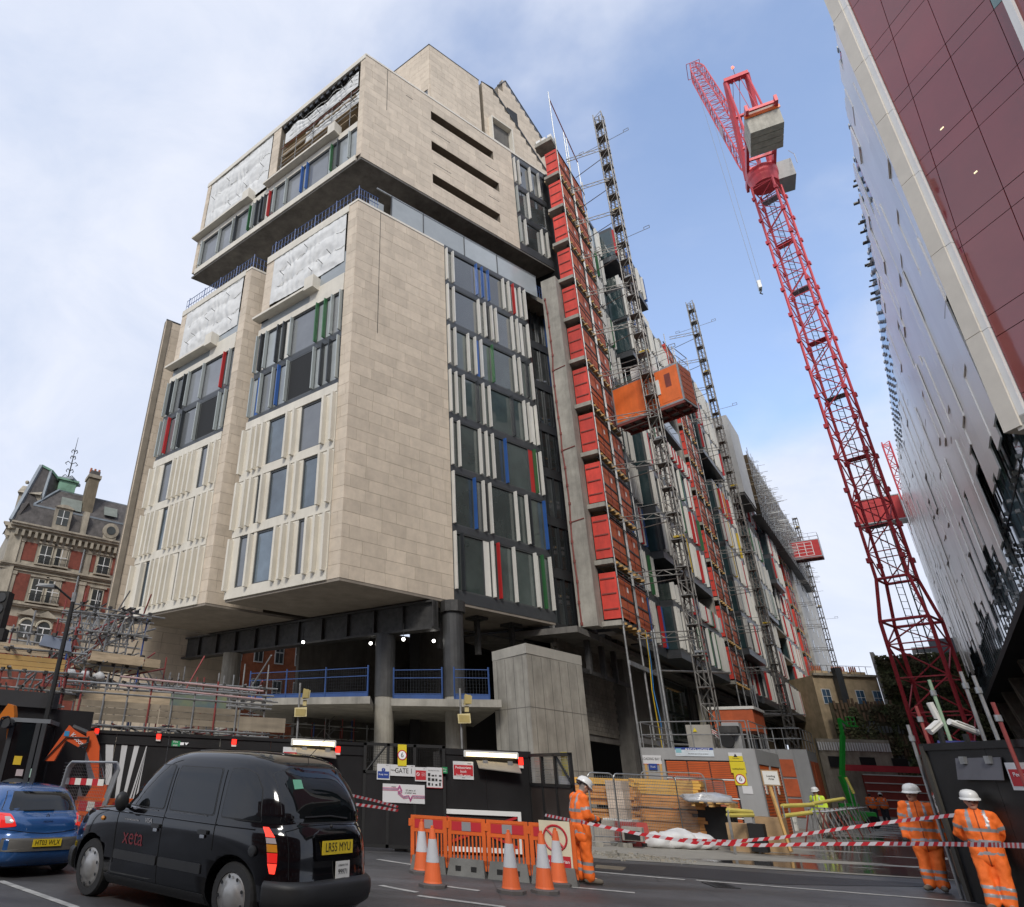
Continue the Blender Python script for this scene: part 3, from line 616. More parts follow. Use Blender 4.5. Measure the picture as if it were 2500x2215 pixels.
# steel brackets hanging below the right-hand glass bay
hb = MB()
for k in range(3):
    p = FA_R.pt(6.6+k*2.4, -1.4, 0); hb.box(p+V((0, 0, 8.0)), (.22, .22, 1.9), DKSTEEL, yaw=RY); hb.box(p+V((0, 0, 8.8)), (.8, .8, .12), DKSTEEL, yaw=RY)
hb.tube(FA_R.pt(5.6, -1.4, 8.1), FA_R.pt(13, -1.4, 8.1), .05, DKSTEEL); build_each(hb, 'hanger', CBT)
stones.flush(); fins.flush(); panes.flush(); frames.flush()
# concrete pier beside the gate
PR = thing('concrete_pier', 'tall unfinished concrete pier with board marks standing right of the undercroft columns', 'pier', (7.03, 26.069, 0.0))
p0, p1, p2 = V((7.03, 26.069)+(0,)), V((6.186, 28.332)+(0,)), V((9.961, 28.407)+(0,))
pb = MB(); pb.prism([p0, p2, p2+(p1-p0), p1], (0, 0, 6.05), CONC)
c_ = p0-(p0-p1).normalized()*0; pb.prism([p+V((0, 0, 6.06)) for p in (p0+(p0-p1)*.01+(p0-p2)*.01, p2+(p2-p0)*.01, p2+(p1-p0)*1.0, p1+(p1-p0)*.01)], (0, 0, .38), mat('pier_cap_concrete', (.42, .40, .35), .8, var=.12, dirt=.1)); pb.build('pier_shaft', PR)
pl_ = MB()
for a, b_ in ((p0, p2), (p0, p1)):
    d = b_-a; L_ = d.length; d.normalize(); nn = V((d.y, -d.x, 0)); nn = nn if (V((0, 0, 0))-a).dot(nn) > 0 else -nn
    for k in range(int(L_/.6)): pl_.slab(a+d*(.3+k*.6)+nn*.001, d*.02, nn*.006, (0, 0, 6.0), CONCD)
    for z in (2.0, 4.1): pl_.slab(a+V((0, 0, z))+nn*.001, d*L_, nn*.005, (0, 0, .02), CONCD)
build_each(pl_, 'board_joint', PR)

# ================================================================== long glass wing on the side street
G0 = V((13.92, 33.05, 0)); FS = Face(G0, SY, 1)
OFF = -.9                      # main facade plane behind the line of the landing gates
FL = [9.0+3.2*k for k in range(12)]
WG = thing('apartment_wing', 'long glass apartment wing with coloured fins and projecting bays down the side street', 'building', FS.pt(20, -3, 0))
rw = random.Random(11)
wfins = Pieces('fin', WG); wpan = Pieces('window', WG); wfr = Pieces('window_frame', WG); wband = Pieces('floor_band', WG)
core = MB()
def vol(mb, a0, a1, o0, o1, z0, z1, m): FS.box(mb, a0, a1, o0, o1, z0, z1, m)
vol(core, 5.2, 19, -14, OFF-.55, 9.1, 44.0, BLACK); vol(core, 19, 47, -14, OFF-.55, 9.1, 41.0, BLACK); vol(core, 47, 98, -14, OFF-.55, 9.1, 38.0, BLACK)
vol(core, 2, 5.4, -12, OFF-.8, 31.6, 44.0, BLACK)
core.build('wing_core', WG)
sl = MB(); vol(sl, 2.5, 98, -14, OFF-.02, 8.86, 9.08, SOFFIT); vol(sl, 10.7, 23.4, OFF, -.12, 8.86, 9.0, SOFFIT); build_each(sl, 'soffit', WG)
GL = [GLASS, GLASSG, GLASS, GLASSB]
def fins_random(n, pal, grp=.8):
    out = []; k = 0.0
    while k < 1:
        run = rw.randint(2, 5); 
        for j in range(run):
            if k >= .98: break
            out.append((k, rw.choice(pal))); k += n
        k += n*rw.uniform(1.2, 4)
    return out
def bay(a0, a1, off, k0, k1, pal, full=True, step=.35, glass=GL, side=False, name='bay'):
    for k in range(k0, k1):
        z0, z1 = FL[k], FL[k+1]
        FS.box(wband, a0, a1, OFF-.5, off-.01, z0-.22, z0+.28, DGREY)
        L_ = a1-a0; sp = fins_random(step/L_, pal)
        glazed(FS, a0, a1, z0+.3, z1-.24, sp, glass=glass, fin=wfins, pane=wpan, frame=wfr, off=off, fdep=.17, fth=.085)
        if side:   # glazed end wall facing down the street towards the camera
            FS.box(wpan, a0-.02, a0+.02, OFF-.1, off-.12, z0+.3, z1-.24, mat('teal_glass', (.03, .055, .06), .05, 0, var=.3, scale=.6, ior=1.8))
            FS.box(wfr, a0-.03, a0+.04, off-.1, off-.0, z0+.28, z1-.22, FRAMEG)
    FS.box(wband, a0, a1, OFF-.5, off, FL[k1]-.24, FL[k1]+.1, DGREY)
WP = 'WWWWWWWP'
MIX = 'WWWPWGWRBW'; HOT = 'WWWRGWRRWG'
# strip between the first stack of gates and the first bay
for k in range(0, 11):
    bay(5.3, 10.6, OFF+(.0), k, k+1, 'WWWWG' if k not in (0, 2) else 'WWWWRB', glass=GL)
# first projecting bay: levels with balconies cut out
for k, (kind, pal) in enumerate([('f', HOT), ('h', MIX), ('f', 'WWWWRWKWY'), ('f', 'WWWGRW'), ('f', 'WWWWGRW'), ('h', 'WWGWRW'), ('v', ''), ('f', WP), ('f', 'WWWBW'), ('h', 'WWW'), ('f', 'RWWB')]):
    a0, a1, z0 = 10.7, 23.4 if k < 6 else 22.6, FL[k]
    if k > 8: a1 = 19
    if kind == 'f': bay(a0, a1, -.1 if k < 6 else .25, k, k+1, pal, glass=[GLASS, GLASSB, GLASS], side=True)
    if kind in 'hv':
        FS.box(wband, a0, a1, OFF-.5, -.05, z0-.22, z0+.16, DGREY)
        g = MB(); FS.box(g, a0, a1, -.12, -.09, z0+.2, z0+1.25, GLASSL if kind == 'h' else GLASSG); FS.box(g, a0-.02, a0+.02, OFF, -.1, z0+.2, z0+1.25, GLASSG)
        g.build('balustrade', WG)
        if kind == 'h':
            for q in range(int((a1-a0)/.42)):
                if rw.random() < .8: FS.box(wfins, a0+q*.42, a0+q*.42+.13, -.1, .16, z0+.18, z0+1.3, WIDE[rw.choice(pal)])
        glazed(FS, a0, a1, z0+.3, z0+2.95, [(.2, 'K'), (.5, 'K'), (.8, 'K')], glass=[GLASS, BLACKMESH], fin=wfins, pane=wpan, frame=wfr, off=OFF-.25)
# bays beyond the second stack
for (a0, a1, off, ks, pal) in ((31.2, 38.5, .35, (1, 2, 3, 4, 5), 'WWPWRWWY'), (31.2, 38.5, -.7, (0,), 'WWRWK'), (31.2, 40, .2, (7, 8, 9), 'WWWRW'), (38.6, 46.5, -.5, (0, 1, 2, 3, 4, 5, 6, 7, 8), 'WWWRKP'),
                               (46.6, 53.5, .3, (3, 4, 5), 'WWWPG'), (46.6, 53.5, -.1, (0, 1, 2), 'WWWRK'), (54, 60, -.5, (4, 5, 6, 7), 'WWRW'), (53.6, 62, -.2, (0,), 'WWWWR'), (60, 66, .4, (5, 6), 'WWRW'), (62, 72, -.4, (1, 2, 3, 4), 'WWRW'), (66, 73, -.4, (0, 5, 6, 7), 'WRWK')):
    for k in ks: bay(a0, a1, off, k, k+1, pal, side=True, step=.45)
# open floors still under construction
op = MB()
for k in (1, 2, 3):
    vol(op, 53.6, 61.8, OFF-.6, -.2, FL[k]-.15, FL[k]+.12, CONC)
for a in (54, 58, 61.5):
    for k in (1, 2, 3): vol(op, a, a+.35, OFF-.6, OFF-.3, FL[k], FL[k]+3, CONC)
vol(op, 57, 60.5, OFF-.5, OFF-.45, FL[2]+.2, FL[2]+2.8, PLY)
build_each(op, 'open_floor', WG)
# concrete fin wall and bands between the bays
cw = MB()
for a0, a1, o in ((23.5, 24.2, -.25), (46.3, 46.8, -.3), (73.2, 74, -.3)): vol(cw, a0, a1, OFF-.5, o, 9, 40.5, CONC)
build_each(cw, 'party_wall', WG)
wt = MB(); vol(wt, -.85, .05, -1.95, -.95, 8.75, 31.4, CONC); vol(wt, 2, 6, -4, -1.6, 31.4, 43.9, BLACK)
build_each(wt, 'core_wall', WG)
# pale stone block high up and the far end wall
hi = MB(); vol(hi, 46.8, 53.4, -9, .9, 32.3, 42.4, mat('pale_render', (.47, .455, .42), .8, var=.08)); vol(hi, 46.9, 53.3, -3, .8, 32.0, 32.3, CONCD)
vol(hi, 80.5, 104, -9, .3, 9.4, 33.5, mat('pale_render', (.47, .455, .42)))
for k in range(7): 
    for j in range(4): vol(hi, 84+j*5, 84.8+j*5, .3, .33, 11+k*3.2, 12.2+k*3.2, GLASS)
build_each(hi, 'stone_volume', WG)
# undercroft of the wing: block walls, columns, dark voids
BLOCKW = mat('blockwork', (.17, .155, .13), .9, 0, var=.12, scale=2, dirt=.2, rnd=.12)
un = MB(); 
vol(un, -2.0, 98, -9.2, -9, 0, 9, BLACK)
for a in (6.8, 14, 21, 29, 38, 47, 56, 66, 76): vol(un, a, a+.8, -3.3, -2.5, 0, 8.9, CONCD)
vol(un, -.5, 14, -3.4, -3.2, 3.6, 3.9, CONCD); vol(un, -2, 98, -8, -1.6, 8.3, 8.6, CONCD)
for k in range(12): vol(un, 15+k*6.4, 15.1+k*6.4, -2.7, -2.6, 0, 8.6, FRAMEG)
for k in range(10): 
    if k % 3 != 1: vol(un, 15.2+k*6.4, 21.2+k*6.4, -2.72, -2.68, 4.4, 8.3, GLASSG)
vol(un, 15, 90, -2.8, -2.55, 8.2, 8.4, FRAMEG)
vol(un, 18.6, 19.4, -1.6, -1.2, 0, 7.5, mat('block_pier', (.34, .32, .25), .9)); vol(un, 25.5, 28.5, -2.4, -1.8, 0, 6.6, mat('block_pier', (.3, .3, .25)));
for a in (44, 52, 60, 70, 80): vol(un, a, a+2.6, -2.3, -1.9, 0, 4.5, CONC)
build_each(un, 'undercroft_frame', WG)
blk = Pieces('concrete_block', WG, 300)
for r in range(21):
    for c in range(17):
        a = -1.1+c*.45+(r % 2)*.22
        if a+.44 < 6.8: FS.box(blk, a+.005, a+.435, -3.35, -3.15+rw.uniform(-.004, .004), 3.92+r*.22, 4.13+r*.22, BLOCKW)
blk.flush()
bb = MB(); vol(bb, 7.7, 13.8, -3.35, -3.2, 3.9, 8.4, BLOCKW); vol(bb, 3.5, 5.5, -3.1, -3.0, 0, 2.0, BLKPAINT); build_each(bb, 'block_wall', WG)
hg = MB()
for a in (.2, 2.2, 4.0): vol(hg, a, a+.25, -2.2, -1.95, 6.6, 8.8, DKSTEEL); vol(hg, a-.35, a+.6, -2.5, -1.6, 8.65, 8.85, DKSTEEL)
vol(hg, -1, 6.5, -2.15, -2.05, 6.6, 6.8, DKSTEEL); build_each(hg, 'steel_hanger', WG)
# red sprinkler pipe down the concrete wall
pp = MB(); rr = random.Random(4); pts = [FS.pt(-.86, -1.75+.06*rr.uniform(-1, 1), 8.9+k*1.1) for k in range(20)]
pp.path(pts, .045, RUST, 6)
for k in range(0, 20): pp.lathe(pts[k]-V((0, 0, .08)), [(.07, 0), (.07, .16)], RUST, 8)
for k in (5, 9, 14): pp.tube(pts[k], FS.pt(-.86, -1.0, 8.9+k*1.1+.1), .035, RUST, 6)
pp.build('red_pipe', WG)
# ---- stacks of landing gates
def stack(a0, n, label, top=44.1, detail=True, wide=5.1):
    st = thing('landing_gate_stack', label, 'landing gates', FS.pt(a0, 0, 9), 0, 'stacked hoist landing gates on the wing')
    rp = Pieces('red_panel', st); gp = Pieces('gate', st); pr = Pieces('frame', st, 260); lg = Pieces('landing_slab', st); bt = Pieces('batten', st)
    for k in range(n):
        z = FL[k]+.1
        FS.box(rp, a0, a0+.03, OFF+.0, -.02, z+.10, z+2.50, REDPLY)
        if detail:
            for q in range(3): FS.box(bt, a0-.04, a0, OFF+.05, -.1, z+.55+q*.8, z+.62+q*.8, RUST)
            FS.box(lg, a0-.28, a0+.4, OFF-.15, .02, z-.30, z-.05, CONC)
        for j in range(2 if wide > 4 else 1):
            b0 = a0+.15+j*2.45
            for i in range(2):
                for h in range(2): FS.box(gp, b0+i*1.08+.04, b0+i*1.08+1.04, -.06, -.02, z+.18+h*1.15, z+1.25+h*1.15, OMESH if j == 0 or detail else REDPLY)
            for i in range(3): FS.box(pr, b0+i*1.08-.02, b0+i*1.08+.03, -.06, .0, z+.1, z+2.6, RUST if i == 1 else DKSTEEL)
            FS.box(pr, b0, b0+2.2, -.05, .01, z+1.2, z+1.3, DKSTEEL)
            FS.box(pr, b0, b0+2.2, -.05, .03, z+2.45, z+2.5, DKSTEEL)
            FS.box(pr, b0+1.35, b0+1.55, -.02, -.01, z+1.7, z+2.0, WHITE)
        FS.box(lg, a0+.1, a0+wide, OFF-.3, -.02, z-.12, z+.04, BOARD if k else DKSTEEL)
        for q in range(7): FS.box(bt, a0+.2+q*.7, a0+.32+q*.7, -.5, .12, z-.22, z-.12, TIMBER)
        FS.box(pr, a0+.05, a0+wide, -.2, -.12, z+2.75, z+2.85, DKSTEEL)
    tb = MB()
    for a in (a0-.02, a0+2.42, a0+2.6, a0+wide-.02):
        for o in (.04, ) if a != a0+2.5 else (.04, .3): 
            tb.tube(FS.pt(a, o, 9.0), FS.pt(a, o, FL[n]+.5), .04, TUBE, 6)
    for k in range(n*2):
        z = FL[0]+.7+k*1.6; tb.tube(FS.pt(a0-.1, .09, z), FS.pt(a0+wide, .09, z), .028, DKSTEEL, 5)
    tb.build('scaffold_frame', st)
    for p in (rp, gp, pr, lg, bt): p.flush()
    return st
stack(0, 11, 'near stack of red plywood and orange mesh hoist gates beside the concrete wall')
stack(24.6, 10, 'second stack of red hoist gates, between the first and second bays', detail=True)
stack(74.2, 9, 'far stack of hoist gates near the end of the wing', detail=False)
# props standing under the gate stacks
for a0, l in ((0, 'props'), (24.6, 'p'), (74.2, 'p')):
    pr = thing('prop_tower', 'steel tube tower carrying the %s stack of hoist gates' % {0: 'near', 24.6: 'second', 74.2: 'far'}[a0], 'scaffold', FS.pt(a0+2.5, 0, 0), 0, 'tube towers under the gate stacks')
    for a, o in ((a0, 0), (a0+2.35, 0), (a0+5, 0), (a0+2.9, .5), (a0+2.6, .7)):
        m = MB(); m.tube(FS.pt(a, o, 0), FS.pt(a, o, 9.0), .055 if o == 0 else .07, TUBE if o == 0 else GALV, 8); m.build('standard', pr)
    for z in (3.4, 6.9):
        m = MB(); FS.box(m, a0, a0+5, .0, .08, z, z+.22, GALV); m.build('beam', pr)
        m = MB(); m.tube(FS.pt(a0+3, .3, z+.1), FS.pt(a0+5.2, 3.4, z+.1), .05, MASTM); m.build('tie', pr)
    if a0 == 0:
        for c, x in (('yellow', 2.6), ('blue', 3.0)):
            m = MB(); rr = random.Random(x); m.path([FS.pt(x+rr.uniform(-.12, .12), .2+rr.uniform(-.1, .1), z) for z in (9, 7.5, 6, 4.5, 3, 1.5, 0)], .025, FYEL if c == 'yellow' else mat('blue_hose', (.03, .2, .5), .5), 5); m.build('hose', pr)
for p in (wfins, wpan, wfr, wband): p.flush()
# ---- hoist masts
def lattice(mb, base, h, w, seg, m, yaw=SY, r=.035, rb=.02, horiz=True, z0=0.0):
    d, n = hd(yaw), hd(yaw+90); cs = [(-1, -1), (1, -1), (1, 1), (-1, 1)]; P = lambda i, z: base+d*(cs[i][0]*w/2)+n*(cs[i][1]*w/2)+V((0, 0, z))
    for i in range(4): mb.tube(P(i, z0), P(i, h), r, m, 6)
    k = 0; z = z0
    while z < h-.01:
        zt = min(z+seg, h)
        for i in range(4):
            j = (i+1) % 4
            if horiz: mb.tube(P(i, z), P(j, z), rb, m, 4, cap=False)
            a, b_ = (i, j) if (k+i) % 2 else (j, i); mb.tube(P(a, z), P(b_, zt), rb, m, 4, cap=False)
        z = zt; k += 1
MP = [V((17.6, 33.2, 0)), V((33.6, 52.4, 0)), V((67.6, 92.4, 0))]
MT = [47.644, 46.073, 39.136]
ML = ['near dark lattice hoist mast carrying the orange cage', 'second dark lattice hoist mast rising above the wing roof', 'thin far hoist mast carrying the red cage against the sky']
for i, (p, t) in enumerate(zip(MP, MT)):
    ms = thing('hoist_mast', ML[i], 'hoist mast', p, 0, 'lattice hoist masts along the wing')
    m = MB(); lattice(m, p, t, .60, .75, MASTM, r=.04, rb=.022); m.build('lattice', ms)
    m = MB()
    for k in range(int(t/1.5)):
        z = 1.5+k*1.5; m.box(p+V((0, 0, z)), (.68, .68, .04), MASTM, yaw=SY)
        if k % 4 == 0: m.box(p+FS.n*.1+V((0, 0, z+.2)), (.5, .35, .1), GALV if k % 8 else FYEL, yaw=SY)
    m.tube(p+FS.d*.1, p+FS.d*.1+V((0, 0, t)), .06, MASTM, 4); m.build('joint_plate', ms)
    so_ = (p-FS.P).dot(FS.d)
    for k in range(1, 13 if i < 2 else 11):
        z = 3.2*k+3.6 if i else 3.2*k+5.2
        if z > t-2: break
        m = MB()
        q1 = FS.pt(so_-.9, .1, z+.0); q2 = FS.pt(so_+.9, .1, z)
        for dz in (0, .28):
            m.tube(p-FS.d*.3+V((0, 0, z+dz)), q1+V((0, 0, dz)), .03, MASTM, 5)
        m.tube(p+FS.d*.3+V((0, 0, z)), q2, .03, MASTM, 5)
        for q in range(6):
            f = q/6; a = (p-FS.d*.3).lerp(q1, f)+V((0, 0, 0)); b_ = (p-FS.d*.3).lerp(q1, f+1/6)
            a.z = b_.z = z; m.tube(a+V((0, 0, 0 if q % 2 else .28)), b_+V((0, 0, .28 if q % 2 else 0)), .016, MASTM, 4)
        m.build('wall_tie', ms)
        if k % 3 == 0:      # cable guide arms
            m = MB()
            for sg in (-1, 1):
                a = p+FS.n*.2*sg+V((0, 0, z+1)); b_ = a+FS.n*sg*1.3; m.tube(a, b_, .018, MASTM, 4)
                e = b_+FS.n*sg*.35; m.path([b_, b_+V((0, 0, .22)), e+V((0, 0, .22)), e, b_], .018, MASTM, 4)
            m.build('cable_guide', ms)
# red scaffold poles above the near stack
gp = thing('roof_guard_rail', 'red and grey tube guard rail standing on top of the near gate stack', 'guard rail', FS.pt(0, 0, 44.3))
m = MB()
for a in (0, 2.3, 2.8, 4.9): m.tube(FS.pt(a, .0, 44.2), FS.pt(a, 0, 50.0 if a == 0 else 48.4-a*.3), .035, GALV)
m.build('pole', gp); m = MB(); m.tube(FS.pt(0, 0, 49.2), FS.pt(4.9, 0, 46.8), .04, TUBER); m.build('rail', gp)
m = MB(); FS.box(m, -.5, .6, -1.4, -.1, 44.2, 44.55, CONC)
for k in range(3): FS.box(m, -.4, .5, -1.3+k*.45, -1.0+k*.45, 44.55, 44.9, WHITE)
m.build('roof_slab_edge', gp)
# ---- hoist cages
def cage(c, L_, wd, h, body, label, yaw):
    cg = thing('hoist_cage', label, 'hoist cage', c)
    F = Face(V((c[0], c[1], 0)), yaw, 1); z = c[2]
    m = MB()
    F.box(m, -L_/2, L_/2, -wd/2, wd/2, z+.12, z+h, body); 
    m.build('cage_body', cg)
    # here the faces: the long side faces across the street (n), the ends face along it
    m = MB()
    for q in (-wd/2, wd/2-.06): F.box(m, -L_/2-.03, L_/2+.03, q, q+.06, z, z+.12, GALV); F.box(m, -L_/2-.03, L_/2+.03, q, q+.06, z+h, z+h+.12, GALV)
    for a in (-L_/2-.03, L_/2-.05): F.box(m, a, a+.08, -wd/2-.02, wd/2+.02, z, z+h+.1, GALV)
    m.build('cage_frame', cg)
    m = MB()
    for k in range(7): F.box(m, -L_/2+.1+k*(L_-.3)/6, -L_/2+.2+k*(L_-.3)/6, -wd/2+.02, wd/2-.02, z-.14, z+.1, RUST)
    F.box(m, -L_/2, L_/2, -.06, .06, z-.16, z, RUST); F.box(m, -L_/2, L_/2, -wd/2, -wd/2+.1, z-.16, z, RUST); F.box(m, -L_/2, L_/2, wd/2-.1, wd/2, z-.16, z, RUST); F.box(m, -L_/2+.05, L_/2-.05, -wd/2+.05, wd/2-.05, z+.02, z+.11, GALV)
    m.build('floor_frame', cg)
    m = MB()
    for s_ in (-wd/2, wd/2):
        m.path([F.pt(-L_/2, s_, z+h+1.1), F.pt(L_/2, s_, z+h+1.1)], .022, GALV); m.path([F.pt(-L_/2, s_, z+h+.6), F.pt(L_/2, s_, z+h+.6)], .018, GALV)
        for k in range(5): m.tube(F.pt(-L_/2+k*L_/4, s_, z+h), F.pt(-L_/2+k*L_/4, s_, z+h+1.1), .022, GALV)
    for a in (-L_/2, L_/2): m.tube(F.pt(a, -wd/2, z+h+1.1), F.pt(a, wd/2, z+h+1.1), .022, GALV); m.tube(F.pt(a, -wd/2, z+h+.6), F.pt(a, wd/2, z+h+.6), .018, GALV)
    m.build('roof_rail', cg)
    return cg, F, z


cg, F, z = cage((18.28, 34.3, 21.75), 4.25, 1.6, 2.5, ORANGE, 'large orange goods hoist cage on the near mast', -38)
m = MB()
for a0, a1, z0, z1 in ((-1.95, -.9, .25, 2.3), (-.8, .5, .25, 2.3), (.6, 1.95, .25, 2.3)): 
    F.box(m, a0, a1, .80, .815, z+z0, z+z1, ORANGE); F.box(m, a0, a1, -.815, -.80, z+z0, z+z1, ORANGE)
m.build('door_panel', cg)
for sd in (-1, 1):
    m = MB(); F.box(m, -.9, -.2, sd*.815, sd*.86, z+.9, z+1.9, PIPEW); m.build('control_panel', cg)
    m = MB(); F.box(m, -1.6, -1.25, sd*.815, sd*.825, z+1.2, z+2.1, RUST); m.build('vent', cg)
m = MB(); 
for k in range(6): F.box(m, 2.14, 2.17, -.7, .7, z+.15+k*.4, z+.5+k*.4, mat('dark_orange', (.35, .08, .03), .6)); F.box(m, -2.17, -2.14, -.7, .7, z+.15+k*.4, z+.5+k*.4, mat('dark_orange', (.35, .08, .03)))
build_each(m, 'end_door', cg)
m = MB(); F.box(m, -.55, .1, -.6, -.1, z+2.57, z+3.3, WHITE); F.box(m, .15, .8, -.65, -.05, z+2.57, z+3.55, PIPEW); F.box(m, -.5, .0, .1, .6, z+2.57, z+3.2, WHITE); m.build('motor_box', cg)
cg, F, z = cage((67.6, 92.4, 32.6), 4.4, 1.8, 2.5, mat('cage_red', (.50, .03, .03), .5), 'red goods hoist cage high on the far mast', -49.66)
m = MB()
for sd in (-.92, .9):
    for k in range(5): F.box(m, -1.3, 1.5, sd, sd+.02, z+.25+k*.5, z+.31+k*.5, WHITE)
    for k in range(4): F.box(m, -1.3+k*.91, -1.22+k*.91, sd, sd+.03, z+.25, z+2.3, WHITE)
m.build('white_grille', cg)

# scaffold wrapping the top storeys of the far half of the wing
us = thing('roof_scaffold', 'dense scaffolding wrapped round the top storeys of the far half of the wing', 'scaffold', FS.pt(70, 0, 32)); r5 = random.Random(31)
sd = MB()
for k in range(5):
    vol(sd, 53.6, 97-k*1.5, .1, 1.3, 31.6+k*2.0, 31.66+k*2.0, BOARD if k else DKSTEEL)
build_each(sd, 'deck', us); st_ = MB()
for k in range(38):
    a = 53.6+k*1.18
    for o in (.15, 1.3): st_.tube(FS.pt(a, o, 31.2), FS.pt(a, o, 40.5+r5.uniform(-.5, 1.2)-(k*.03)), .035, TUBE, 4, cap=False)
for k in range(9):
    z = 31.8+k*1.0
    for o in (.15, 1.32): st_.tube(FS.pt(53, o, z), FS.pt(98, o, z+r5.uniform(-.1, .1)), .035, TUBE, 4, cap=False)
for k in range(150):
    a = r5.uniform(53.6, 97); z = r5.uniform(31.5, 39.5); st_.tube(FS.pt(a, -.2, z), FS.pt(a+r5.uniform(-.3, .3), 2.0+r5.uniform(0, .8), z+r5.uniform(-.1, .1)), .03, r5.choice((TUBE, GALV)), 4, cap=False)
for k in range(40):
    a = r5.uniform(53.6, 95); z = 31.8+r5.randint(0, 6); st_.tube(FS.pt(a, 1.32, z), FS.pt(a+2.2, 1.32, z+1.9), .03, TUBE, 4, cap=False)
tag(st_.build('tubes', us), kind='stuff')

# ================================================================== tower crane
def bar(name, pts, r, m, parent): b = MB(); b.path(pts, r, m, 6); return b.build(name, parent)
KB = V((39.364, 45.283, 0.0))
cr = thing('tower_crane', 'red luffing jib tower crane behind the right hand hoarding', 'crane', KB)
m = MB(); lattice(m, KB, 12.6, 2.75, 2.2, CRANE, yaw=55, r=.13, rb=.055, z0=0); m.build('mast_base', cr)
m = MB()
cs = [(-1, -1), (1, -1), (1, 1), (-1, 1)]; d_, n_ = hd(55), hd(145)
for c_ in cs: m.tube(KB+d_*c_[0]*1.375+n_*c_[1]*1.375+V((0, 0, 12.6)), KB+d_*c_[0]*.95+n_*c_[1]*.95+V((0, 0, 15.6)), .12, CRANE)
for z, w in ((12.6, 1.375), (15.6, .95)):
    for i in range(4): a, b_ = cs[i], cs[(i+1) % 4]; m.tube(KB+d_*a[0]*w+n_*a[1]*w+V((0, 0, z)), KB+d_*b_[0]*w+n_*b_[1]*w+V((0, 0, z)), .10, CRANE)
m.build('mast_taper', cr)
m = MB(); lattice(m, KB, 55.0, 1.9, 1.95, CRANE, yaw=55, r=.115, rb=.045, z0=15.6)
m.build('mast', cr)
m = MB()
for k in range(14):
    z = 17+k*2.8
    if k % 2: m.box(KB+V((0, 0, z))+d_*.4, (1.5, .8, .05), CRANE if k % 4 == 3 else LEAD, yaw=55)
    for c_ in cs: m.box(KB+d_*c_[0]*1.0+n_*c_[1]*1.0+V((0, 0, z)), (.3, .3, .35), CRANE, yaw=55)
build_each(m, 'rest_platform', cr)
m = MB()
for s_ in (-.25, .25): m.tube(KB+V((s_, 0, 2)), KB+V((s_, 0, 54)), .03, DKSTEEL, 4)
for k in range(104): m.tube(KB+V((-.25, 0, 2+k*.5)), KB+V((.25, 0, 2+k*.5)), .02, DKSTEEL, 4)
m.build('ladder', cr)
JY = 29.9; jd, jn = hd(JY), hd(JY+90); T = KB+V((0, 0, 55))
m = MB(); m.lathe(T, [(1.15, 0), (1.25, .9), (1.35, 1.2), (1.35, 1.9)], CRANE, 20); m.build('slewing_ring', cr)
m = MB()
for sg in (-1, 1): m.slab(T+jn*(sg*1.15-.12)+jd*(-8.2)+V((0, 0, 1.9)), jd*10.4, jn*.24, (0, 0, .75), CRANE)
for k in range(9): m.slab(T+jd*(-8.0+k*1.2)-jn*1.1+V((0, 0, 2.0)), jd*.18, jn*2.2, (0, 0, .3), CRANE)
m.build('machinery_deck', cr)
cwt = mat('counterweight_concrete', (.46, .43, .36), .85, var=.2, dirt=.25)
for k in range(4):
    m = MB(); m.box(T-jd*(7.1-k*.74)+V((0, 0, 1.2)), (2.6, .68, 2.7), cwt, yaw=JY); m.build('counterweight', cr)
m = MB(); m.box(T-jd*7.50+V((0, 0, 1.9)), (2.8, .1, .4), ORANGE, yaw=JY); m.box(T-jd*4.5+V((0, 0, 1.9)), (2.8, .1, .4), CRANE, yaw=JY); m.build('counterweight_strap', cr)
m = MB(); m.box(T+jn*1.9+jd*1.2+V((0, 0, 1.6)), (1.5, 2.2, 2.2), mat('cab_grey', (.30, .30, .29), .5), yaw=JY); m.box(T+jn*1.9+jd*2.32+V((0, 0, 1.8)), (1.3, .06, 1.5), GLASS, yaw=JY)
m.path([T+jn*2.7-jd*1.2+V((0, 0, .6)), T+jn*2.7-jd*1.2+V((0, 0, 1.8)), T+jn*2.7+jd*.2+V((0, 0, 3.8))], .03, GALV); m.build('operator_cab', cr)
# A frame
AT = T+V((0, 0, 13.2))-jd*2.6
m = MB()
for sg in (-1, 1):
    f1, f2, tp = T+jd*.9+jn*sg*1.1+V((0, 0, 2.4)), T-jd*4.6+jn*sg*1.1+V((0, 0, 2.4)), AT+jn*sg*.95
    m.sq(f1, tp, .38, CRANE); m.tube(f2, tp, .11, CRANE)
for t in (.3, .62, .98): m.sq(T+jd*.9*(1-t)-jd*2.6*t+jn*1.05+V((0, 0, 2.4+10.8*t)), T+jd*.9*(1-t)-jd*2.6*t-jn*1.05+V((0, 0, 2.4+10.8*t)), .26, CRANE)
m.sq(AT-jn*1.1, AT+jn*1.1, .5, CRANE); m.build('a_frame', cr)
m = MB()
for k in (-.8, -.35, .35, .8): m.lathe(AT+jn*k+jd*.5+V((0, 0, .5)), [(.42, -.06), (.42, .06)], DKSTEEL, 14, ax=tuple(jn))
for k in (-.3, .3): m.lathe(AT+jn*k+jd*5.2+V((0, 0, -.2)), [(.4, -.06), (.4, .06)], DKSTEEL, 14, ax=tuple(jn))
m.tube(AT+V((0, 0, .3)), AT+V((0, 0, 1.6)), .03, DKSTEEL); m.ball(AT+V((0, 0, 1.65)), .14, mat('red_lamp', (1, .1, .05), emit=(1, .08, .04), estr=4), 8); m.build('sheave_block', cr)
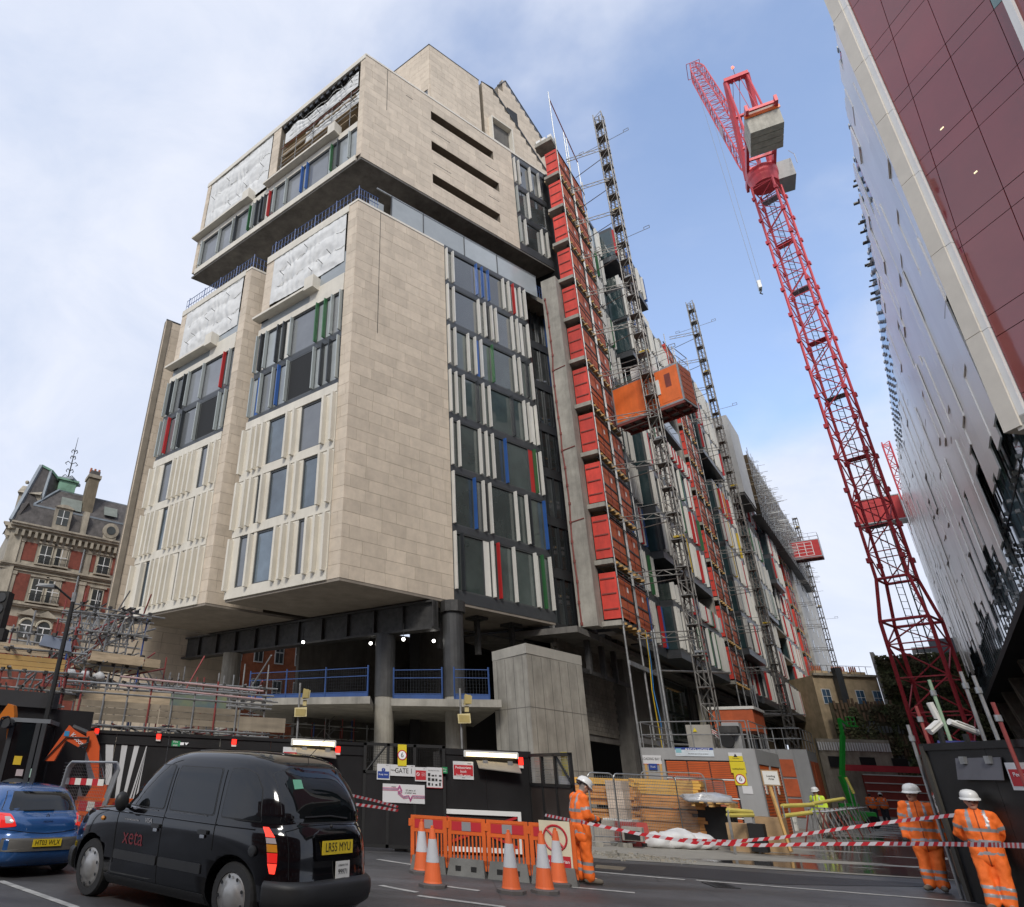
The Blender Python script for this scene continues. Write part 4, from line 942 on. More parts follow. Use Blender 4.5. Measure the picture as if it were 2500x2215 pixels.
# jib
JT = V((49.519, 62.832, 101.359)); JF = T+jd*1.3+V((0, 0, 2.6)); jv = (JT-JF).normalized(); jl = (JT-JF).length; ju = jv.cross(jn).normalized()
if ju.z < 0: ju = -ju
m = MB(); NS = 26
def jpt(i, j, k):
    t = i/NS; w = .85 if t > .12 else .3+.55*t/.12; w = w if t < .9 else w*(1-(t-.9)/.1*.6)
    hgt = w; return JF+jv*jl*t+jn*j*w+ju*k*hgt
for j in (-1, 1):
    for k in (-1, 1):
        for i in range(NS): m.tube(jpt(i, j, k), jpt(i+1, j, k), .085, CRANE, 6, cap=False)
for i in range(NS+1):
    for a, b_ in (((-1, -1), (1, -1)), ((1, -1), (1, 1)), ((1, 1), (-1, 1)), ((-1, 1), (-1, -1))):
        m.tube(jpt(i, *a), jpt(i, *b_), .035, CRANE, 4, cap=False)
        if i < NS: m.tube(jpt(i, *(a if i % 2 else b_)), jpt(i+1, *(b_ if i % 2 else a)), .035, CRANE, 4, cap=False)
m.build('jib', cr)
m = MB(); m.box(jpt(9, -1, 0)-jn*.1, (.06, 3.2, 1.3), mat('jib_sign', (.45, .30, .33), .5), R=Matrix((tuple(jn), tuple(jv), tuple(ju))).transposed()); m.box(jpt(11, 1, 0)+jn*.1, (.06, 3.0, 1.2), CRANE, R=Matrix((tuple(jn), tuple(jv), tuple(ju))).transposed()); m.build('jib_panel', cr)
m = MB(); m.path([JT-ju*1.8-jn*.9, JT-ju*1.8+jn*.9, JT+ju*.5+jn*.9, JT+ju*.5-jn*.9, JT-ju*1.8-jn*.9], .05, CRANE, 4)
for k in range(5): m.tube(JT-ju*1.8+jn*(-.9+k*.45), JT+ju*.4+jn*(-.9+k*.45), .03, CRANE, 4)
m.build('jib_head', cr)
m = MB(); m.tube(AT+jd*5.2, jpt(20, 0, 1), .055, CRANE, 5)
for k in (-.3, .3): m.tube(AT+jn*k+jd*.5, AT+jn*k+jd*5.2, .03, CRANE, 4); m.tube(AT+jn*k, T-jd*6+jn*k+V((0, 0, 3)), .03, CRANE, 4)
m.build('luffing_rope', cr)
HK = V((49.572, 62.791, 58.579))
m = MB(); m.tube(JT-jn*.35, HK-jn*.2, .022, GALV, 4); m.tube(JT+jn*.35-jv*3, HK+jn*.25, .022, GALV, 4); m.build('hoist_rope', cr)
m = MB(); m.box(HK-V((0, 0, .5)), (.9, .35, 1.1), PIPEW, yaw=JY+90); m.path([HK-V((0, 0, 1.0)), HK-V((0, 0, 1.4)), HK-V((.2, 0, 1.7)), HK-V((-.1, 0, 1.85))], .08, DKSTEEL); m.build('hook_block', cr)
# ================================================================== silver building on the right
S0 = V((21.7, 18.2, 0)); FV = Face(S0, 40.0, -1)
sb = thing('silver_office_building', 'curved silver panelled office building on the right of the side street', 'building', S0)
m = MB(); FV.box(m, -2.9, 78, -.47, -.43, 10.0, 14.0, mat('lower_glazing', (.16, .27, .33), .06, 0, var=.3, scale=.8, ior=1.8)); FV.box(m, -2.9, 78, -12, -.48, 10.0, 36, mat('teal_curtain_wall', (.09, .17, .15), .06, 0, var=.4, scale=.5, ior=2.0)); FV.box(m, -2.9, 78.3, -12.2, .1, 9.6, 10.0, BLACK); m.build('curtain_wall', sb); m = MB(); FV.box(m, -2.9, 78, -.46, -.30, 32.2, 35.95, mat('blue_top_glass', (.09, .20, .34), .05, 0, var=.3, scale=.6, ior=1.6)); m.build('top_glazing', sb)
m = MB()
FV.box(m, -2.9, 78, -11, -9, 0, 9.6, BLACK); FV.box(m, 20, 78, -4, -3.8, 0, 9.6, DGREY); FV.box(m, -2.9, 78, -8, -.6, 5.0, 5.3, DKSTEEL); m.build('ground_storey_wall', sb)
for k in range(7):
    m = MB(); a = 4+k*9; m.slab(FV.pt(a, -.6, 9.7), FV.d*.9, FV.n*-.9, FV.d*5-FV.n*2+V((0, 0, -9.7)), CONC); m.slab(FV.pt(a+.2, -.6, 9.7), FV.d*.9, FV.n*-.9, FV.d*-4.2-FV.n*2+V((0, 0, -9.7)), CONC)
    m.slab(FV.pt(a-2.2, .0, 4.9), FV.d*6, FV.n*-1.2, (0, 0, .4), CONC); m.build('raked_column', sb)
sp = Pieces('panel', sb); sg2 = Pieces('bracket', sb, 300); rs = random.Random(3)
mul = Pieces('mullion', sb)
for k in range(50): FV.box(mul, -2.5+k*1.6, -2.45+k*1.6, -.46, -.40, 10, 36, DGREY)
for z in (13.2, 16.4, 19.6, 22.8, 26, 29.2, 32.4): FV.box(mul, -2.9, 78, -.47, -.41, z, z+.08, DGREY)
ncol = 66
for c in range(ncol):
    a = -2.3+c*1.25; ph_ = a*.11
    zb = 10.5+abs(sin(ph_*1.9+.6))*2.0+(c % 3)*.45+(3.2 if c % 7 == 2 else 0)+max(0, (3-a)*.9)
    zt = 30.6+1.6*sin(a*.09+1)+rs.uniform(-.3, .3)+(c % 2)*.5+(2.4 if a > 45 else 0)
    z = zb+rs.uniform(0, .6)
    while z < zt-.4:
        h = min(rs.choice((3.2, 3.2, 4.8, 6.4)), zt-z)
        zm = z+h/2; off = .16+.10*sin(a*.13+zm*.06)+rs.choice((0, 0, .02, .05, .09)); tw = -math.degrees(math.atan(.10*.13*cos(a*.13+zm*.06)))-.4+rs.uniform(-.5, .2)
        if rs.random() > (.10 if z < 16 else .008): sp.add(FV.pt(a, off, zm), (.06, 1.27, h-.03), SILVER, yaw=40.0+tw)
        z += h
for c in range(58):
    for r in range(9):
        z = 32.6+r*.42 if c > -1 else 0
        if z < 36 and rs.random() < .8: FV.box(sg2, -2.5+c*1.4+(r % 2)*.5, -2.5+c*1.4+.34+(r % 2)*.5, -.29, -.24, z, z+.16, mat('bracket_grey', (.50, .51, .50), .5))
for c in range(36):
    for r in range(5):
        z = 10.2+r*.75
        if rs.random() < .6: FV.box(sg2, -2.6+c*.9, -2.42+c*.9, -.40, -.26, z, z+.14, mat('bracket_grey', (.36, .37, .36), .5))
sp.flush(); sg2.flush(); mul.flush()
m = MB()
for k in range(16):
    a = 13+k*.9+rs.uniform(-.3, .3); z = 36+rs.uniform(-.9, .05); c, d = FV.cd(a, a+rs.uniform(.1, .3), -.3, rs.uniform(-.1, .1), z, z+rs.uniform(.03, .12)); m.box(c, d, rs.choice((DGREY, FRAMEG, CONC, DKSTEEL)), yaw=40)
tag(m.build('roof_edge_bracket', sb), kind='stuff')
# loading platforms and hoist at the far end of the silver building
hb = thing('hoist_platforms', 'narrow red hoist mast with black loading platforms at the far end of the silver building', 'hoist', V((70.861, 76.123)+(0,)))
q = V((70.82, 76.162)+(0,)); m = MB(); lattice(m, q, 43.91, .8, 1.5, CRANE, yaw=40, r=.09, rb=.05); m.build('mast', hb)
HZ = (40.245, 36.635, 33.424, 30.348, 27.432)
for z in HZ:
    m = MB(); c = q+FV.d*.0-FV.n*2.3; m.box(c+V((0, 0, z)), (3.4, 3.4, .9), BLACK, yaw=40); m.build('platform', hb)
    m = MB()
    for w in (.5, 1.0, 1.5): m.tube(c+FV.d*-1.7+FV.n*1.7+V((0, 0, z+w+.3)), c+FV.d*-1.7-FV.n*1.7+V((0, 0, z+w+.3)), .04, GALV, 4)
    m.build('rail', hb)
hk = thing('hoist_cage', 'red goods hoist cage on the mast behind the tower crane', 'hoist cage', V((65.968, 75.155, 33.348)))
c = V((65.987, 75.138, 33.451)); m = MB(); m.box(c, (4.6, 2.0, 3.0), mat('cage_red', (.5, .03, .03)), yaw=-50+90); m.build('cage_body', hk)
m = MB(); 
for k in range(2): m.box(c+V((0, 0, -1.55+k*3.1)), (4.7, 2.1, .12), GALV, yaw=40); m.box(c+hd(130, 2.3*(1 if k else -1))-hd(40, 1.0), (.12, .12, 3.0), PIPEW, yaw=40)
m.build('cage_frame', hk)
q = V((66.618, 74.579)+(0,)); hm = thing('hoist_mast', 'thin grey lattice mast seen through the tower crane', 'hoist mast', q)
m = MB(); lattice(m, q, 42, .8, 1.5, MASTM, yaw=40, r=.07, rb=.04); m.build('lattice', hm)
# ================================================================== red glass building overhead
RW0 = V((18.64, 15.12, 0)); FG = Face(RW0, 176.7, 1)
rg = thing('red_glass_building', 'overhanging office building of dark red glass with a cream stone edge, top right', 'building', RW0)
def lean(z, k=.10): return (z-17.5)*k
def para(mb, a0, a1, z0, z1, o0, o1, m, k=.10):
    mb.prism([FG.pt(a0+lean(z0, k), o0, z0), FG.pt(a1+lean(z0, k), o0, z0), FG.pt(a1+lean(z1, k), o0, z1), FG.pt(a0+lean(z1, k), o0, z1)], FG.n*(o1-o0), m)
Z = [11.35, 11.9, 13.8, 14.52, 17.08, 17.78, 20.2, 20.9, 23.2, 23.8, 26.05, 26.65, 29.1, 29.7, 32.3, 32.9, 35.6]
XS = [0, 1, 2, 3, 4, 5, 6, 7]
def XE(j, z): return (.19+.028*(z-26.6), .49+.105*(z-20.95), 1.69+.086*(z-17.65), 3.34+.10*(z-20.26), 5.3+.10*(z-20.3), 7.4+.10*(z-20.3), 9.5+.1*(z-20.3), 11.6+.1*(z-20.3))[j]
m = MB(); para(m, -.1, 14, 11.3, 37, -6, -.06, BLACK, 0.0)
m2 = MB()
for i in range(len(Z)-1):
    for j in range(len(XS)-1):
        if j >= 3 and i > 7: mm_ = mat('sea_green_glass', (.10, .22, .20), .05, ior=2.0)
        else: mm_ = REDGL
        z0, z1 = Z[i]+.012, Z[i+1]-.012; q = [max(XE(j, z0), XE(0, z0))+.012, max(XE(j+1, z0), XE(0, z0))-.012, max(XE(j+1, z1), XE(0, z1))-.012, max(XE(j, z1), XE(0, z1))+.012]
        if q[2]-q[3] < .06: continue
        if q[1] < q[0]: q[1] = q[0]+.004
        o = rs.uniform(-.003, .003); p = MB(); p.prism([FG.pt(q[0], -.03, z0), FG.pt(q[1], -.03, z0), FG.pt(q[2], -.03, z1), FG.pt(q[3], -.03, z1)], FG.n*(.03+o), mm_); p.build('glass_panel', rg)
para(m2, 3.40, 3.58, 20.9, 37, 0, .12, WHITE); m2.build('white_mullion', rg)
m3 = MB(); para(m3, -.1, 14, 11.3, 37, -.08, -.035, BLACK, .02); m3.build('panel_backing', rg)
for i, (z0, z1) in enumerate(zip([11.0, 14.15, 17.4, 20.5, 23.5, 26.4, 29.4, 32.6], [14.13, 17.38, 20.48, 23.48, 26.38, 29.38, 32.58, 36.5])):
    p = MB(); para(p, -.74, -.26, z0, z1, -.5, .16, CREAM, .028); p.build('cream_band', rg); p = MB(); para(p, -.255, -.075, z0, z1, -.5, .10, WHITE, .028); p.build('white_trim', rg)
p = MB(); para(p, -.6, 14, 10.9, 11.3, -7, .1, CREAM, 0.0); p.build('soffit_edge', rg)
for (a, z, w, h) in ((1.0, 21.2, .12, .05), (1.25, 18.9, .10, .05)):
    p = MB(); FG.box(p, a, a+w, .004, .012, z, z+h, mat('office_light', (.9, .85, .6), emit=(1, .85, .5), estr=.7)); p.build('office_light', rg)
# ================================================================== far end of the street
IVY = mat('ivy', (.085, .125, .04), .8, 0, var=.5, scale=.8, col2=(.14, .10, .06), rnd=.5)
lwD = 95
A = V((59.138, 74.349)+(0,)); Bp = V((66.404, 67.937)+(0,)); lwz = 15.877
lw_ = thing('living_wall_building', 'building whose end wall is covered in dense green climbing plants', 'building', A)
dv = (Bp-A); lwl = dv.length; dv.normalize(); nv = V((dv.y, -dv.x, 0)); nv = nv if nv.dot(-A) > 0 else -nv
m = MB(); m.slab(A-nv*.3, dv*lwl, -nv*9, (0, 0, lwz-.6), mat('ivy_wall', (.10, .09, .07), .9)); m.build('wall', lw_)
m = MB(); m.slab(A-dv*.35-nv*.2, dv*.35, -nv*9, (0, 0, lwz+.2), mat('pale_render', (.4, .4, .4))); m.build('end_strip', lw_)
m = MB(); m.slab(A+dv*5-nv*3, dv*9, -nv*4, (0, 0, lwz+1.6), LEAD); m.build('plant_room', lw_)
def leaves(name, parent, o, d, l, h, n, nrm, size=.28, mt=None, z0=0, thick=.5, clump=None):
    mt = mt or IVY; vs = []; fs = []; r_ = random.Random(len(name)+n)
    for k in range(n):
        a, z = r_.uniform(0, l), z0+r_.uniform(0, h)
        if clump and noise.noise(V((a*clump, z*clump*.5, 3))) < -.12: continue
        t = (noise.noise(V((a*.6, z*.6, 0)))+.5)*thick+r_.uniform(0, .12)
        c = o+d*a+nrm*t+V((0, 0, z)); u = V((r_.uniform(-1, 1), r_.uniform(-1, 1), r_.uniform(-1, 1))).normalized()*size*r_.uniform(.5, 1.1); w = u.orthogonal().normalized()*size*.6
        if r_.random() < .7: w = w-nrm*w.dot(nrm)
        i = len(vs); vs += [c-u*.5, c+w*.5, c+u*.5, c-w*.5]; fs.append((i, i+1, i+2, i+3))
    b = MB(); b.add(vs, fs, mt); return tag(b.build(name, parent), kind='stuff')
leaves('climbing_plants', lw_, A, dv, lwl, lwz-.4, 16000, nv, .6, thick=.7)
# stock brick houses with the planted trellis in front
H0 = V((52.47, 75.571)+(0,)); H1 = V((59.56, 75.29)+(0,)); hz = 12.842+.6
bh = thing('brick_house', 'stock brick house with white sash windows and chimney pots at the street end', 'house', H1)
dd = (H1-H0); hl = dd.length; dd.normalize(); nn = V((dd.y, -dd.x, 0)); nn = nn if nn.dot(-H0) > 0 else -nn
hw = MB(); hw.slab(H0-nn*.2, dd*hl, -nn*7, (0, 0, hz), BRICKY); hw.build('wall', bh)
hc = MB(); hc.slab(H0-nn*.15, dd*hl, nn*.2, (0, 0, .01), VSTONE); hc.slab(H0-nn*.2+V((0, 0, hz)), dd*hl, nn*.3, (0, 0, .25), VSTONE); hc.build('parapet', bh)
for f in (.08, .60, .86):
    w = MB(); o = H0+dd*(hl*f)+V((0, 0, hz-3.0))-nn*.2; w.slab(o, dd*.95, nn*.06, (0, 0, 1.6), WHITE); w.build('window', bh)
    w = MB(); 
    for i in range(2):
        for j in range(2): w.slab(o+dd*(.07+i*.43)+nn*.06+V((0, 0, .08+j*.76)), dd*.38, nn*.02, (0, 0, .7), GLASSB)
    w.build('pane', bh)
for f, n in ((.3, 5), (.62, 7), (.9, 4)):
    c = MB(); o = H0+dd*(hl*f)-nn*3+V((0, 0, hz)); c.slab(o, dd*1.6, -nn*.8, (0, 0, 1.0), BRICKY)
    for k in range(n): c.lathe(o+dd*(.15+k*.22)-nn*.4+V((0, 0, 1.0)), [(.09, 0), (.07, .6)], BRICKO, 8)
    c.build('chimney', bh)
c = MB()
for k in range(10): c.tube(H0+dd*(hl*k/10)-nn*.5+V((0, 0, hz)), H0+dd*(hl*k/10)-nn*.5+V((0, 0, hz+1.2)), .03, GALV, 4)
c.tube(H0-nn*.5+V((0, 0, hz+1.2)), H1-nn*.5+V((0, 0, hz+1.2)), .03, GALV, 4); c.tube(H0+dd*(hl*.52)-nn*1+V((0, 0, hz)), H0+dd*(hl*.52)-nn*1+V((0, 0, hz+2.2)), .05, GALV); c.build('roof_rail', bh)
c = MB(); c.tube(H0+dd*(hl*.42)+nn*.1+V((0, 0, 6)), H0+dd*(hl*.42)+nn*.1+V((0, 0, hz-.4)), .12, mat('drain_pink', (.35, .14, .12)), 6); c.slab(H0+dd*(hl*.30)+V((0, 0, 5)), dd*.7, nn*.7, (0, 0, hz-4.2), DGREY); c.build('drain_pipe', bh)
tz = 10.417; T0, T1 = H0+nn*1.5, H1+nn*1.5+dd*3.5
tr = thing('planted_trellis', 'brown wire trellis screen with climbing plants in front of the brick house', 'trellis', T0)
tl = (T1-T0).length
m = MB(); m.slab(T0, dd*tl, -nn*.1, (0, 0, tz), mat('trellis_brown', (.15, .11, .075), .9, col2=(.06, .07, .03))); m.build('screen', tr)
for k in range(26):
    m = MB(); a = T0+dd*(.3+k*(tl-.6)/25)+nn*.12; rz = random.Random(k)
    for j in range(9): m.slab(a+V((0, 0, 1+j*tz/9.5)), dd*.22, nn*.1, (0, 0, rz.uniform(.5, 1.2)), mat('brown_stem', (.20, .13, .08), .9) if j % 3 else GALV)
    m.build('stem', tr)
leaves('trellis_leaves', tr, T0+nn*.15, dd, tl, tz, 6500, nn, .42, thick=.25, clump=.7)
# low frontage, site enclosure and scaffold at the far end
fe = thing('street_end_enclosure', 'red mesh and grey hoist enclosure with a balustrade at the far end of the street', 'enclosure', V((-274.922, -382.681)+(0,)))
E0, E1 = V((43.991, 64.411)+(0,)), V((49.588, 62.777)+(0,)); ed = (E1-E0).normalized(); el = (E1-E0).length; en = V((ed.y, -ed.x, 0)); en = en if en.dot(-E0) > 0 else -en
m = MB(); m.slab(E0-en*1.5, ed*el, -en*.3, (0, 0, 6.2), VSTONE); m.build('white_frontage', fe)
m = MB()
for k in range(28): m.slab(E0+ed*(k*el/28)-en*1.4+V((0, 0, 5.2)), ed*.12, en*.1, (0, 0, .7), WHITE)
for k in range(4): m.slab(E0+ed*(.6+k*2.5)-en*1.4+V((0, 0, 3.8)), ed*1.2, en*.05, (0, 0, .9), BLACK)
m.build('balustrade', fe)
m = MB(); m.slab(E0+ed*2.5, ed*5, -en*.3, (0, 0, 3.2), mat('faded_red_mesh', (.30, .05, .035), .7, var=.2))
for k in range(5): m.slab(E0+ed*2.5+V((0, 0, .6+k*.65)), ed*5, en*.05, (0, 0, .08), PIPEW)
m.slab(E0+ed*7.5, ed*1.6, -en*.3, (0, 0, 3.7), GALV); m.slab(E0+ed*1.2+V((0, 0, 3.5)), ed*8, -en*.5, (0, 0, .5), CRANE); m.build('mesh_panel', fe)
m = MB(); m.slab(E0+ed*8+en*.06+V((0, 0, 1.4)), ed*.9, en*.02, (0, 0, 1.9), FYEL); m.build('yellow_notice', fe)
# far pale tower with scaffold, between the crane and the silver building
ft = thing('far_tower_scaffold', 'hazy pale tower wrapped in scaffolding far beyond the crane', 'building', V((150, 165, 0)))
m = MB(); c = V((127.269, 141.077)+(0,)); m.box(c+V((0, 0, 13)), (9, 9, 32), mat('far_pale', (.62, .62, .60), .9), yaw=40); m.build('core', ft)
m = MB()
for k in range(9): m.box(c+V((0, 0, 6+k*3)), (10, 10, .4), TIMBER if k % 2 else GALV, yaw=40)
m.build('deck', ft)
# ================================================================== Victorian building on the left
VP = V((-26.516, 59.346)+(0,)); FVi = Face(VP, RY, 1)
vb = thing('victorian_building', 'ornate red brick and stone Victorian mansion block with slate mansard roof', 'building', VP)
va0, va1 = -5.0, 12
m = MB(); FVi.box(m, va0, va1, -10, 0, 0, 20.9, VSTONE); m.build('wall', vb)
FVc = Face(FVi.pt(va0, 0, 0), -17, -1); m = MB(); FVc.box(m, 0, 5, -1, .0, 0, 20.9, VSTONE)
m2 = MB(); FVc.box(m2, 1.0, 2.4, 0, .05, 14.2, 16.6, BRICK); FVc.box(m2, .9, 2.2, 0, .05, 17.6, 19.6, BRICK); m.build('corner_wall', vb)
VB = Pieces('brick_panel', vb); VS = Pieces('stone_band', vb); VW = Pieces('window', vb); VG = Pieces('pane', vb); VI = Pieces('balcony_rail', vb)
FVc.box(VB, .9, 1.5, 0, .05, 17.5, 19.6, BRICK); FVc.box(VB, 2.9, 4.6, 0, .05, 14.3, 16.7, BRICK)
for (a0, a1, z0, z1) in ((-3.783, -2.553, 17.673, 19.366), (0.395, 1.584, 17.652, 19.353), (2.181, 2.677, 17.674, 19.299), (4.26, 4.774, 17.712, 19.364), (-3.95, -2.511, 14.118, 16.486), (0.31, 1.599, 14.14, 16.407), (2.094, 2.711, 14.085, 16.377), (4.112, 4.75, 14.111, 16.441), (-3.778, -2.606, 11.886, 12.729), (0.347, 1.349, 10.607, 12.68), (2.436, 2.953, 10.567, 12.582), (4.766, 5.484, 10.59, 12.646)): FVi.box(VB, a0, a1, 0, .045, z0, z1, BRICK)
FVi.box(VB, -3.9, 4.5, 0, .04, 5, 9.9, BRICK)
for (a0, a1, z0, z1) in ((-2.217, -1.251, 17.57, 19.28), (-0.858, 0.131, 17.638, 19.274), (2.953, 3.99, 17.62, 19.257), (-2.178, -1.235, 14.175, 16.17), (-0.861, 0.104, 14.204, 16.221), (3.04, 3.936, 14.105, 16.089)):
    FVi.box(VW, a0-.1, a1+.1, 0, .10, z0-.05, z1+.12, mat('cream_surround', (.5, .46, .36), .7)); FVi.box(VG, a0, a1, .1, .11, z0, z1, GLASS)
    FVi.box(VW, a0, a1, .11, .14, (z0+z1)/2-.03, (z0+z1)/2+.03, WHITE); FVi.box(VW, (a0+a1)/2-.03, (a0+a1)/2+.03, .11, .14, z0, z1, WHITE); FVi.box(VS, a0-.3, a1+.3, 0, .22, z1+.15, z1+.32, VSTONE)
    FVi.box(VI, a0-.15, a1+.15, .40, .43, z0+.55, z0+.6, BLACK)
    for k in range(12): x = a0-.15+(a1-a0+.3)*k/11; FVi.box(VI, x, x+.025, .40, .43, z0-.05, z0+.6, BLACK)
    FVi.box(VS, a0-.25, a1+.25, 0, .45, z0-.16, z0-.04, VSTONE)
for (a0, a1, z0, z1) in ((-2.282, -1.324, 11.046, 12.57), (-0.915, 0.147, 10.712, 12.55)):
    ac, r_ = (a0+a1)/2, (a1-a0)/2
    w = MB(); pts = [(a0, z0)]+[(ac-r_*cos(pi*k/12), z1-r_+r_*sin(pi*k/12)) for k in range(13)]+[(a1, z0)]
    w.prism([FVi.pt(a, .08, z) for a, z in pts], FVi.n*.03, GLASS); w.build('arched_window', vb)
    w = MB(); 
    for k in range(12):
        t0, t1 = pi*k/12, pi*(k+1)/12; w.tube(FVi.pt(ac-(r_+.1)*cos(t0), .1, z1-r_+(r_+.1)*sin(t0)), FVi.pt(ac-(r_+.1)*cos(t1), .1, z1-r_+(r_+.1)*sin(t1)), .11, mat('cream_surround', (.5, .46, .36)), 6)
    FVi.box(w, ac-.04, ac+.04, .1, .16, z0, z1-r_, WHITE); FVi.box(w, a0, a1, .1, .16, z1-r_-.05, z1-r_+.05, WHITE)
    w.prism([FVi.pt(ac-1.0, .1, z1+.35), FVi.pt(ac+1.0, .1, z1+.35), FVi.pt(ac, .1, z1+.95)], FVi.n*.25, VSTONE); w.build('arch_surround', vb)
for z, h, o in ((20.3, .25, .35), (20.55, .2, .65), (20.75, .15, .8), (17.0, .12, .25), (17.12, .18, .4), (16.7, .08, .15), (13.6, .14, .3), (13.74, .14, .42), (10.0, .2, .35)):
    FVi.box(VS, va0-.2, va1, 0, o, z, z+h, VSTONE); FVc.box(VS, -.1, 5, 0, o, z, z+h, VSTONE)
for k in range(26): FVi.box(VS, va0+.3+k*.55, va0+.52+k*.55, .0, .55, 19.75, 20.3, VSTONE)
for k in range(7): FVc.box(VS, .3+k*.6, .52+k*.6, .0, .55, 19.75, 20.3, VSTONE)
for a in (-3.95, -.2, 2.0): 
    for z0, z1 in ((17.35, 19.6), (14.0, 16.6)): FVi.box(VS, a-.28, a+.28, 0, .12, z0, z1, VSTONE); FVi.box(VS, a-.34, a+.34, 0, .18, z1-.3, z1, VSTONE)
for p in (VB, VS, VW, VG, VI): p.flush()
m = MB(); m.tube(FVi.pt(1.491, .25, 6), FVi.pt(1.491, .25, 19.6), .09, GALV, 6); m.build('drain_pipe', vb)
def slope(mb, a0, a1, o0, z0, o1, z1, mm_): mb.prism([FVi.pt(a0, o0, z0), FVi.pt(a1, o0, z0), FVi.pt(a1, o1, z1), FVi.pt(a0, o1, z1)], -FVi.n*.3, mm_)
m = MB(); slope(m, va0+.2, va1, .3, 20.9, -.35, 23.0, SLATE)
m.prism([FVi.pt(-3.6, -.4, 23.1), FVi.pt(va1, -.4, 23.1), FVi.pt(va1, -2.2, 25.7), FVi.pt(-1.7, -2.2, 25.6)], -FVi.n*.3, SLATE)
m.prism([FVc.pt(0, .3, 20.9), FVc.pt(5, .3, 20.9), FVc.pt(5, -.5, 23), FVc.pt(0, -.5, 23)], -FVc.n*.3, SLATE); m.build('roof', vb)
m = MB(); FVi.box(m, -3.8, va1, -.45, -.3, 22.95, 23.12, LEAD); FVi.box(m, -1.8, va1, -2.4, -2.2, 25.6, 25.75, LEAD); m.sq(FVi.pt(-3.7, -.4, 23.1), FVi.pt(-1.7, -2.2, 25.7), .2, LEAD)
m.build('ridge', vb)
# corner turret with steep slate roof, copper cap and iron finial
tb = MB(); b0 = [FVi.pt(-5.4, .3, 20.95), FVi.pt(-3.0, .2, 20.95), FVi.pt(-3.0, -4, 20.95), FVi.pt(-5.8, -4, 20.95)]; t0 = [FVi.pt(-4.1, -1.6, 27.0), FVi.pt(-3.2, -1.7, 27.0), FVi.pt(-3.2, -2.8, 27.0), FVi.pt(-4.1, -2.8, 27.0)]
b0 = [FVi.pt(-5.3, .2, 21.0), FVi.pt(-3.3, -.1, 21.0), FVi.pt(-.8, -3.5, 25.5), FVi.pt(-5.4, -5, 21.0)]; t0 = [FVi.pt(-3.9, -1.8, 27.6), FVi.pt(-2.9, -2.0, 27.4), FVi.pt(-1.2, -3.5, 26.6), FVi.pt(-3.9, -4.5, 27.6)]
tb.hexa(b0+t0, SLATE); tb.build('turret_roof', vb)
m = MB(); m.sq(b0[0], t0[0], .28, LEAD); m.sq(b0[1], t0[1], .22, LEAD); m.sq(t0[0], t0[1], .22, COPPER); m.sq(t0[1], t0[2], .25, COPPER); m.build('lead_hip', vb)
F0 = FVi.pt(-1.1, -3.2, 0)
m = MB(); m.box(F0+V((0, 0, 26.0)), (2.0, 1.6, 1.6), COPPER, yaw=RY); m.box(F0+V((0, 0, 26.9)), (2.4, 2.0, .18), COPPER, yaw=RY); m.prism([F0+V((-1, -1, 27)), F0+V((1, -1, 27)), F0+V((1, 1, 27)), F0+V((-1, 1, 27))], (0, 0, .25), LEAD); m.build('copper_lantern', vb)
m = MB(); m.tube(F0+V((0, 0, 27.2)), F0+V((0, 0, 32.2)), .08, BLACK, 6, r2=.02)
for z, w in ((27.6, .55), (28.3, .35), (29.1, .6), (29.8, .25), (30.5, .3)):
    for a in range(4):
        u = V((cos(a*pi/2+.4), sin(a*pi/2+.4), 0)); m.path([F0+V((0, 0, z)), F0+u*w*.6+V((0, 0, z+.25)), F0+u*w+V((0, 0, z)), F0+u*w*.7+V((0, 0, z-.15))], .04, BLACK, 4)
m.build('iron_finial', vb)
m = MB(); c0 = FVi.pt(1.05, -1.5, 0); m.box(c0+V((0, 0, 24.6)), (1.5, 1.0, 5.4), mat('sooty_stone', (.20, .165, .115), .9, dirt=.3), yaw=RY); m.box(c0+V((0, 0, 27.4)), (1.8, 1.25, .35), VSTONE, yaw=RY)
m.box(c0+V((0, 0, 27.8)), (1.4, .9, .5), SLATE, yaw=RY)
for k in range(3): m.lathe(c0+FVi.d*(-.4+k*.4)+V((0, 0, 28)), [(.14, 0), (.11, .5)], BRICKO, 8)
FVi.box(m, .7, 1.2, -.9, .5, 20.9, 23.2, VSTONE); m.build('chimney', vb)
for (a0, a1, z0, z1) in ((-1.599, -0.596, 21.392, 22.853),):
    m = MB(); FVi.box(m, a0-.25, a1+.25, -1.2, .45, z0-.4, z1+.2, VSTONE); m.build('dormer', vb)
    m = MB(); FVi.box(m, a0, a1, .45, .48, z0, z1, GLASS); FVi.box(m, a0, a1, .48, .5, (z0+z1)/2-.03, (z0+z1)/2+.03, WHITE); FVi.box(m, (a0+a1)/2-.03, (a0+a1)/2+.03, .48, .5, z0, z1, WHITE); m.build('dormer_window', vb)
    m = MB(); m.prism([FVi.pt(a0-.4+(a1-a0+.8)*k/8, .4, z1+.2+.35*sin(pi*k/8)) for k in range(9)], FVi.n*.2, VSTONE); m.build('dormer_hood', vb)
ov = (3.439, 21.86); m = MB(); m.lathe(FVi.pt(ov[0], .1, ov[1]), [(.75, 0), (.75, .35), (.5, .36)], VSTONE, 20, ax=tuple(FVi.n)); m.lathe(FVi.pt(ov[0], .3, ov[1]), [(.42, .1), (.42, .2)], GLASS, 20, ax=tuple(FVi.n)); FVi.box(m, ov[0]-.6, ov[0]+.6, 0, .4, ov[1]-1.2, ov[1]-.5, VSTONE); m.build('round_dormer', vb)
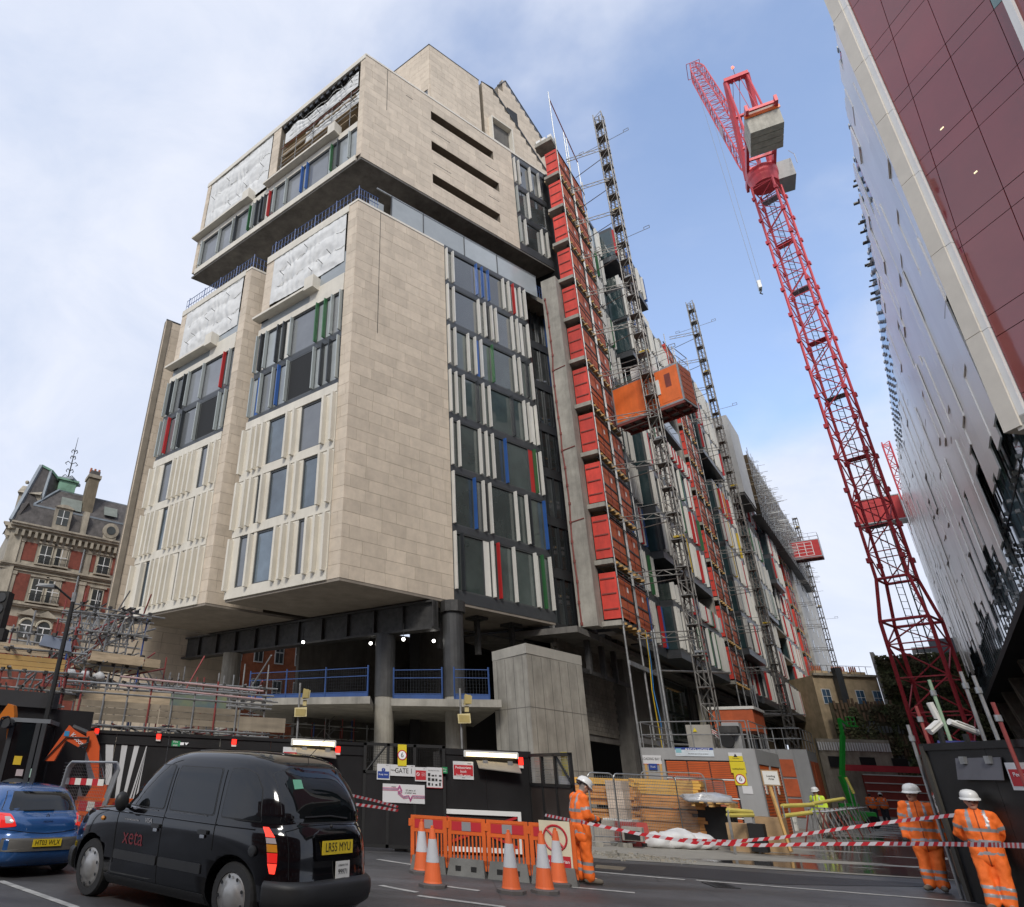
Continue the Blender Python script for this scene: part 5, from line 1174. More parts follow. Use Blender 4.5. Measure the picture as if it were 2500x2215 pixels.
for (a0, a1, z0, z1) in ((-1.448, 0.472, 23.336, 24.687), (2.618, 3.902, 23.594, 24.677)):
    m = MB(); m.prism([FVi.pt(a0, -.5, z0), FVi.pt(a1, -.5, z0), FVi.pt(a1, -1.2, z1), FVi.pt(a0, -1.2, z1)], FVi.n*.12, mat('skylight_mesh', (.2, .22, .19), .5)); m.build('skylight', vb)
# gabled dormer on the corner
m = MB(); FVc.box(m, 1.2, 3.6, -1.5, .5, 20.9, 24.2, VSTONE); m.build('corner_dormer', vb)
m = MB(); m.prism([FVc.pt(.9, .6, 24.2), FVc.pt(3.9, .6, 24.2), FVc.pt(2.4, .6, 25.4)], -FVc.n*2, VSTONE); m.ball(FVc.pt(2.4, .3, 25.8), .2, VSTONE, 8); m.build('dormer_gable', vb)
m = MB(); m.prism([FVc.pt(1.8, .5, 21.3), FVc.pt(3.0, .5, 21.3)]+[FVc.pt(2.4+.6*cos(pi*k/8), .5, 23.0+.6*sin(pi*k/8)) for k in range(9)], FVc.n*.04, GLASSL); m.build('dormer_window', vb)
# ---- orange brick block seen through the undercroft
ob_ = thing('brick_terrace', 'orange brick terrace with white windows glimpsed through the undercroft columns', 'building', V((-4.894, 57.793)+(0,)))
c = V((-4.894, 57.793)+(0,)); FO = Face(c, RY+10, 1)
m = MB(); FO.box(m, -13, 4, -6, 0, 0, 12.6, BRICKO); m.build('wall', ob_)
for k in range(9):
    for j in range(2):
        a, z = -12+k*1.8, 6.4+j*3.2; m = MB(); FO.box(m, a, a+.8, 0, .06, z, z+1.9, WHITE); o = m.build('window', ob_)
        m = MB(); FO.box(m, a+.08, a+.37, .06, .08, z+.1, z+.9, GLASS); FO.box(m, a+.43, a+.72, .06, .08, z+.1, z+.9, GLASS); FO.box(m, a+.08, a+.37, .06, .08, z+1.0, z+1.8, GLASS); FO.box(m, a+.43, a+.72, .06, .08, z+1.0, z+1.8, GLASS); m.build('pane', o)

# ---- terrace across the road behind the camera: it shades the street and shows as a reflection in the red glass
bk_ = thing('opposite_terrace', 'brick terrace across the road, seen only as a dark reflection in the red glass', 'building', (0, -16, 0))
m = MB(); m.box((-10, -20, 10), (90, 8, 20), BRICK); m.build('wall', bk_)
m = MB(); m.box((-10, -20, 20.3), (91, 8.6, .6), VSTONE); m.build('cornice', bk_); m = MB(); m.prism([(-55, -24, 20.6), (35, -24, 20.6), (35, -20, 23.2), (-55, -20, 23.2)], (0, .3, .0), SLATE); m.build('roof', bk_)
WQ = Pieces('window', bk_)
for i in range(24):
    for j in range(5): WQ.add((-52+i*3.6, -15.97, 3+j*3.7), (1.3, .12, 2.1), GLASS if (i+j) % 3 else GLASSL)
WQ.flush()

# ================================================================== ground
def asphalt():
    m = bpy.data.materials.new('asphalt'); m.use_nodes = True; t = m.node_tree; L = t.links; b = t.nodes['Principled BSDF']; geo = nd(t, 'ShaderNodeNewGeometry')
    def N(scale, det, st, rough=.6):
        mp = nd(t, 'ShaderNodeMapping'); mp.inputs['Scale'].default_value = st; mp.inputs['Rotation'].default_value = (0, 0, radians(7)); L.new(geo.outputs['Position'], mp.inputs[0]); n = nd(t, 'ShaderNodeTexNoise'); n.inputs['Scale'].default_value = scale; n.inputs['Detail'].default_value = det; n.inputs['Roughness'].default_value = rough; L.new(mp.outputs[0], n.inputs['Vector']); return n.outputs['Fac']
    def R(x, a, b_, c, d): r = nd(t, 'ShaderNodeMapRange'); L.new(x, r.inputs['Value']); r.inputs['From Min'].default_value = a; r.inputs['From Max'].default_value = b_; r.inputs['To Min'].default_value = c; r.inputs['To Max'].default_value = d; return r.outputs[0]
    def M(op, x, y): n = nd(t, 'ShaderNodeMath', operation=op); L.new(x, n.inputs[0]); L.new(y, n.inputs[1]) if not isinstance(y, (int, float)) else n.inputs.__getitem__(1).__setattr__('default_value', y); return n.outputs[0]
    band = N(1.0, 3, (.05, .75, 1)); patch_ = N(.5, 8, (1, 1, 1), .7); grit = N(70, 2, (1, 1, 1)); fine = N(9, 6, (1, 1, 1), .75)
    v = nd(t, 'ShaderNodeTexVoronoi', feature='DISTANCE_TO_EDGE'); v.inputs['Scale'].default_value = .32; L.new(geo.outputs['Position'], v.inputs['Vector']); crack = R(v.outputs['Distance'], .0, .006, .55, 1)
    k = M('MULTIPLY', M('MULTIPLY', R(band, .35, .65, .65, 1.5), R(patch_, .35, .65, .75, 1.3)), M('MULTIPLY', M('MULTIPLY', R(grit, .3, .7, .7, 1.35), R(fine, .3, .7, .85, 1.15)), crack))
    c = nd(t, 'ShaderNodeVectorMath', operation='SCALE'); c.inputs[0].default_value = (.060, .059, .060); L.new(k, c.inputs['Scale']); L.new(c.outputs[0], b.inputs['Base Color'])
    L.new(R(band, .35, .65, .38, .7), b.inputs['Roughness']); bp = nd(t, 'ShaderNodeBump'); bp.inputs['Strength'].default_value = .35; bp.inputs['Distance'].default_value = .01; L.new(grit, bp.inputs['Height']); L.new(bp.outputs[0], b.inputs['Normal']); return m
ASPH = asphalt()
gm = MB(); gm.box((0, 150, -.25), (900, 900, .5), ASPH); struct(gm, 'road')
def wetmat():
    m = bpy.data.materials.new('wet_concrete_ground'); m.use_nodes = True; t = m.node_tree; L = t.links; b = t.nodes['Principled BSDF']
    geo = nd(t, 'ShaderNodeNewGeometry')
    mp = nd(t, 'ShaderNodeMapping'); mp.inputs['Rotation'].default_value = (0, 0, radians(35)); mp.inputs['Scale'].default_value = (.16, .75, 1); L.new(geo.outputs['Position'], mp.inputs[0])
    n = nd(t, 'ShaderNodeTexNoise'); n.inputs['Scale'].default_value = 1.0; n.inputs['Detail'].default_value = 7; n.inputs['Roughness'].default_value = .62; L.new(mp.outputs[0], n.inputs['Vector'])
    # wetter towards the street on the right
    sx = nd(t, 'ShaderNodeSeparateXYZ'); L.new(geo.outputs['Position'], sx.inputs[0])
    lat = nd(t, 'ShaderNodeVectorMath', operation='DOT_PRODUCT'); L.new(geo.outputs['Position'], lat.inputs[0]); lat.inputs[1].default_value = (0.762, -0.647, 0.0)
    mr = nd(t, 'ShaderNodeMapRange'); mr.inputs['From Min'].default_value = -7.5; mr.inputs['From Max'].default_value = -1.5; mr.inputs['To Min'].default_value = -.16; mr.inputs['To Max'].default_value = .16; L.new(lat.outputs['Value'], mr.inputs['Value'])
    ad = nd(t, 'ShaderNodeMath', operation='ADD'); L.new(n.outputs['Fac'], ad.inputs[0]); L.new(mr.outputs[0], ad.inputs[1])
    w = nd(t, 'ShaderNodeMapRange', interpolation_type='SMOOTHSTEP'); w.inputs['From Min'].default_value = .49; w.inputs['From Max'].default_value = .61; L.new(ad.outputs[0], w.inputs['Value'])
    n2 = nd(t, 'ShaderNodeTexNoise'); n2.inputs['Scale'].default_value = 2.5; n2.inputs['Detail'].default_value = 8; n2.inputs['Roughness'].default_value = .7; L.new(geo.outputs['Position'], n2.inputs['Vector'])
    c1 = nd(t, 'ShaderNodeMix', data_type='RGBA'); c1.inputs['A'].default_value = (.19, .175, .15, 1); c1.inputs['B'].default_value = (.36, .34, .29, 1); L.new(n2.outputs['Fac'], c1.inputs['Factor'])
    c2 = nd(t, 'ShaderNodeMix', data_type='RGBA'); L.new(c1.outputs['Result'], c2.inputs['A']); c2.inputs['B'].default_value = (.035, .035, .037, 1); L.new(w.outputs[0], c2.inputs['Factor']); L.new(c2.outputs['Result'], b.inputs['Base Color'])
    r = nd(t, 'ShaderNodeMapRange'); r.inputs['To Min'].default_value = .8; r.inputs['To Max'].default_value = .07; L.new(w.outputs[0], r.inputs['Value']); L.new(r.outputs[0], b.inputs['Roughness'])
    bp = nd(t, 'ShaderNodeBump'); bp.inputs['Distance'].default_value = .02; L.new(n2.outputs['Fac'], bp.inputs['Height'])
    bs = nd(t, 'ShaderNodeMapRange'); bs.inputs['To Min'].default_value = .5; bs.inputs['To Max'].default_value = .04; L.new(w.outputs[0], bs.inputs['Value']); L.new(bs.outputs[0], bp.inputs['Strength']); L.new(bp.outputs[0], b.inputs['Normal'])
    return m
WETC = wetmat()
def flatpoly(name, pts, z, m, th=.003):
    b = MB(); b.prism([V((p[0], p[1], z-th)) for p in pts], (0, 0, th), m); return struct(b, name)
K0, K1 = V((-12, 19.9, 0)), V((6.3, 18.4, 0)); 
flatpoly('site_yard', [(-30, 20.6), (5.4, 18.35), (13.2, 16.9), (30, 14.2), (120, 90), (90, 160), (-60, 120)], .006, WETC)
flatpoly('kerb_line', [(4.6, 18.4), (13.2, 16.75), (30, 14.0), (30, 14.25), (13.2, 17.0), (4.6, 18.62)], .012, mat('kerb_stone', (.27, .255, .22), .85, var=.25, scale=3))
LINE = mat('road_line_paint', (.50, .49, .46), .7, 0, var=.35, scale=5, col2=(.22, .22, .21))
def rline(p, q, w=.11, z=.008):
    p, q = V((*p, 0)), V((*q, 0)); d = (q-p).normalized(); n = V((-d.y, d.x, 0))*w/2
    flatpoly('road_marking', [p-n, q-n, q+n, p+n], z, LINE)
for a, b_ in (((-4.888, 11.36), (-3.171, 9.685)), ((1.017, 19.958), (1.766, 18.815)), ((0.86, 16.043), (1.555, 15.339)), ((0.724, 12.489), (1.256, 11.952)), ((1.242, 11.654), (2.396, 11.001)), ((1.756, 12.731), (2.296, 12.38)), ((3.712, 13.359), (4.989, 12.882)), ((5.207, 15.531), (6.774, 14.868)), ((6.994, 14.878), (10.401, 13.757)), ((10.401, 13.757), (11.795, 13.216))): rline(a, b_)
rline((-12, 15.6), (-6.2, 12.6), .1)
flatpoly('road_patch', ((5.725, 16.812), (6.318, 16.594), (5.983, 15.962), (5.478, 16.185)), .007, mat('gravel_patch', (.17, .14, .10), .9, bump=.6))
flatpoly('road_patch', ((5.22, 17.373), (7.66, 17.176), (9.98, 16.453), (12.329, 15.964), (11.881, 15.409), (8.537, 14.795), (4.926, 15.876)), .0065, mat('new_asphalt', (.022, .022, .024), .55, var=.3, bump=.5, bscale=50))
def drain(x, y, yaw, w=.6, l=.45):
    m = MB(); m.box((x, y, .008), (w, l, .012), mat('cast_iron', (.05, .05, .05), .5, .5), yaw=yaw)
    for k in range(6): m.box((x, y, .016), (w*.86, .02, .006), BLACK, yaw=yaw) if k == 0 else m.box(V((x, y, .016))+hd(yaw, (k-3)*.065), (w*.86, .02, .006), BLACK, yaw=yaw)
    o = m.build('drain_cover'); tag(o, 'iron drain cover in the road %s' % ('behind the taxi front wheel' if x < 0 else 'in front of the orange barriers on the right'), 'drain cover'); o['kind'] = 'structure'
drain(*(-4.902, 13.916), -50); drain(*(7.148, 14.261), 95)
sh = thing('gravel_edge', 'ragged gravel and rubble along the kerb right of the standing worker', 'rubble', (7.16, 19.53, 0.0))
gb_ = MB(); r_ = random.Random(9)
for k in range(420):
    t = r_.random(); p = V((6.465, 19.356, 0.0)).lerp(V((8.127, 18.401, 0.0)), t)+V((r_.gauss(0, .35), r_.gauss(0, .30), 0)); s = r_.uniform(.015, .06) if k > 40 else r_.uniform(.05, .12)
    gb_.box(p+V((0, 0, s*.3)), (s, s*r_.uniform(.6, 1.2), s*.7), CONC if k % 3 else mat('rubble', (.3, .27, .22), .9), yaw=r_.uniform(0, 180))
tag(gb_.build('rubble', sh), kind='stuff')

# ================================================================== hoardings and gates
TXT = mat('black_print', (.02, .02, .02), .6); TXTW = mat('white_print', (.85, .85, .85), .6)
SIGNW = mat('sign_white', (.66, .66, .66), .4, var=.03); SIGNR = mat('sign_red', (.50, .03, .04), .4, var=.03); SIGNB = mat('sign_blue', (.025, .06, .28), .4, var=.03); SIGNY = mat('sign_yellow', (.72, .58, .03), .4, var=.03); SIGNG = mat('sign_green', (.02, .25, .09), .4, var=.03)
TUBEL = mat('lit_tube', (1, .9, .6), emit=(1, .80, .45), estr=2.6); LREDE = mat('lit_red', (.8, .02, .01), emit=(1, .02, .01), estr=1.6)
class Pl(Face):     # vertical plane facing the camera, s grows to the right in view
    def T(s, parent, body, size, a, z, m=None, o=.02, sx=1.0): return text(body, size, m or TXT, s.pt(a, o, z), s.d, (0, 0, 1), parent, sx=sx)
    def B(s, parent, name, a0, a1, z0, z1, m, o0=.0, o1=.012): b = MB(); s.box(b, a0, a1, o0, o1, z0, z1, m); return b.build(name, parent)
def sign(F, label, r, m=SIGNW, o=.02, edge=None):
    a0, a1, z0, z1 = r; t = thing('sign', label, 'sign', F.pt((a0+a1)/2, o, z0)); F.B(t, 'board', a0, a1, z0, z1, m, o, o+.012); return t, o+.014
HZ_ = 2.25
FH = Pl(V((-9.0, 16.6, 0)), 83.66, 1)
hd1 = thing('hoarding', 'long black painted hoarding behind the taxi, with red lamps and a striped mural', 'hoarding', FH.pt(4, 0, 0))
HLEN = 9.62
for k in range(8):
    a = k*1.22; b = MB(); FH.box(b, a+.004, min(a+1.216, HLEN), -.02, 0, .0, HZ_, BLKPAINT); b.build('panel', hd1)
b = MB(); FH.box(b, -1, HLEN, -.08, .035, HZ_-.02, HZ_+.05, BLKPAINT); FH.box(b, -1, HLEN, 0, .03, HZ_-.24, HZ_-.2, BLKPAINT); b.build('capping', hd1)
# striped mural: rays from a point low on the left
mur = thing('mural', 'black and white radiating stripe mural on the hoarding behind the digger', 'mural', FH.pt(2.5, 0, 0))
mb = MB(); mz0, mz1 = .15, 2.0; O = (3.946, -.6)
Ma0, Ma1 = 3.113, 4.4
for a_, b_ in ((48, 56), (62, 66), (70, 73.5), (77, 80.5), (84, 86.5), (90, 93), (97, 101), (106, 112), (118, 128), (136, 150)):
    poly = []
    for an in (a_, b_):
        c, s_ = cos(radians(an)), sin(radians(an)); t = (mz1-O[1])/s_; x = O[0]+c*t; poly.append((x, mz1))
    t0 = (mz0-O[1]); q0 = O[0]+t0/sin(radians(a_))*cos(radians(a_)); q1 = O[0]+t0/sin(radians(b_))*cos(radians(b_))
    pp_ = [(poly[0][0], mz1), (poly[1][0], mz1), (q1, mz0), (q0, mz0)]
    pp_ = [(min(max(x, Ma0-1.2), Ma1), z) for x, z in pp_]
    mb.prism([FH.pt(x, .002, z) for x, z in pp_], FH.n*.004, mat('mural_white', (.55, .55, .55), .6, var=.1))
mb.build('stripe', mur)
def redlamp(F, r, lab):
    a0, a1, z0, z1 = r; t = thing('warning_lamp', lab, 'lamp', F.pt((a0+a1)/2, .02, z0), 0, 'red warning lamps along the black hoardings')
    F.B(t, 'lens', a0, a1, z0+(z1-z0)*.32, z1, LREDE, .0, .07); F.B(t, 'base', a0-.005, a1+.005, z0, z0+(z1-z0)*.32, PIPEW, .0, .05); F.B(t, 'housing', a0-.012, a1+.012, z0+(z1-z0)*.30, z1+.01, mat('lamp_red', (.5, .03, .03), .3), -.005, .045)
for q, l in zip(((3.147, 3.234, 2.183, 2.319), (4.594, 4.688, 2.117, 2.267), (6.381, 6.485, 2.073, 2.229), (8.908, 9.016, 1.998, 2.181)), ('glowing red lamp above the mural beside the digger arm', 'glowing red lamp left of the green exit sign', 'glowing red lamp right of the green exit sign', 'glowing red lamp at the right end of the long hoarding')): redlamp(FH, q, l)
t, o = sign(FH, 'green emergency exit sign high on the hoarding behind the taxi', (4.962, 5.166, 2.023, 2.143), SIGNG); r = (4.962, 5.166, 2.023, 2.143)
FH.T(t, 'Fire\nexit', .07, r[0]+.09, (r[2]+r[3])/2, TXTW, o); b = MB(); FH.box(b, r[0]+.2, r[0]+.29, o, o+.003, r[2]+.03, r[3]-.03, TXTW); FH.box(b, r[0]+.33, r[0]+.36, o, o+.003, r[2]+.08, r[3]-.03, TXTW); b.prism([FH.pt(r[0]+.30, o, r[2]+.09), FH.pt(r[0]+.40, o, r[2]+.09), FH.pt(r[0]+.345, o, r[2]+.03)], FH.n*.003, TXTW); b.build('pictogram', t)
def tube_light(F, r, lab):
    a0, a1, z0, z1 = r; t = thing('tube_light', lab, 'light', F.pt((a0+a1)/2, .05, z0), 0, 'lit tube lights on the hoarding')
    b = MB(); b.tube(F.pt(a0+.04, .10, (z0+z1)/2), F.pt(a1-.04, .10, (z0+z1)/2), .045, TUBEL, 8); b.build('diffuser', t); F.B(t, 'housing', a0, a1, z1-.01, z1+.035, PIPEW, .02, .14)
    b = MB(); F.box(b, a0-.01, a0+.04, .03, .15, z0-.01, z1+.02, PIPEW); b.build('end_cap', t); b = MB(); F.box(b, a1-.04, a1+.01, .03, .15, z0-.01, z1+.02, PIPEW); b.build('end_cap', t)
tube_light(FH, (7.814, 8.89, 2.168, 2.279), 'lit yellowish tube light above the taxi roof')
def flap(F, r, lab):
    a0, a1, z0, z1 = r; t = thing('hinged_flap', lab, 'flap', F.pt((a0+a1)/2, .02, z0), 0, 'grey hinged flaps on the hoarding')
    b = MB(); b.prism([F.pt(a0, .02, z1), F.pt(a1, .02, z1-.04), F.pt(a1, .32, z0), F.pt(a0, .30, z0+.07)], (0, 0, .02), mat('flap_grey', (.20, .18, .155), .6)); b.build('flap_board', t)
    b = MB()
    for f in (.2, .8): F.box(b, a0+(a1-a0)*f-.06, a0+(a1-a0)*f+.06, .02, .1, z1-.06, z1+.03, GALV)
    b.build('hinge', t)
flap(FH, (7.948, 8.901, 1.904, 2.102), 'grey hinged flap partly behind the taxi roof')
t, o = sign(FH, 'red and white pedestrian sign half hidden behind the taxi roof', (7.625, 8.026, 1.838, 2.119)); r = (7.625, 8.026, 1.838, 2.119); FH.B(t, 'red_field', r[0]+.02, r[1]-.02, r[2]+.02, r[3]-.11, SIGNR, .033, .036); FH.T(t, 'Pedestrians', .085, (r[0]+r[1])/2, r[3]-.18, TXTW, .038)
# ---- gate 1, left leaf, and the box hoarding
FG1 = Pl(V((0.5, 17.6, 0)), 90, 1); ga = (0.026, 1.943, 0.044, 2.369)
g1 = thing('site_gate', 'black steel site gate leaf with a mesh top, left of the box hoarding', 'gate', FG1.pt(1.1, 0, 0))
gx0, gx1 = .05, 2.05
FG1.B(g1, 'lower_panel', gx0, gx1, .12, 1.62, BLKPAINT, -.03, .0)
b = MB()
for z in (.08, 1.62, 2.24): FG1.box(b, gx0, gx1, -.05, .02, z, z+.07, BLACK)
for a in (gx0, .62, 1.27, gx1-.07): FG1.box(b, a, a+.07, -.05, .02, .08, 2.3, BLACK)
b.tube(FG1.pt(.1, 0, 1.65), FG1.pt(.6, 0, 2.25), .025, BLACK); b.build('frame', g1)
def meshpanel(F, parent, a0, a1, z0, z1, st=.055, r=.0035, m=None, o=0.0):
    b = MB(); m = m or GALV
    for k in range(int((a1-a0)/st)+1): F.box(b, a0+k*st, a0+k*st+r*2, o, o+r*2, z0, z1, m)
    for k in range(int((z1-z0)/st)+1): F.box(b, a0, a1, o, o+r*2, z0+k*st, z0+k*st+r*2, m)
    return tag(b.build('wire_mesh', parent), kind='stuff')
meshpanel(FG1, g1, gx0, gx1, 1.66, 2.26, m=BLACK)
bx = thing('box_hoarding', 'black painted plywood box hoarding in the middle, carrying a lit tube light', 'hoarding', (3.55, 17.7, 0))
FB = Pl(V((0.5, 17.75, 0)), 90, 1); bx0, bx1 = 1.95, 4.18
for k in range(2): FB.B(bx, 'panel', bx0+k*1.115+.003, bx0+(k+1)*1.115-.003, 0, 2.24, BLKPAINT, -.02, .0)
b = MB(); FB.box(b, bx0, bx1, -1.4, -.02, 0, 2.2, BLKPAINT); FB.box(b, bx0-.02, bx1+.02, -.04, .03, 2.12, 2.26, BLKPAINT); b.build('side', bx)
def sg(lab, r, m=SIGNW): return sign(FG1, lab, r, m)
r = (0.383, 0.697, 1.497, 1.84); t, o = sg('white and blue keep clear sign at the left of the gate', r); FG1.B(t, 'blue_field', r[0]+.02, r[1]-.02, r[2]+.03, (r[2]+r[3])/2+.01, SIGNB, o, o+.003); FG1.T(t, 'Keep clear', .052, (r[0]+r[1])/2, r[2]+.115, TXTW, o+.004)
b = MB(); b.lathe(FG1.pt((r[0]+r[1])/2, o, r[3]-.13), [(.045, 0), (.045, .004)], SIGNB, 14, ax=tuple(FG1.n)); b.build('symbol', t); FG1.T(t, '!', .07, (r[0]+r[1])/2, r[3]-.13, TXTW, o+.006); FG1.T(t, 'mace', .028, r[1]-.07, r[3]-.025, TXT, o)
r = (0.703, 1.304, 1.591, 1.837); t, o = sg('long white sign reading GATE 1 on the left gate', r); FG1.T(t, 'GATE 1', .155, (r[0]+r[1])/2+.03, (r[2]+r[3])/2-.01, TXT, o, sx=.86); FG1.T(t, 'Nova', .06, r[0]+.08, (r[2]+r[3])/2, TXT, o); FG1.T(t, 'mace', .028, r[1]-.07, r[3]-.025, TXT, o)
r = (1.308, 1.584, 1.496, 1.802); t, o = sg('small red prohibition notice right of the GATE 1 sign', r); FG1.B(t, 'red_field', r[0]+.012, r[1]-.012, r[2]+.03, r[3]-.07, SIGNR, o, o+.003)
b = MB(); b.path([FG1.pt(r[0]+.07+.035*cos(k*pi/6), o+.005, (r[2]+r[3])/2+.035*sin(k*pi/6)) for k in range(13)], .006, TXTW, 4); b.tube(FG1.pt(r[0]+.045, o+.005, (r[2]+r[3])/2+.025), FG1.pt(r[0]+.095, o+.005, (r[2]+r[3])/2-.025), .006, TXTW, 4); b.build('symbol', t); FG1.T(t, 'mace', .022, r[1]-.05, r[3]-.03, TXT, o)
for k in range(3): FG1.T(t, 'authorised', .022, r[1]-.075, (r[2]+r[3])/2+.03-k*.03, TXTW, o+.004)
r = (1.587, 1.978, 1.363, 1.812); t, o = sg('white notice board with small pictures beside the fire exit sign', r)
FG1.T(t, 'Stop. Check. Then safety.', .026, (r[0]+r[1])/2-.02, r[3]-.07, TXT, o)
b = MB(); rq = random.Random(5)
for i in range(4):
    for j in range(3): FG1.box(b, r[0]+.03+i*.09, r[0]+.03+i*.09+rq.uniform(.03, .07), o, o+.002, r[2]+.05+j*.10, r[2]+.05+j*.10+rq.uniform(.03, .075), TXT)
FG1.box(b, r[0], r[1], o, o+.003, r[2], r[2]+.012, SIGNR); FG1.box(b, r[1]-.01, r[1], o, o+.003, r[2], r[3], SIGNR); b.build('pictures', t)
r = (1.965, 2.095, 1.692, 1.83); t, o = sg('small green fire exit sign on the gate edge', r, SIGNG); FG1.T(t, 'Fire\nexit', .05, (r[0]+r[1])/2, (r[2]+r[3])/2, TXTW, o)
r = (0.529, 1.539, 1.016, 1.416); t, o = sg('wide white banner with pink and purple zigzag lines, low on the gate', r)
b = MB(); w_ = r[1]-r[0]; h_ = r[3]-r[2]; zl = [(0, .72), (.36, .72), (.40, .88), (.46, .62), (.36, .55), (.50, .30), (.62, .36), (.66, .16), (.70, .36), (1, .36)]
for k, mm_ in ((0, 'pink_line'), (1, 'purple_line'), (2, 'pink_line')): 
    b.path([FG1.pt(r[0]+x*w_, o+.003, r[2]+y*h_-.025+k*.025) for x, y in zl], .0065, mat(mm_, (.55, .08, .22) if k != 1 else (.22, .08, .25), .5), 4)
b.build('zigzag', t); FG1.T(t, '25 years of\na better way', .052, r[0]+w_*.66, r[2]+h_*.62, TXT, o); FG1.T(t, 'mace', .05, r[0]+w_*.26, r[3]-.06, TXT, o)
r = (0.884, 1.098, 1.815, 2.29); t, o = sign(FG1, 'yellow speed limit 6 sign on top of the left gate', r, SIGNY, .04)
def six(F, t, a, z, R_, o):
    b = MB(); b.lathe(F.pt(a, o, z), [(R_, 0), (R_, .004)], SIGNR, 24, ax=tuple(F.n)); b.lathe(F.pt(a, o+.004, z), [(R_*.8, 0), (R_*.8, .004)], TXTW, 24, ax=tuple(F.n)); b.build('roundel', t); F.T(t, '6', R_*1.35, a, z, TXT, o+.009)
six(FG1, t, (r[0]+r[1])/2, (r[2]+r[3])/2, .115, .054)
r = (2.258, 2.759, 1.578, 1.975); t, o = sign(FB, 'red sign reading Pedestrians look both ways under the tube light', r)
FB.B(t, 'red_field', r[0]+.015, r[1]-.015, r[2]+.08, r[3]-.08, SIGNR, o, o+.003)
for k, s_ in enumerate(('Pedestrians', 'look', 'both ways')): FB.T(t, s_, .085, (r[0]+r[1])/2, r[3]-.14-k*.085, TXTW, o+.004)
FB.T(t, 'mace', .04, r[1]-.1, r[3]-.04, TXT, o); FB.T(t, 'Nova', .035, (r[0]+r[1])/2, r[2]+.04, TXT, o)
tube_light(FB, (2.533, 3.85, 2.093, 2.191), 'lit yellowish tube light on the middle box hoarding')
redlamp(FB, (3.883, 3.987, 1.88, 2.116), 'glowing red lamp at the top right of the box hoarding')
flap(FB, (2.842, 3.865, 1.758, 1.993), 'grey brown hinged flap under the middle tube light')
wf = thing('white_gate_frame', 'white painted frame with a red cross brace leaning on the box hoarding', 'frame', (3.0, 17.6, 0)); r = (1.833, 3.838, 0.068, 0.933)
FWf = Pl(V((0.5, 17.7, 0)), 90, 1); a0, a1, z0, z1 = r; z0 = max(z0, .03)
for p, q in (((a0, z1-.1), (a1, z1)), ((a0, z0), (a1, z0+.1))): FWf.B(wf, 'rail', p[0], q[0], p[1], q[1], WHITE, .02, .07)
for p in (a0, a1-.08): FWf.B(wf, 'post', p, p+.08, z0+.1, z1-.1, WHITE, .02, .07)
for p, q in (((a0+.1, z1-.12), (a1-.1, z0+.12)), ((a1-.1, z1-.12), (a0+.1, z0+.12))): b = MB(); b.sq(FWf.pt(p[0], .035, p[1]), FWf.pt(q[0], .035 if p[0] < q[0] else .037, q[1]), .05, SIGNR); b.build('cross_brace', wf)
b = MB(); FWf.box(b, a0+.08, a1-.08, .0, .015, z0, z1, BLACK); b.build('backing', wf)
# right leaf of gate 1, swung towards the road
FGr = Pl(V((4.66, 17.8, 0)), 168.0, -1)
g1r = thing('site_gate', 'black steel gate leaf with a mesh top beside the standing worker', 'gate', FGr.pt(.9, 0, 0)); gl_ = 2.05
FGr.B(g1r, 'lower_panel', 0.02, gl_, .1, 1.5, mat('dark_brown_panel', (.045, .035, .03), .4), -.03, .0)
b = MB()
for z in (.06, 1.5, 2.14): FGr.box(b, 0, gl_, -.05, .02, z, z+.07, BLACK)
for a in (0, .65, 1.3, gl_-.07): FGr.box(b, a, a+.07, -.05, .02, .06, 2.2, BLACK)
b.tube(FGr.pt(1.35, 0, 2.15), FGr.pt(gl_-.05, 0, 1.55), .03, BLACK); b.build('frame', g1r); meshpanel(FGr, g1r, .05, gl_-.05, 1.54, 2.15)
for r, mm_, lab, tx in (((1.162, 1.47, 1.373, 1.736), SIGNW, 'narrow white and blue keep clear sign on the right leaf', 'Keep clear'), ((1.493, 1.88, 1.496, 1.735), SIGNW, 'white GATE 1 sign on the right leaf', 'GATE 1'), ((1.869, 2.035, 1.413, 1.724), SIGNR, 'narrow red notice on the right leaf', 'no entry'), ((1.275, 1.827, 0.842, 1.287), SIGNW, 'white banner with purple lines on the right leaf', '25 years')):
    t, o = sign(FGr, lab, r, mm_)
    FGr.T(t, tx, .12 if tx == 'GATE 1' else .05, (r[0]+r[1])/2, (r[2]+r[3])/2+(.0 if tx != 'Keep clear' else -.08), TXT if mm_ is SIGNW else TXTW, o+.005, sx=.9)
    if tx == 'Keep clear': FGr.B(t, 'blue_field', r[0]+.02, r[1]-.02, r[2]+.05, (r[2]+r[3])/2, SIGNB, o, o+.003)
    if tx == '25 years':
        b = MB(); b.path([FGr.pt(r[0]+x*(r[1]-r[0]), o+.003, r[2]+y*(r[3]-r[2])) for x, y in ((0, .7), (.45, .7), (.6, .95), (.65, .5), (.4, .4), (.7, .1))], .012, mat('purple_line', (.22, .08, .25)), 4); b.build('zigzag', t)
r = (1.509, 1.771, 1.733, 2.225); t, o = sign(FGr, 'yellow speed limit 6 sign on top of the right leaf', r, SIGNY, .04); six(FGr, t, (r[0]+r[1])/2, (r[2]+r[3])/2, min(.13, (r[1]-r[0])*.42), .054)
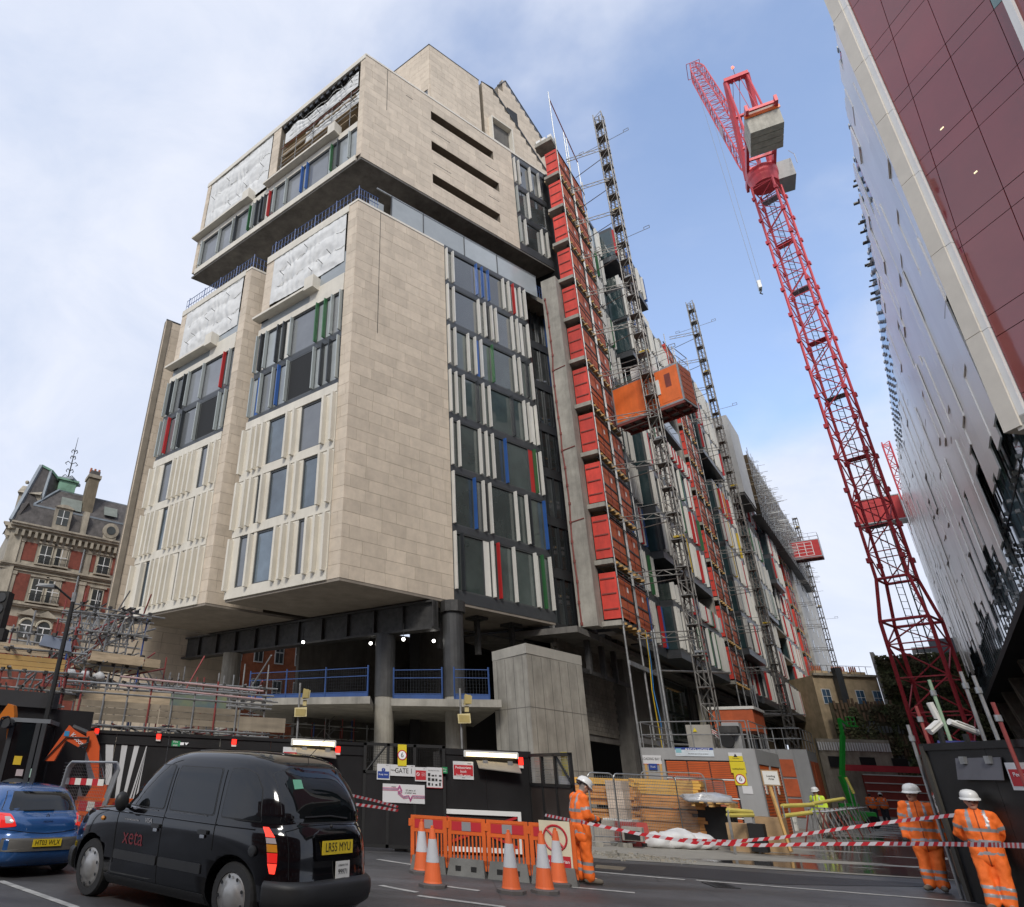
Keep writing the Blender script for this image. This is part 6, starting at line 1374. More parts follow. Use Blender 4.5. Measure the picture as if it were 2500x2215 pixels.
# ---- right hand hoarding
FR0 = Pl(V((11.16, 13.5, 0)), 180.5, 1)
rh = thing('hoarding', 'black hoarding wall at the far right, behind the two leaning workers', 'hoarding', (11.2, 12, 0))
for k in range(4): FR0.B(rh, 'panel', k*1.3+.003, k*1.3+1.297, 0, 2.5, BLKPAINT, -.02, .0)
b = MB(); FR0.box(b, -.02, 5.4, -2.6, -.02, 0, 2.47, BLKPAINT); FR0.box(b, -.05, 5.4, -.03, .04, 2.42, 2.54, BLKPAINT); FR0.box(b, -.05, .04, -.05, .05, 0, 2.5, mat('worn_edge', (.06, .055, .045), .7)); b.build('side', rh)
r = (0.674, 1.581, 1.928, 2.28)
b = MB(); b.prism([FR0.pt(r[0], .02, r[3]), FR0.pt(r[1], .02, r[3]), FR0.pt(r[1], .1, r[2]), FR0.pt(r[0], .1, r[2])], FR0.n*.015, mat('flap_grey2', (.10, .10, .115), .5)); fl = thing('hinged_flap', 'grey hinged flap on the right hand hoarding above the workers', 'flap', FR0.pt(r[0], 0, r[2]), 0, 'grey hinged flaps on the hoarding'); b.build('flap_board', fl)
b = MB(); 
for f in (.22, .78): FR0.box(b, r[0]+(r[1]-r[0])*f-.05, r[0]+(r[1]-r[0])*f+.05, .03, .1, r[3]-.1, r[3]+.02, GALV)
b.build('hinge', fl)
r = (1.614, 2.059, 1.785, 2.194); t, o = sign(FR0, 'red and white pedestrian sign cut off by the right edge', (r[0], r[0]+.55, r[2], r[3])); FR0.B(t, 'red_field', r[0]+.03, r[0]+.52, r[2]+.06, r[3]-.1, SIGNR, o, o+.003); FR0.T(t, 'Pedestrians', .09, r[0]+.30, r[3]-.18, TXTW, o+.005)
FLf = Pl(V((11.42, 13.6, 0)), 35.5, -1)
gl2 = thing('site_gate', 'open dark gate leaf covered in notices, leaning behind the left of the two workers', 'gate', FLf.pt(2, 0, 0)); LL = 4.2
FLf.B(gl2, 'lower_panel', .0, LL, .08, 1.75, mat('dark_brown_panel', (.045, .035, .03)), -.03, 0)
b = MB()
for z in (.04, 1.75, 2.42): FLf.box(b, 0, LL, -.05, .02, z, z+.07, BLACK)
for a in (0, 1.4, 2.8, LL-.07): FLf.box(b, a, a+.07, -.05, .02, .04, 2.5, BLACK)
b.build('frame', gl2); FLf.B(gl2, 'smoked_panel', .05, LL-.05, 1.82, 2.42, mat('smoked_mesh', (.03, .03, .033), .5, alpha=.8), -.02, -.01)
FLm = Pl(FLf.pt(0, 0, 0), FLf.yaw+180, 1)
for a0, a1, z0, z1, mm_, lab, tx in ((2.9, 4.0, 1.25, 1.7, SIGNW, 'white notice panel of symbols on the open gate leaf', ''), (3.0, 4.0, .75, 1.2, SIGNW, 'lower white notice panel of symbols on the open leaf', ''), (1.9, 2.85, 1.35, 1.72, SIGNW, 'white GATE 1 sign on the open leaf by the workers', 'GATE 1'), (2.3, 2.85, 1.0, 1.34, SIGNR, 'red notice on the open leaf by the workers', 'stop'), (1.3, 1.8, 1.38, 1.72, SIGNW, 'small white arrow notice on the open leaf', '!')):
    t, o = sign(FLf, lab, (a0, a1, z0, z1), mm_)
    if tx: text(tx, .22 if tx == 'GATE 1' else .16, TXT if mm_ is SIGNW else TXTW, FLf.pt((a0+a1)/2, o+.002, (z0+z1)/2), -FLf.d, (0, 0, 1), t)
    else:
        b = MB()
        for k in range(8): FLf.box(b, a0+.1+(k % 4)*.25, a0+.2+(k % 4)*.25, o, o+.002, z0+.06+(k//4)*.2, z0+.18+(k//4)*.2, TXT)
        b.build('symbol', t)
    FLf.B(t, 'red_strip', a0, a1, z1-.04, z1, SIGNR, o, o+.003)
# cameras, poles and blue barriers above the right hand hoarding
for px, lab in (((11.389, 13.287, 2.841), 0), ((11.325, 12.679, 2.803), 1), ((11.731, 13.652, 3.139), 2)):
    c = V(px); t = thing('security_camera', ('white cctv camera pointing down left above the right hoarding', 'long white cctv camera tilted right above the right hoarding', 'small upright white camera housing behind the other two')[lab], 'security camera', c, 0, 'white cctv cameras above the right hoarding')
    a, b_ = ((-.30, 0, -.16), (.12, 0, .12)) if lab == 0 else (((-.35, 0, .13), (.40, 0, -.14)) if lab == 1 else ((.06, 0, -.3), (-.06, 0, .3)))
    m = MB(); m.tube(c+V(a)*.62, c+V(b_)*.62, .058, PIPEW, 8); m.box(c+(V(a)+V(b_))/2+V((0, 0, .05)), (.3 if lab < 2 else .10, .13, .02), PIPEW, R=Matrix.Rotation(-atan2(b_[2]-a[2], b_[0]-a[0]), 3, 'Y')); m.build('camera_body', t)
    m = MB(); m.tube(c+V((0, 0, -.12)), c+V((0, 0, -.45)), .05, BLACK, 6); m.build('bracket', t)
PL = (((11.496, 12.524, 2.631), (11.503, 12.518, 3.757)), ((11.331, 11.994, 2.601), (11.275, 12.047, 3.615)), ((11.079, 11.544, 2.572), (11.022, 11.598, 3.115)), ((11.598, 13.765, 2.728), (11.534, 13.819, 3.267)), ((11.839, 13.559, 2.691), (11.791, 13.601, 3.754)), ((11.373, 13.952, 2.63), (11.362, 13.961, 2.917)))
for (a, b_), col, lab in zip(PL, (TUBE, TUBE, TUBER, TUBER, mat('green_pole', (.30, .42, .28), .5), TUBE), ('leaning grey scaffold pole with a blue lashing', 'tall grey scaffold pole right of the cameras', 'short pole with a red top at the right edge', 'red scaffold pole left of the cameras', 'pale green scaffold pole in front of the crane base', 'short pole stub above the open gate leaf')):
    a, b_ = V(a), V(b_); t = thing('scaffold_pole', lab, 'pole', V((a.x, a.y, 0)), 0, 'poles above the right hoarding'); m = MB(); m.tube(V((a.x, a.y, 0)), V((b_.x, b_.y, b_.z)), .03, col, 8); m.build('tube', t)
    m = MB(); m.tube(V((b_.x, b_.y, b_.z-.3)), V((b_.x, b_.y, b_.z-.2)), .05, GALV, 8); m.build('clamp', t)
def chapter8(F, a0, L_, z, body, lab, group, name='pedestrian_barrier', n=9, foot=None, striped=True, h=1.0):
    t = thing(name, lab, 'barrier', F.pt(a0+L_/2, 0, z), 0, group)
    m = MB(); F.box(m, a0, a0+L_, -.02, .02, z+h*.74, z+h*.96, body); F.box(m, a0, a0+L_, -.025, .025, z+h*.20, z+h*.28, body); F.box(m, a0, a0+.07, -.025, .025, z+.1, z+h, body); F.box(m, a0+L_-.07, a0+L_, -.025, .025, z+.1, z+h, body); F.box(m, a0+.07, a0+L_-.07, -.028, .028, z+h*.945, z+h, body)
    F.box(m, a0+.07, a0+L_-.07, -.024, .024, z+h*.70, z+h*.75, body); F.box(m, a0-.04, a0+.03, -.035, .035, z+h*.80, z+h*.93, body); m.build('frame', t)
    for k in range(n):
        x = a0+.11+(L_-.22)*k/(n-1); m = MB(); F.box(m, x-.014, x+.014, -.015, .015, z+h*.28, z+h*.70, body); m.build('slat', t)
    if striped:
        m = MB(); F.box(m, a0+.08, a0+L_-.08, .022, .026, z+h*.77, z+h*.93, SIGNR); F.box(m, a0+L_*.38, a0+L_*.62, .027, .030, z+h*.77, z+h*.93, REFL if striped == 1 else PIPEW); m.build('reflective_strip', t)
    if foot:
        m = MB(); m.hexa([F.pt(a0+.01, .16, z), F.pt(a0+L_-.01, .16, z), F.pt(a0+L_-.01, -.16, z), F.pt(a0+.01, -.16, z), F.pt(a0+.05, .08, z+.27), F.pt(a0+L_-.05, .08, z+.27), F.pt(a0+L_-.05, -.08, z+.27), F.pt(a0+.05, -.08, z+.27)], foot); m.build('base_block', t)
        m = MB()
        for f in (.3, .7): F.box(m, a0+L_*f-.05, a0+L_*f+.05, .11, .14, z+.08, z+.16, BLACK)
        m.build('socket', t)
    return t
BORG = mat('barrier_orange', (.72, .13, .02), .5, var=.12, dirt=.15); BASEB = mat('recycled_base', (.14, .14, .13), .85, var=.3, bump=.3)
BLB = mat('barrier_blue', (.04, .05, .22), .5)
Fb = Pl(V((11.329, 13.338)+(0,)), 120.548, 1)
for k in range(3): chapter8(Fb, k*1.15, 1.1, 1.98, BLB, 'dark blue plastic barrier above the right hoarding, %s' % ('behind the cameras', 'between the poles', 'at the right edge')[k], 'blue barriers above the right hoarding', 'blue_barrier', striped=False, h=.62)
# ---- orange chapter 8 barriers in front of the box hoarding
BP = [V(q) for q in ((1.401, 14.504, 0.0), (2.087, 14.274, 0.0), (2.761, 13.952, 0.0), (3.481, 13.667, 0.0), (4.225, 13.32, 0.0))]
LB = ['orange barrier second from the left, behind two traffic cones', 'orange barrier in the middle, white strip at its centre', 'orange barrier right of the middle, behind the single cone', 'orange barrier at the right end carrying the no pedestrian sign']
for k in range(4):
    a, b_ = BP[k], BP[k+1]; d = b_-a; F = Pl(a, 90-math.degrees(atan2(d.y, d.x)), 1); chapter8(F, .01, d.length-.02, 0, BORG, LB[k], 'orange barriers on concrete feet', foot=BASEB, h=.93+.0*k, n=8)
    if k == 3:
        t = thing('sign', 'white board with a crossed out walking figure hung on the end barrier', 'sign', F.pt(.5, .04, .2)); w0, w1 = .20, .74
        F.B(t, 'board', w0, w1, .16, .98, mat('sign_cream', (.68, .62, .45), .5), .035, .05); F.B(t, 'red_field', w0+.03, w1-.03, .19, .44, SIGNR, .05, .053); F.T(t, 'No pedestrian\naccess', .075, (w0+w1)/2, .32, TXTW, .055)
        m = MB(); cx_, cz_ = (w0+w1)/2, .71
        m.path([F.pt(cx_+.20*cos(q*pi/12), .056, cz_+.20*sin(q*pi/12)) for q in range(25)], .018, SIGNR, 5); m.build('ring', t)
        m = MB(); m.sq(F.pt(cx_-.14, .062, cz_+.14), F.pt(cx_+.14, .062, cz_-.14), .028, SIGNR); m.build('slash', t)
        m = MB(); m.lathe(F.pt(cx_, .05, cz_+.12), [(.025, 0), (.025, .004)], TXT, 10, ax=tuple(F.n))
        for p, q in (((0, .09), (0, -.01)), ((0, -.01), (-.05, -.13)), ((0, -.01), (.045, -.13)), ((0, .07), (-.05, .0)), ((0, .07), (.05, .01))): m.sq(F.pt(cx_+p[0], .052, cz_+p[1]), F.pt(cx_+q[0], .052, cz_+q[1]), .022, TXT)
        m.build('walking_figure', t)
a = V((1.481, 15.508, -0.0)); b_ = V((1.518, 18.909, 0.0)); d = b_-a; F = Pl(b_, 90-math.degrees(atan2(-d.y, -d.x)), 1); chapter8(F, 0, min(d.length, 1.05), 0, BORG, 'orange barrier leftmost in the row, turned away from the road', 'orange barriers on concrete feet', foot=BASEB, h=.93, n=7)
# orange barriers left, between the blue car and the taxi, and by the digger
FL2 = Pl(V((-9.135, 25.818, 0.0))*1.0, 100, 1)
c0 = V((-4.943, 14.056)+(0,)); c1 = V((-4.243, 13.656)+(0,)); c2 = V((-3.756, 14.108)+(0,)); c3 = V((-3.217, 14.651)+(0,))
for i, (a, b_) in enumerate(((c0, c1), (c1, c2), (c2, c3))):
    d = b_-a; F = Pl(a, 90-math.degrees(atan2(d.y, d.x)), 1); chapter8(F, .0, d.length, 0, BORG, ('orange barrier next to the blue car under the digger bucket', 'orange barrier with a pale strip behind the taxi bonnet', 'orange barrier behind the taxi side windows')[i], 'orange barriers by the digger', striped=2, h=1.02, foot=BASEB, n=7)
# ---- traffic cones
def cone(loc, lab, h=.98, first=[None]):
    if first[0] is None:
        t = thing('traffic_cone', lab, 'traffic cone', loc, 0, 'tall orange and white traffic cones')
        ORC = mat('cone_orange', (.80, .15, .04), .55, var=.12, dirt=.15)
        m = MB(); m.lathe((0, 0, 0), [(.27, .0), (.27, .05), (.21, .07)], mat('cone_rubber', (.10, .09, .085), .8), 8); m.build('base', t, local=True)
        m = MB(); m.lathe((0, 0, .07), [(.175, 0), (.165, .03), (.125, .33)], ORC, 20); m.lathe((0, 0, .07), [(.075, .71), (.048, .88), (.03, .885), (.03, .93), (.01, .935)], ORC, 20); m.build('cone_body', t, local=True, smooth=False)
        m = MB(); m.lathe((0, 0, .07), [(.127, .33), (.077, .71)], mat('cone_sleeve', (.55, .56, .58), .35, var=.1), 20); m.build('reflective_sleeve', t, local=True)
        t.scale = (.87, .87, .87); first[0] = t; return t
    return place(first[0], loc, random.uniform(0, 90), lab)
for q, lab in zip(((1.584, 12.599, 0.0), (1.58, 14.171, 0.0), (2.808, 12.356, 0.0), (3.386, 12.506, 0.0), (3.876, 13.359, 0.0), (-4.013, 12.785, 0.0)), ('tall cone in front of the left barriers, nearer of the pair', 'tall cone partly hidden behind the nearer left cone', 'single tall cone in front of the middle barriers', 'tall cone in front of the no pedestrian sign, nearer of the pair', 'tall cone touching the no pedestrian sign, farther of the pair', 'traffic cone between the blue car and the taxi bonnet')): cone(q, lab)
# ---- barrier tape
TR, TW = mat('tape_red', (.55, .02, .03), .45, var=.05), mat('tape_white', (.62, .58, .60), .45, var=.05)
def tape(pts, lab, w=.052, st=.095):
    pts = [V(p) for p in pts]; t = thing('barrier_tape', lab, 'barrier tape', pts[0], 0, 'red and white barrier tapes'); mr, mw = MB(), MB(); k = 0; acc = []
    for a, b_ in zip(pts, pts[1:]):
        n = max(1, int((b_-a).length/st)); acc += [a.lerp(b_, i/n) for i in range(n)]
    acc.append(pts[-1])
    for i in range(len(acc)-1):
        a, b_ = acc[i], acc[i+1]; d = (b_-a); nrm = V((d.y, -d.x, 0)).normalized()*.004; sk = V((0, 0, 0)); up = V((0, 0, w/2)); s_ = d*.55
        (mr if i % 2 else mw).hexa([a-up, b_-up, b_-up+nrm, a-up+nrm, a+up+s_, b_+up+s_, b_+up+s_+nrm, a+up+s_+nrm], TR if i % 2 else TW)
    mr.build('red_stripe', t); mw.build('white_stripe', t)
T1 = ((4.432, 13.28, 0.973), (5.232, 12.986, 0.859), (6.127, 12.81, 0.772), (7.089, 12.649, 0.786), (8.011, 12.445, 0.856), (8.671, 11.746, 0.945), (8.563, 10.566, 1.037), (8.044, 9.172, 1.128), (7.318, 7.943, 1.199), (7.338, 7.51, 1.234))
tape(T1, 'lower red and white tape stretched from the standing worker to the right edge')
tape(((5.884, 13.033, 0.794), (6.949, 13.293, 0.781), (7.878, 13.349, 0.868), (8.966, 13.252, 1.056), (9.712, 12.715, 1.243), (9.759, 11.654, 1.381)), 'upper red and white tape rising to the left of the two workers')
tape(((4.288, 15.415, 0.985), (4.382, 14.346, 0.974), (4.432, 13.28, 0.973)), 'short tape from the orange lamp post to the standing worker')
tape(((0.235, 14.498, 1.218), (0.745, 15.482, 1.111), (1.296, 16.449, 0.978)), 'upper tape left of the gate behind the taxi', w=.05)
tape(((0.193, 14.499, 1.074), (0.733, 15.182, 1.01), (1.257, 15.951, 0.927)), 'lower tape left of the gate behind the taxi')
for q, lab in (((5.839, 21.398, 0.0), 'orange topped tape post by the right gate leaf'), ((0.387, 19.243, 0.0), 'orange topped tape post behind the taxi')):
    t = thing('tape_post', lab, 'post', q, 0, 'orange topped tape posts'); p = V(q); zt = 0.894
    m = MB(); m.tube(p, p+V((0, 0, zt-.1)), .05, BLACK, 8); m.build('post', t); m = MB(); m.box(p+V((0, 0, zt+.03)), (.17, .17, .24), ORANGE); m.build('reel', t); m = MB(); m.box(p+V((0, 0, zt+.18)), (.10, .10, .08), BLACK); m.build('cap', t)
# ---- RECO HOIST enclosure
E1, E2, E3 = V((12.06, 28.56, 0)), V((15.09, 25.93, 0)), V((18.05, 29.4, 0)); FE = Pl(E1, 130.958, 1); FEs = Pl(E2, 90-math.degrees(atan2(E3.y-E2.y, E3.x-E2.x)), 1); EL = (E2-E1).length; ES = (E3-E2).length; EZ = 2.98
GREYP = mat('grey_enclosure', (.34, .34, .335), .5, var=.06, dirt=.1)
en_ = thing('hoist_enclosure', 'grey hoist base enclosure with orange mesh doors and a railed roof', 'enclosure', E1.lerp(E2, .5))
b = MB(); b.prism([E1-FE.n*.05, E2-FE.n*.05-FEs.n*.05, E3-FEs.n*.05, E1+(E3-E2)], (0, 0, EZ-.05), DGREY); b.build('body', en_)
b = MB(); FE.box(b, 0, EL, -.04, .03, EZ-.42, EZ, GREYP); D0, D1 = 0.858, 3.212; FE.box(b, 0, D0-.04, -.04, .03, 0, EZ-.42, GREYP); FE.box(b, D1+.04, EL+.0, -.04, .03, 0, EZ-.42, GREYP); b.build('front_panel', en_)
b = MB(); FEs.box(b, 0.0, ES, -.04, .03, EZ-.5, EZ, GREYP); FEs.box(b, 0, .25, -.04, .03, 0, EZ-.5, GREYP); FEs.box(b, ES-.3, ES, -.04, .03, 0, EZ-.5, GREYP); FEs.box(b, ES*.5-.08, ES*.5+.08, -.04, .04, 0, EZ-.5, GREYP); b.build('side_panel', en_)
for r_i in range(4):
    z1 = EZ-.47-r_i*.62; 
    for c_i in range(3): w = (D1-D0)/3; FE.B(en_, 'mesh_door', D0+.02+c_i*w, D0-.03+(c_i+1)*w, z1-.56, z1, mat('orange_louvre', (.62, .12, .02), .6, var=.1), -.02, .0)
    b = MB()
    for k in range(9): FE.box(b, D0, D1, .0, .012, z1-.54+k*.06, z1-.52+k*.06, mat('dark_orange', (.35, .08, .03)))
    tag(b.build('louvre_slats', en_), kind='stuff'); FE.B(en_, 'white_rail', D0-.03, D1+.03, z1-.61, z1-.57, WHITE, -.02, .02)
for c_i in range(2):
    b = MB(); FEs.box(b, .3+c_i*ES*.5, ES*.5-.15+c_i*ES*.48, -.02, .0, .1, EZ-.52, mat('orange_louvre', (.62, .12, .02)))
    for k in range(22): FEs.box(b, .3+c_i*ES*.5, ES*.5-.15+c_i*ES*.48, .0, .015, .2+k*.1, .23+k*.1, mat('dark_orange', (.35, .08, .03)))
    b.build('side_door', en_); b = MB(); FEs.box(b, .6+c_i*ES*.52, .85+c_i*ES*.52, .0, .03, 1.5, 1.9, PIPEW); b.build('door_notice', en_)
b = MB(); RZ = EZ
def rail(b, p, q, z, h, m, n):
    d = q-p
    for w in (.5, 1.0): b.tube(p+V((0, 0, z+h*w)), q+V((0, 0, z+h*w)), .022, m, 6)
    for k in range(n+1): b.tube(p+d*(k/n)+V((0, 0, z)), p+d*(k/n)+V((0, 0, z+h)), .022, m, 6)
for p, q, n in ((E1+FE.d*.1, E2-FE.d*.1, 4), (E2, E3, 3), (E1, E1+(E3-E2), 3)):
    b = MB(); rail(b, p, q, RZ, .95, GALV, n); b.build('roof_rail', en_)
mid = E1+FE.d*2.1+FEs.d*.8
b = MB(); b.box(mid+V((0, 0, RZ+.45)), (.9, .35, .85), mat('cabinet', (.33, .31, .27), .6), yaw=FE.yaw+90); b.build('control_cabinet', en_)
b = MB(); b.prism([mid-FE.d*.2-FEs.d*.2+V((0, 0, RZ+.62)), mid-FE.d*.05-FEs.d*.2+V((0, 0, RZ+.62)), mid-FE.d*.12-FEs.d*.2+V((0, 0, RZ+.77))], -FEs.d*.01, SIGNY); b.build('warning_triangle', en_)
b = MB(); c = mid+FE.d*.95; b.lathe(c+V((0, 0, RZ+.3))-FEs.d*.2, [(.26, 0), (.26, .1), (.18, .35)], BLACK, 14, ax=tuple(FEs.d)); b.box(c+V((0, 0, RZ+.7))+FE.d*.1, (.7, .4, .25), DKSTEEL, yaw=FE.yaw+90)
for k in range(5): b.path([mid+FE.d*.4+V((0, 0, RZ+.75-k*.03)), mid+FE.d*.65+V((0, 0, RZ+.6-k*.05)), mid+FE.d*.7+V((0, 0, RZ+.1))], .012, SIGNR if k % 2 else PIPEW, 4)
b.build('winch_motor', en_)
b = MB(); b.box(E1+FE.d*3.2+FEs.d*1.2+V((0, 0, RZ+.5)), (.5, .6, .95), GREYP, yaw=FE.yaw); b.build('cabinet', en_)
r = (1.288, 2.658, 2.692, 2.995); t, o = sign(FE, 'blue and white RECO HOIST sign on the hoist enclosure', r, mat('sign_pale', (.62, .68, .72), .4), .035); FE.B(t, 'blue_field', r[0]+.0, r[1], r[2]+.15*(r[3]-r[2])/.2, r[3], SIGNB, o, o+.003)
w_ = r[1]-r[0]; h_ = r[3]-r[2]; FE.B(t, 'logo_square', r[0]+.03, r[0]+w_*.17, r[3]-h_*.62, r[3]-h_*.12, mat('logo_cyan', (.25, .5, .55), .4), o+.004, o+.006); FE.B(t, 'pale_field', r[0]+w_*.19, r[1], r[2], r[2]+h_*.46, mat('sign_pale', (.62, .68, .72)), o+.004, o+.006)
FE.T(t, 'RECO HOIST', h_*.42, r[0]+w_*.60, r[3]-h_*.25, TXTW, o+.010, sx=1.2); FE.T(t, 'The best start of any project!', h_*.20, r[0]+w_*.60, r[2]+h_*.28, TXT, o+.008); FE.T(t, 'RECO', h_*.2, r[0]+w_*.1, r[2]+h_*.25, TXTW, o+.006)
r = (0.018, 0.724, 2.372, 2.701); t, o = sign(FE, 'white LOADING BAY 2 sign at the left of the enclosure', r, SIGNW, .04); FE.T(t, 'LOADING BAY 2', .135, (r[0]+r[1])/2, (r[2]+r[3])/2+.03, TXT, o, sx=.75); FE.B(t, 'red_strip', r[0], r[1], r[2], r[2]+.02, SIGNR, o, o+.002)
r = (0.217, 0.534, 2.179, 2.399); t, o = sign(FE, 'small blue notice under the LOADING BAY 2 sign', r, SIGNB, .06); FE.T(t, 'Please report\nto reception', .04, (r[0]+r[1])/2, (r[2]+r[3])/2, TXTW, o)
for ra in ((775, 560, 790, 660), (898, 560, 912, 660)):
    r = (0.058, 0.127, 1.799, 2.38) if ra[0] == 775 else (0.622, 0.685, 1.819, 2.393); b = MB(); FE.box(b, r[0], r[1]+.02, .035, .07, r[2], r[3], TIMBER); o_ = b.build('timber_batten', en_)
for q, lab, tx in (((3.149, 3.611, 2.554, 2.838), 'white and yellow caution notice, topmost of its column', 'Caution'), ((3.14, 3.639, 2.155, 2.536), 'yellow loading notice in the middle of its column', 'Loading Board')):
    t, o = sign(FE, lab, q, SIGNY if 'yellow l' in lab else SIGNW, .05); FE.T(t, tx, .07, (q[0]+q[1])/2, (q[2]+q[3])/2-.05, TXT, o+.004)
    if tx == 'Caution': FE.B(t, 'yellow_field', q[0], q[1], q[2], q[2]+(q[3]-q[2])*.6, SIGNY, o, o+.003); b = MB(); b.prism([FE.pt((q[0]+q[1])/2-.07, o+.004, q[2]+.13), FE.pt((q[0]+q[1])/2+.07, o+.004, q[2]+.13), FE.pt((q[0]+q[1])/2, o+.004, q[2]+.25)], FE.n*.002, TXT); b.build('triangle', t)
r = (3.204, 3.6, 1.754, 2.157); t, o = sign(FE, 'yellow speed limit 6 sign on the hoist enclosure', r, SIGNY, .05); six(FE, t, (r[0]+r[1])/2, (r[2]+r[3])/2, min(.19, (r[3]-r[2])*.42), o)
r = (3.645, 3.965, 1.489, 1.741); t, o = sign(FE, 'small white printed notice at the right of the enclosure front', (r[0]-.25, r[1]-.25, r[2], r[3]), SIGNW, .035)
# second, farther enclosure
c = V((23.537, 35.986)+(0,)); e2 = thing('hoist_enclosure', 'farther orange and grey hoist enclosure beyond the first one', 'enclosure', c); F2 = Pl(c, 130.958, 1)
zt2 = 3.574
for k in range(3): F2.B(e2, 'mesh_door', -3.2, -.6, .5+k*.9, 1.3+k*.9, OMESH, -.02, .03)
b = MB(); F2.box(b, -4.2, .1, -.3, -.02, 0, zt2, GREYP); F2.box(b, -4.2, -2.0, -3, -.3, zt2+.9, zt2+2.0, OMESH); F2.box(b, -4.2, -1.9, -3, -.25, zt2+2.0, zt2+2.15, PIPEW); F2.box(b, -.5, .1, -.02, .04, 0, zt2, GREYP); b.build('body', e2)
b = MB(); 
F2s = Pl(c, 40.34, 1); F2s.box(b, 0, 4, -.2, 0, 0, zt2, GREYP); F2s.box(b, .3, 1.9, .0, .03, .2, zt2-.5, OMESH); F2s.box(b, 2.1, 3.8, .0, .03, .2, zt2-.5, OMESH); b.build('side', e2)
b = MB(); rail(b, F2.pt(-4, 0, 0), F2.pt(0, 0, 0), zt2, 1.0, GALV, 5); rail(b, c, F2s.pt(4, 0, 0), zt2, 1.0, GALV, 4); b.build('roof_rail', e2)
# ---- stacked timber, fence panels and clutter
def stackp(c, w, d, layers, lab, yaw):
    t = thing('timber_stack', lab, 'timber stack', c, 0, 'stacks of new timber on pallets'); c = V((c[0], c[1], 0)); z = 0; rz = random.Random(int(w*100))
    for z0, n, mt in layers:
        z = z0
        for k in range(n):
            m = MB(); m.box(c+V((rz.uniform(-.05, .05), rz.uniform(-.05, .05), z+.045)), (d, w*rz.uniform(.9, 1.03), rz.choice((.085, .085, .075))), mt, yaw=yaw+rz.uniform(-.7, .7)); m.build('board', t); z += .092
    return t
WRAP = mat('wrapped_timber', (.60, .29, .10), .25, 0, var=.15, scale=4, rnd=.08)
def pallet(c, z, w, yaw, parent):
    for k in range(5): m = MB(); m.box(c+hd(yaw, (k-2)*w/4.6)+V((0, 0, z+.125)), (1.2, .12, .03), TIMBER, yaw=yaw); m.build('slat', parent)
    for k in range(3): m = MB(); m.box(c+hd(yaw, (k-1)*w/2.2)+V((0, 0, z+.06)), (1.1, .10, .09), TIMBER, yaw=yaw); m.build('bearer', parent)
c1 = (8.763, 24.479); s1_ = stackp((*c1, 0), 2.3, 1.2, ((.15, 8, WRAP), (1.0, 6, WRAP), (1.6, 2, mat('yellow_timber', (.70, .40, .08), .6))), 'left stack of wrapped orange timber behind the standing worker', -60+0)
pallet(V((*c1, 0)), .0, 2.2, -60, s1_)
c2 = (11.19, 24.792); s2_ = stackp((*c2, 0), 2.35, 1.2, ((.12, 9, WRAP), (.98, 4, WRAP), (1.37, 5, mat('yellow_timber', (.70, .40, .08)))), 'right stack of wrapped timber with loose yellow boards on top', -55)
t = thing('carton_stack', 'stack of pale printed cartons beside the left timber stack', 'cartons', (8.982, 23.545, 0.0)); c = V((9.005, 23.536)+(0,))
for k in range(4): m = MB(); m.box(c+V((0, 0, .78+k*.27)), (.62, .55, .26), mat('carton', (.52, .42, .33), .8, rnd=.1), yaw=-50+k*3); m.build('carton', t)
m = MB(); m.box(c+V((0, 0, .32)), (.9, .9, .64), PIPEW, yaw=-50); m.build('pallet_base', t)
t = thing('black_board', 'large black board leaning behind the fence, wrapped sheeting on top', 'board', (11.772, 23.742, 0.0)); c = V((11.772, 23.742)+(0,))
m = MB(); m.box(c+V((0, 0, .55)), (.12, 1.6, 1.1), BLKPAINT, yaw=-50); m.box(c+hd(40, .5)+V((0, 0, .5)), (.9, 1.5, 1.0), BLACK, yaw=-50); m.build('board', t)
def blob(c, s, m, seed=1, n=14, name='sack', parent=None, rough=.35):
    b = MB(); k2 = n//2+1; vs = []
    for j in range(k2):
        ph_ = -pi/2+pi*j/(k2-1)
        for k in range(n):
            p = V((cos(ph_)*cos(2*pi*k/n), cos(ph_)*sin(2*pi*k/n), sin(ph_))); q = 1+noise.noise(p*1.6+V((seed, 0, 0)))*rough+noise.noise(p*4+V((seed, 3, 0)))*rough*.5
            z = p.z*s[2]*q; z = max(z, -s[2]*.6); vs.append(V(c)+V((p.x*s[0]*q, p.y*s[1]*q, z+s[2]*.6)))
    b.add(vs, [(j*n+k, j*n+(k+1) % n, (j+1)*n+(k+1) % n, (j+1)*n+k) for j in range(k2-1) for k in range(n)], m)
    return b.build(name, parent, smooth=True)
WBAG = mat('white_woven_sack', (.62, .62, .61), .7, var=.12, bump=.3, bscale=9); CLEARW = mat('clear_wrap', (.42, .43, .45), .2, var=.25, bump=.5, bscale=10)
o = blob((11.668, 23.235, 1.2), (.9, .45, .18), CLEARW, 3, 20, 'plastic_bundle'); tag(o, 'crumpled bundle of clear plastic wrap on the pallet over the black board', 'plastic wrap')
pt_ = thing('pallet', 'wooden pallet on top of the black board', 'pallet', (11.856, 23.14, 1.1)); pallet(V((11.856, 23.14)+(0,)), 1.08, 1.1, -50, pt_)
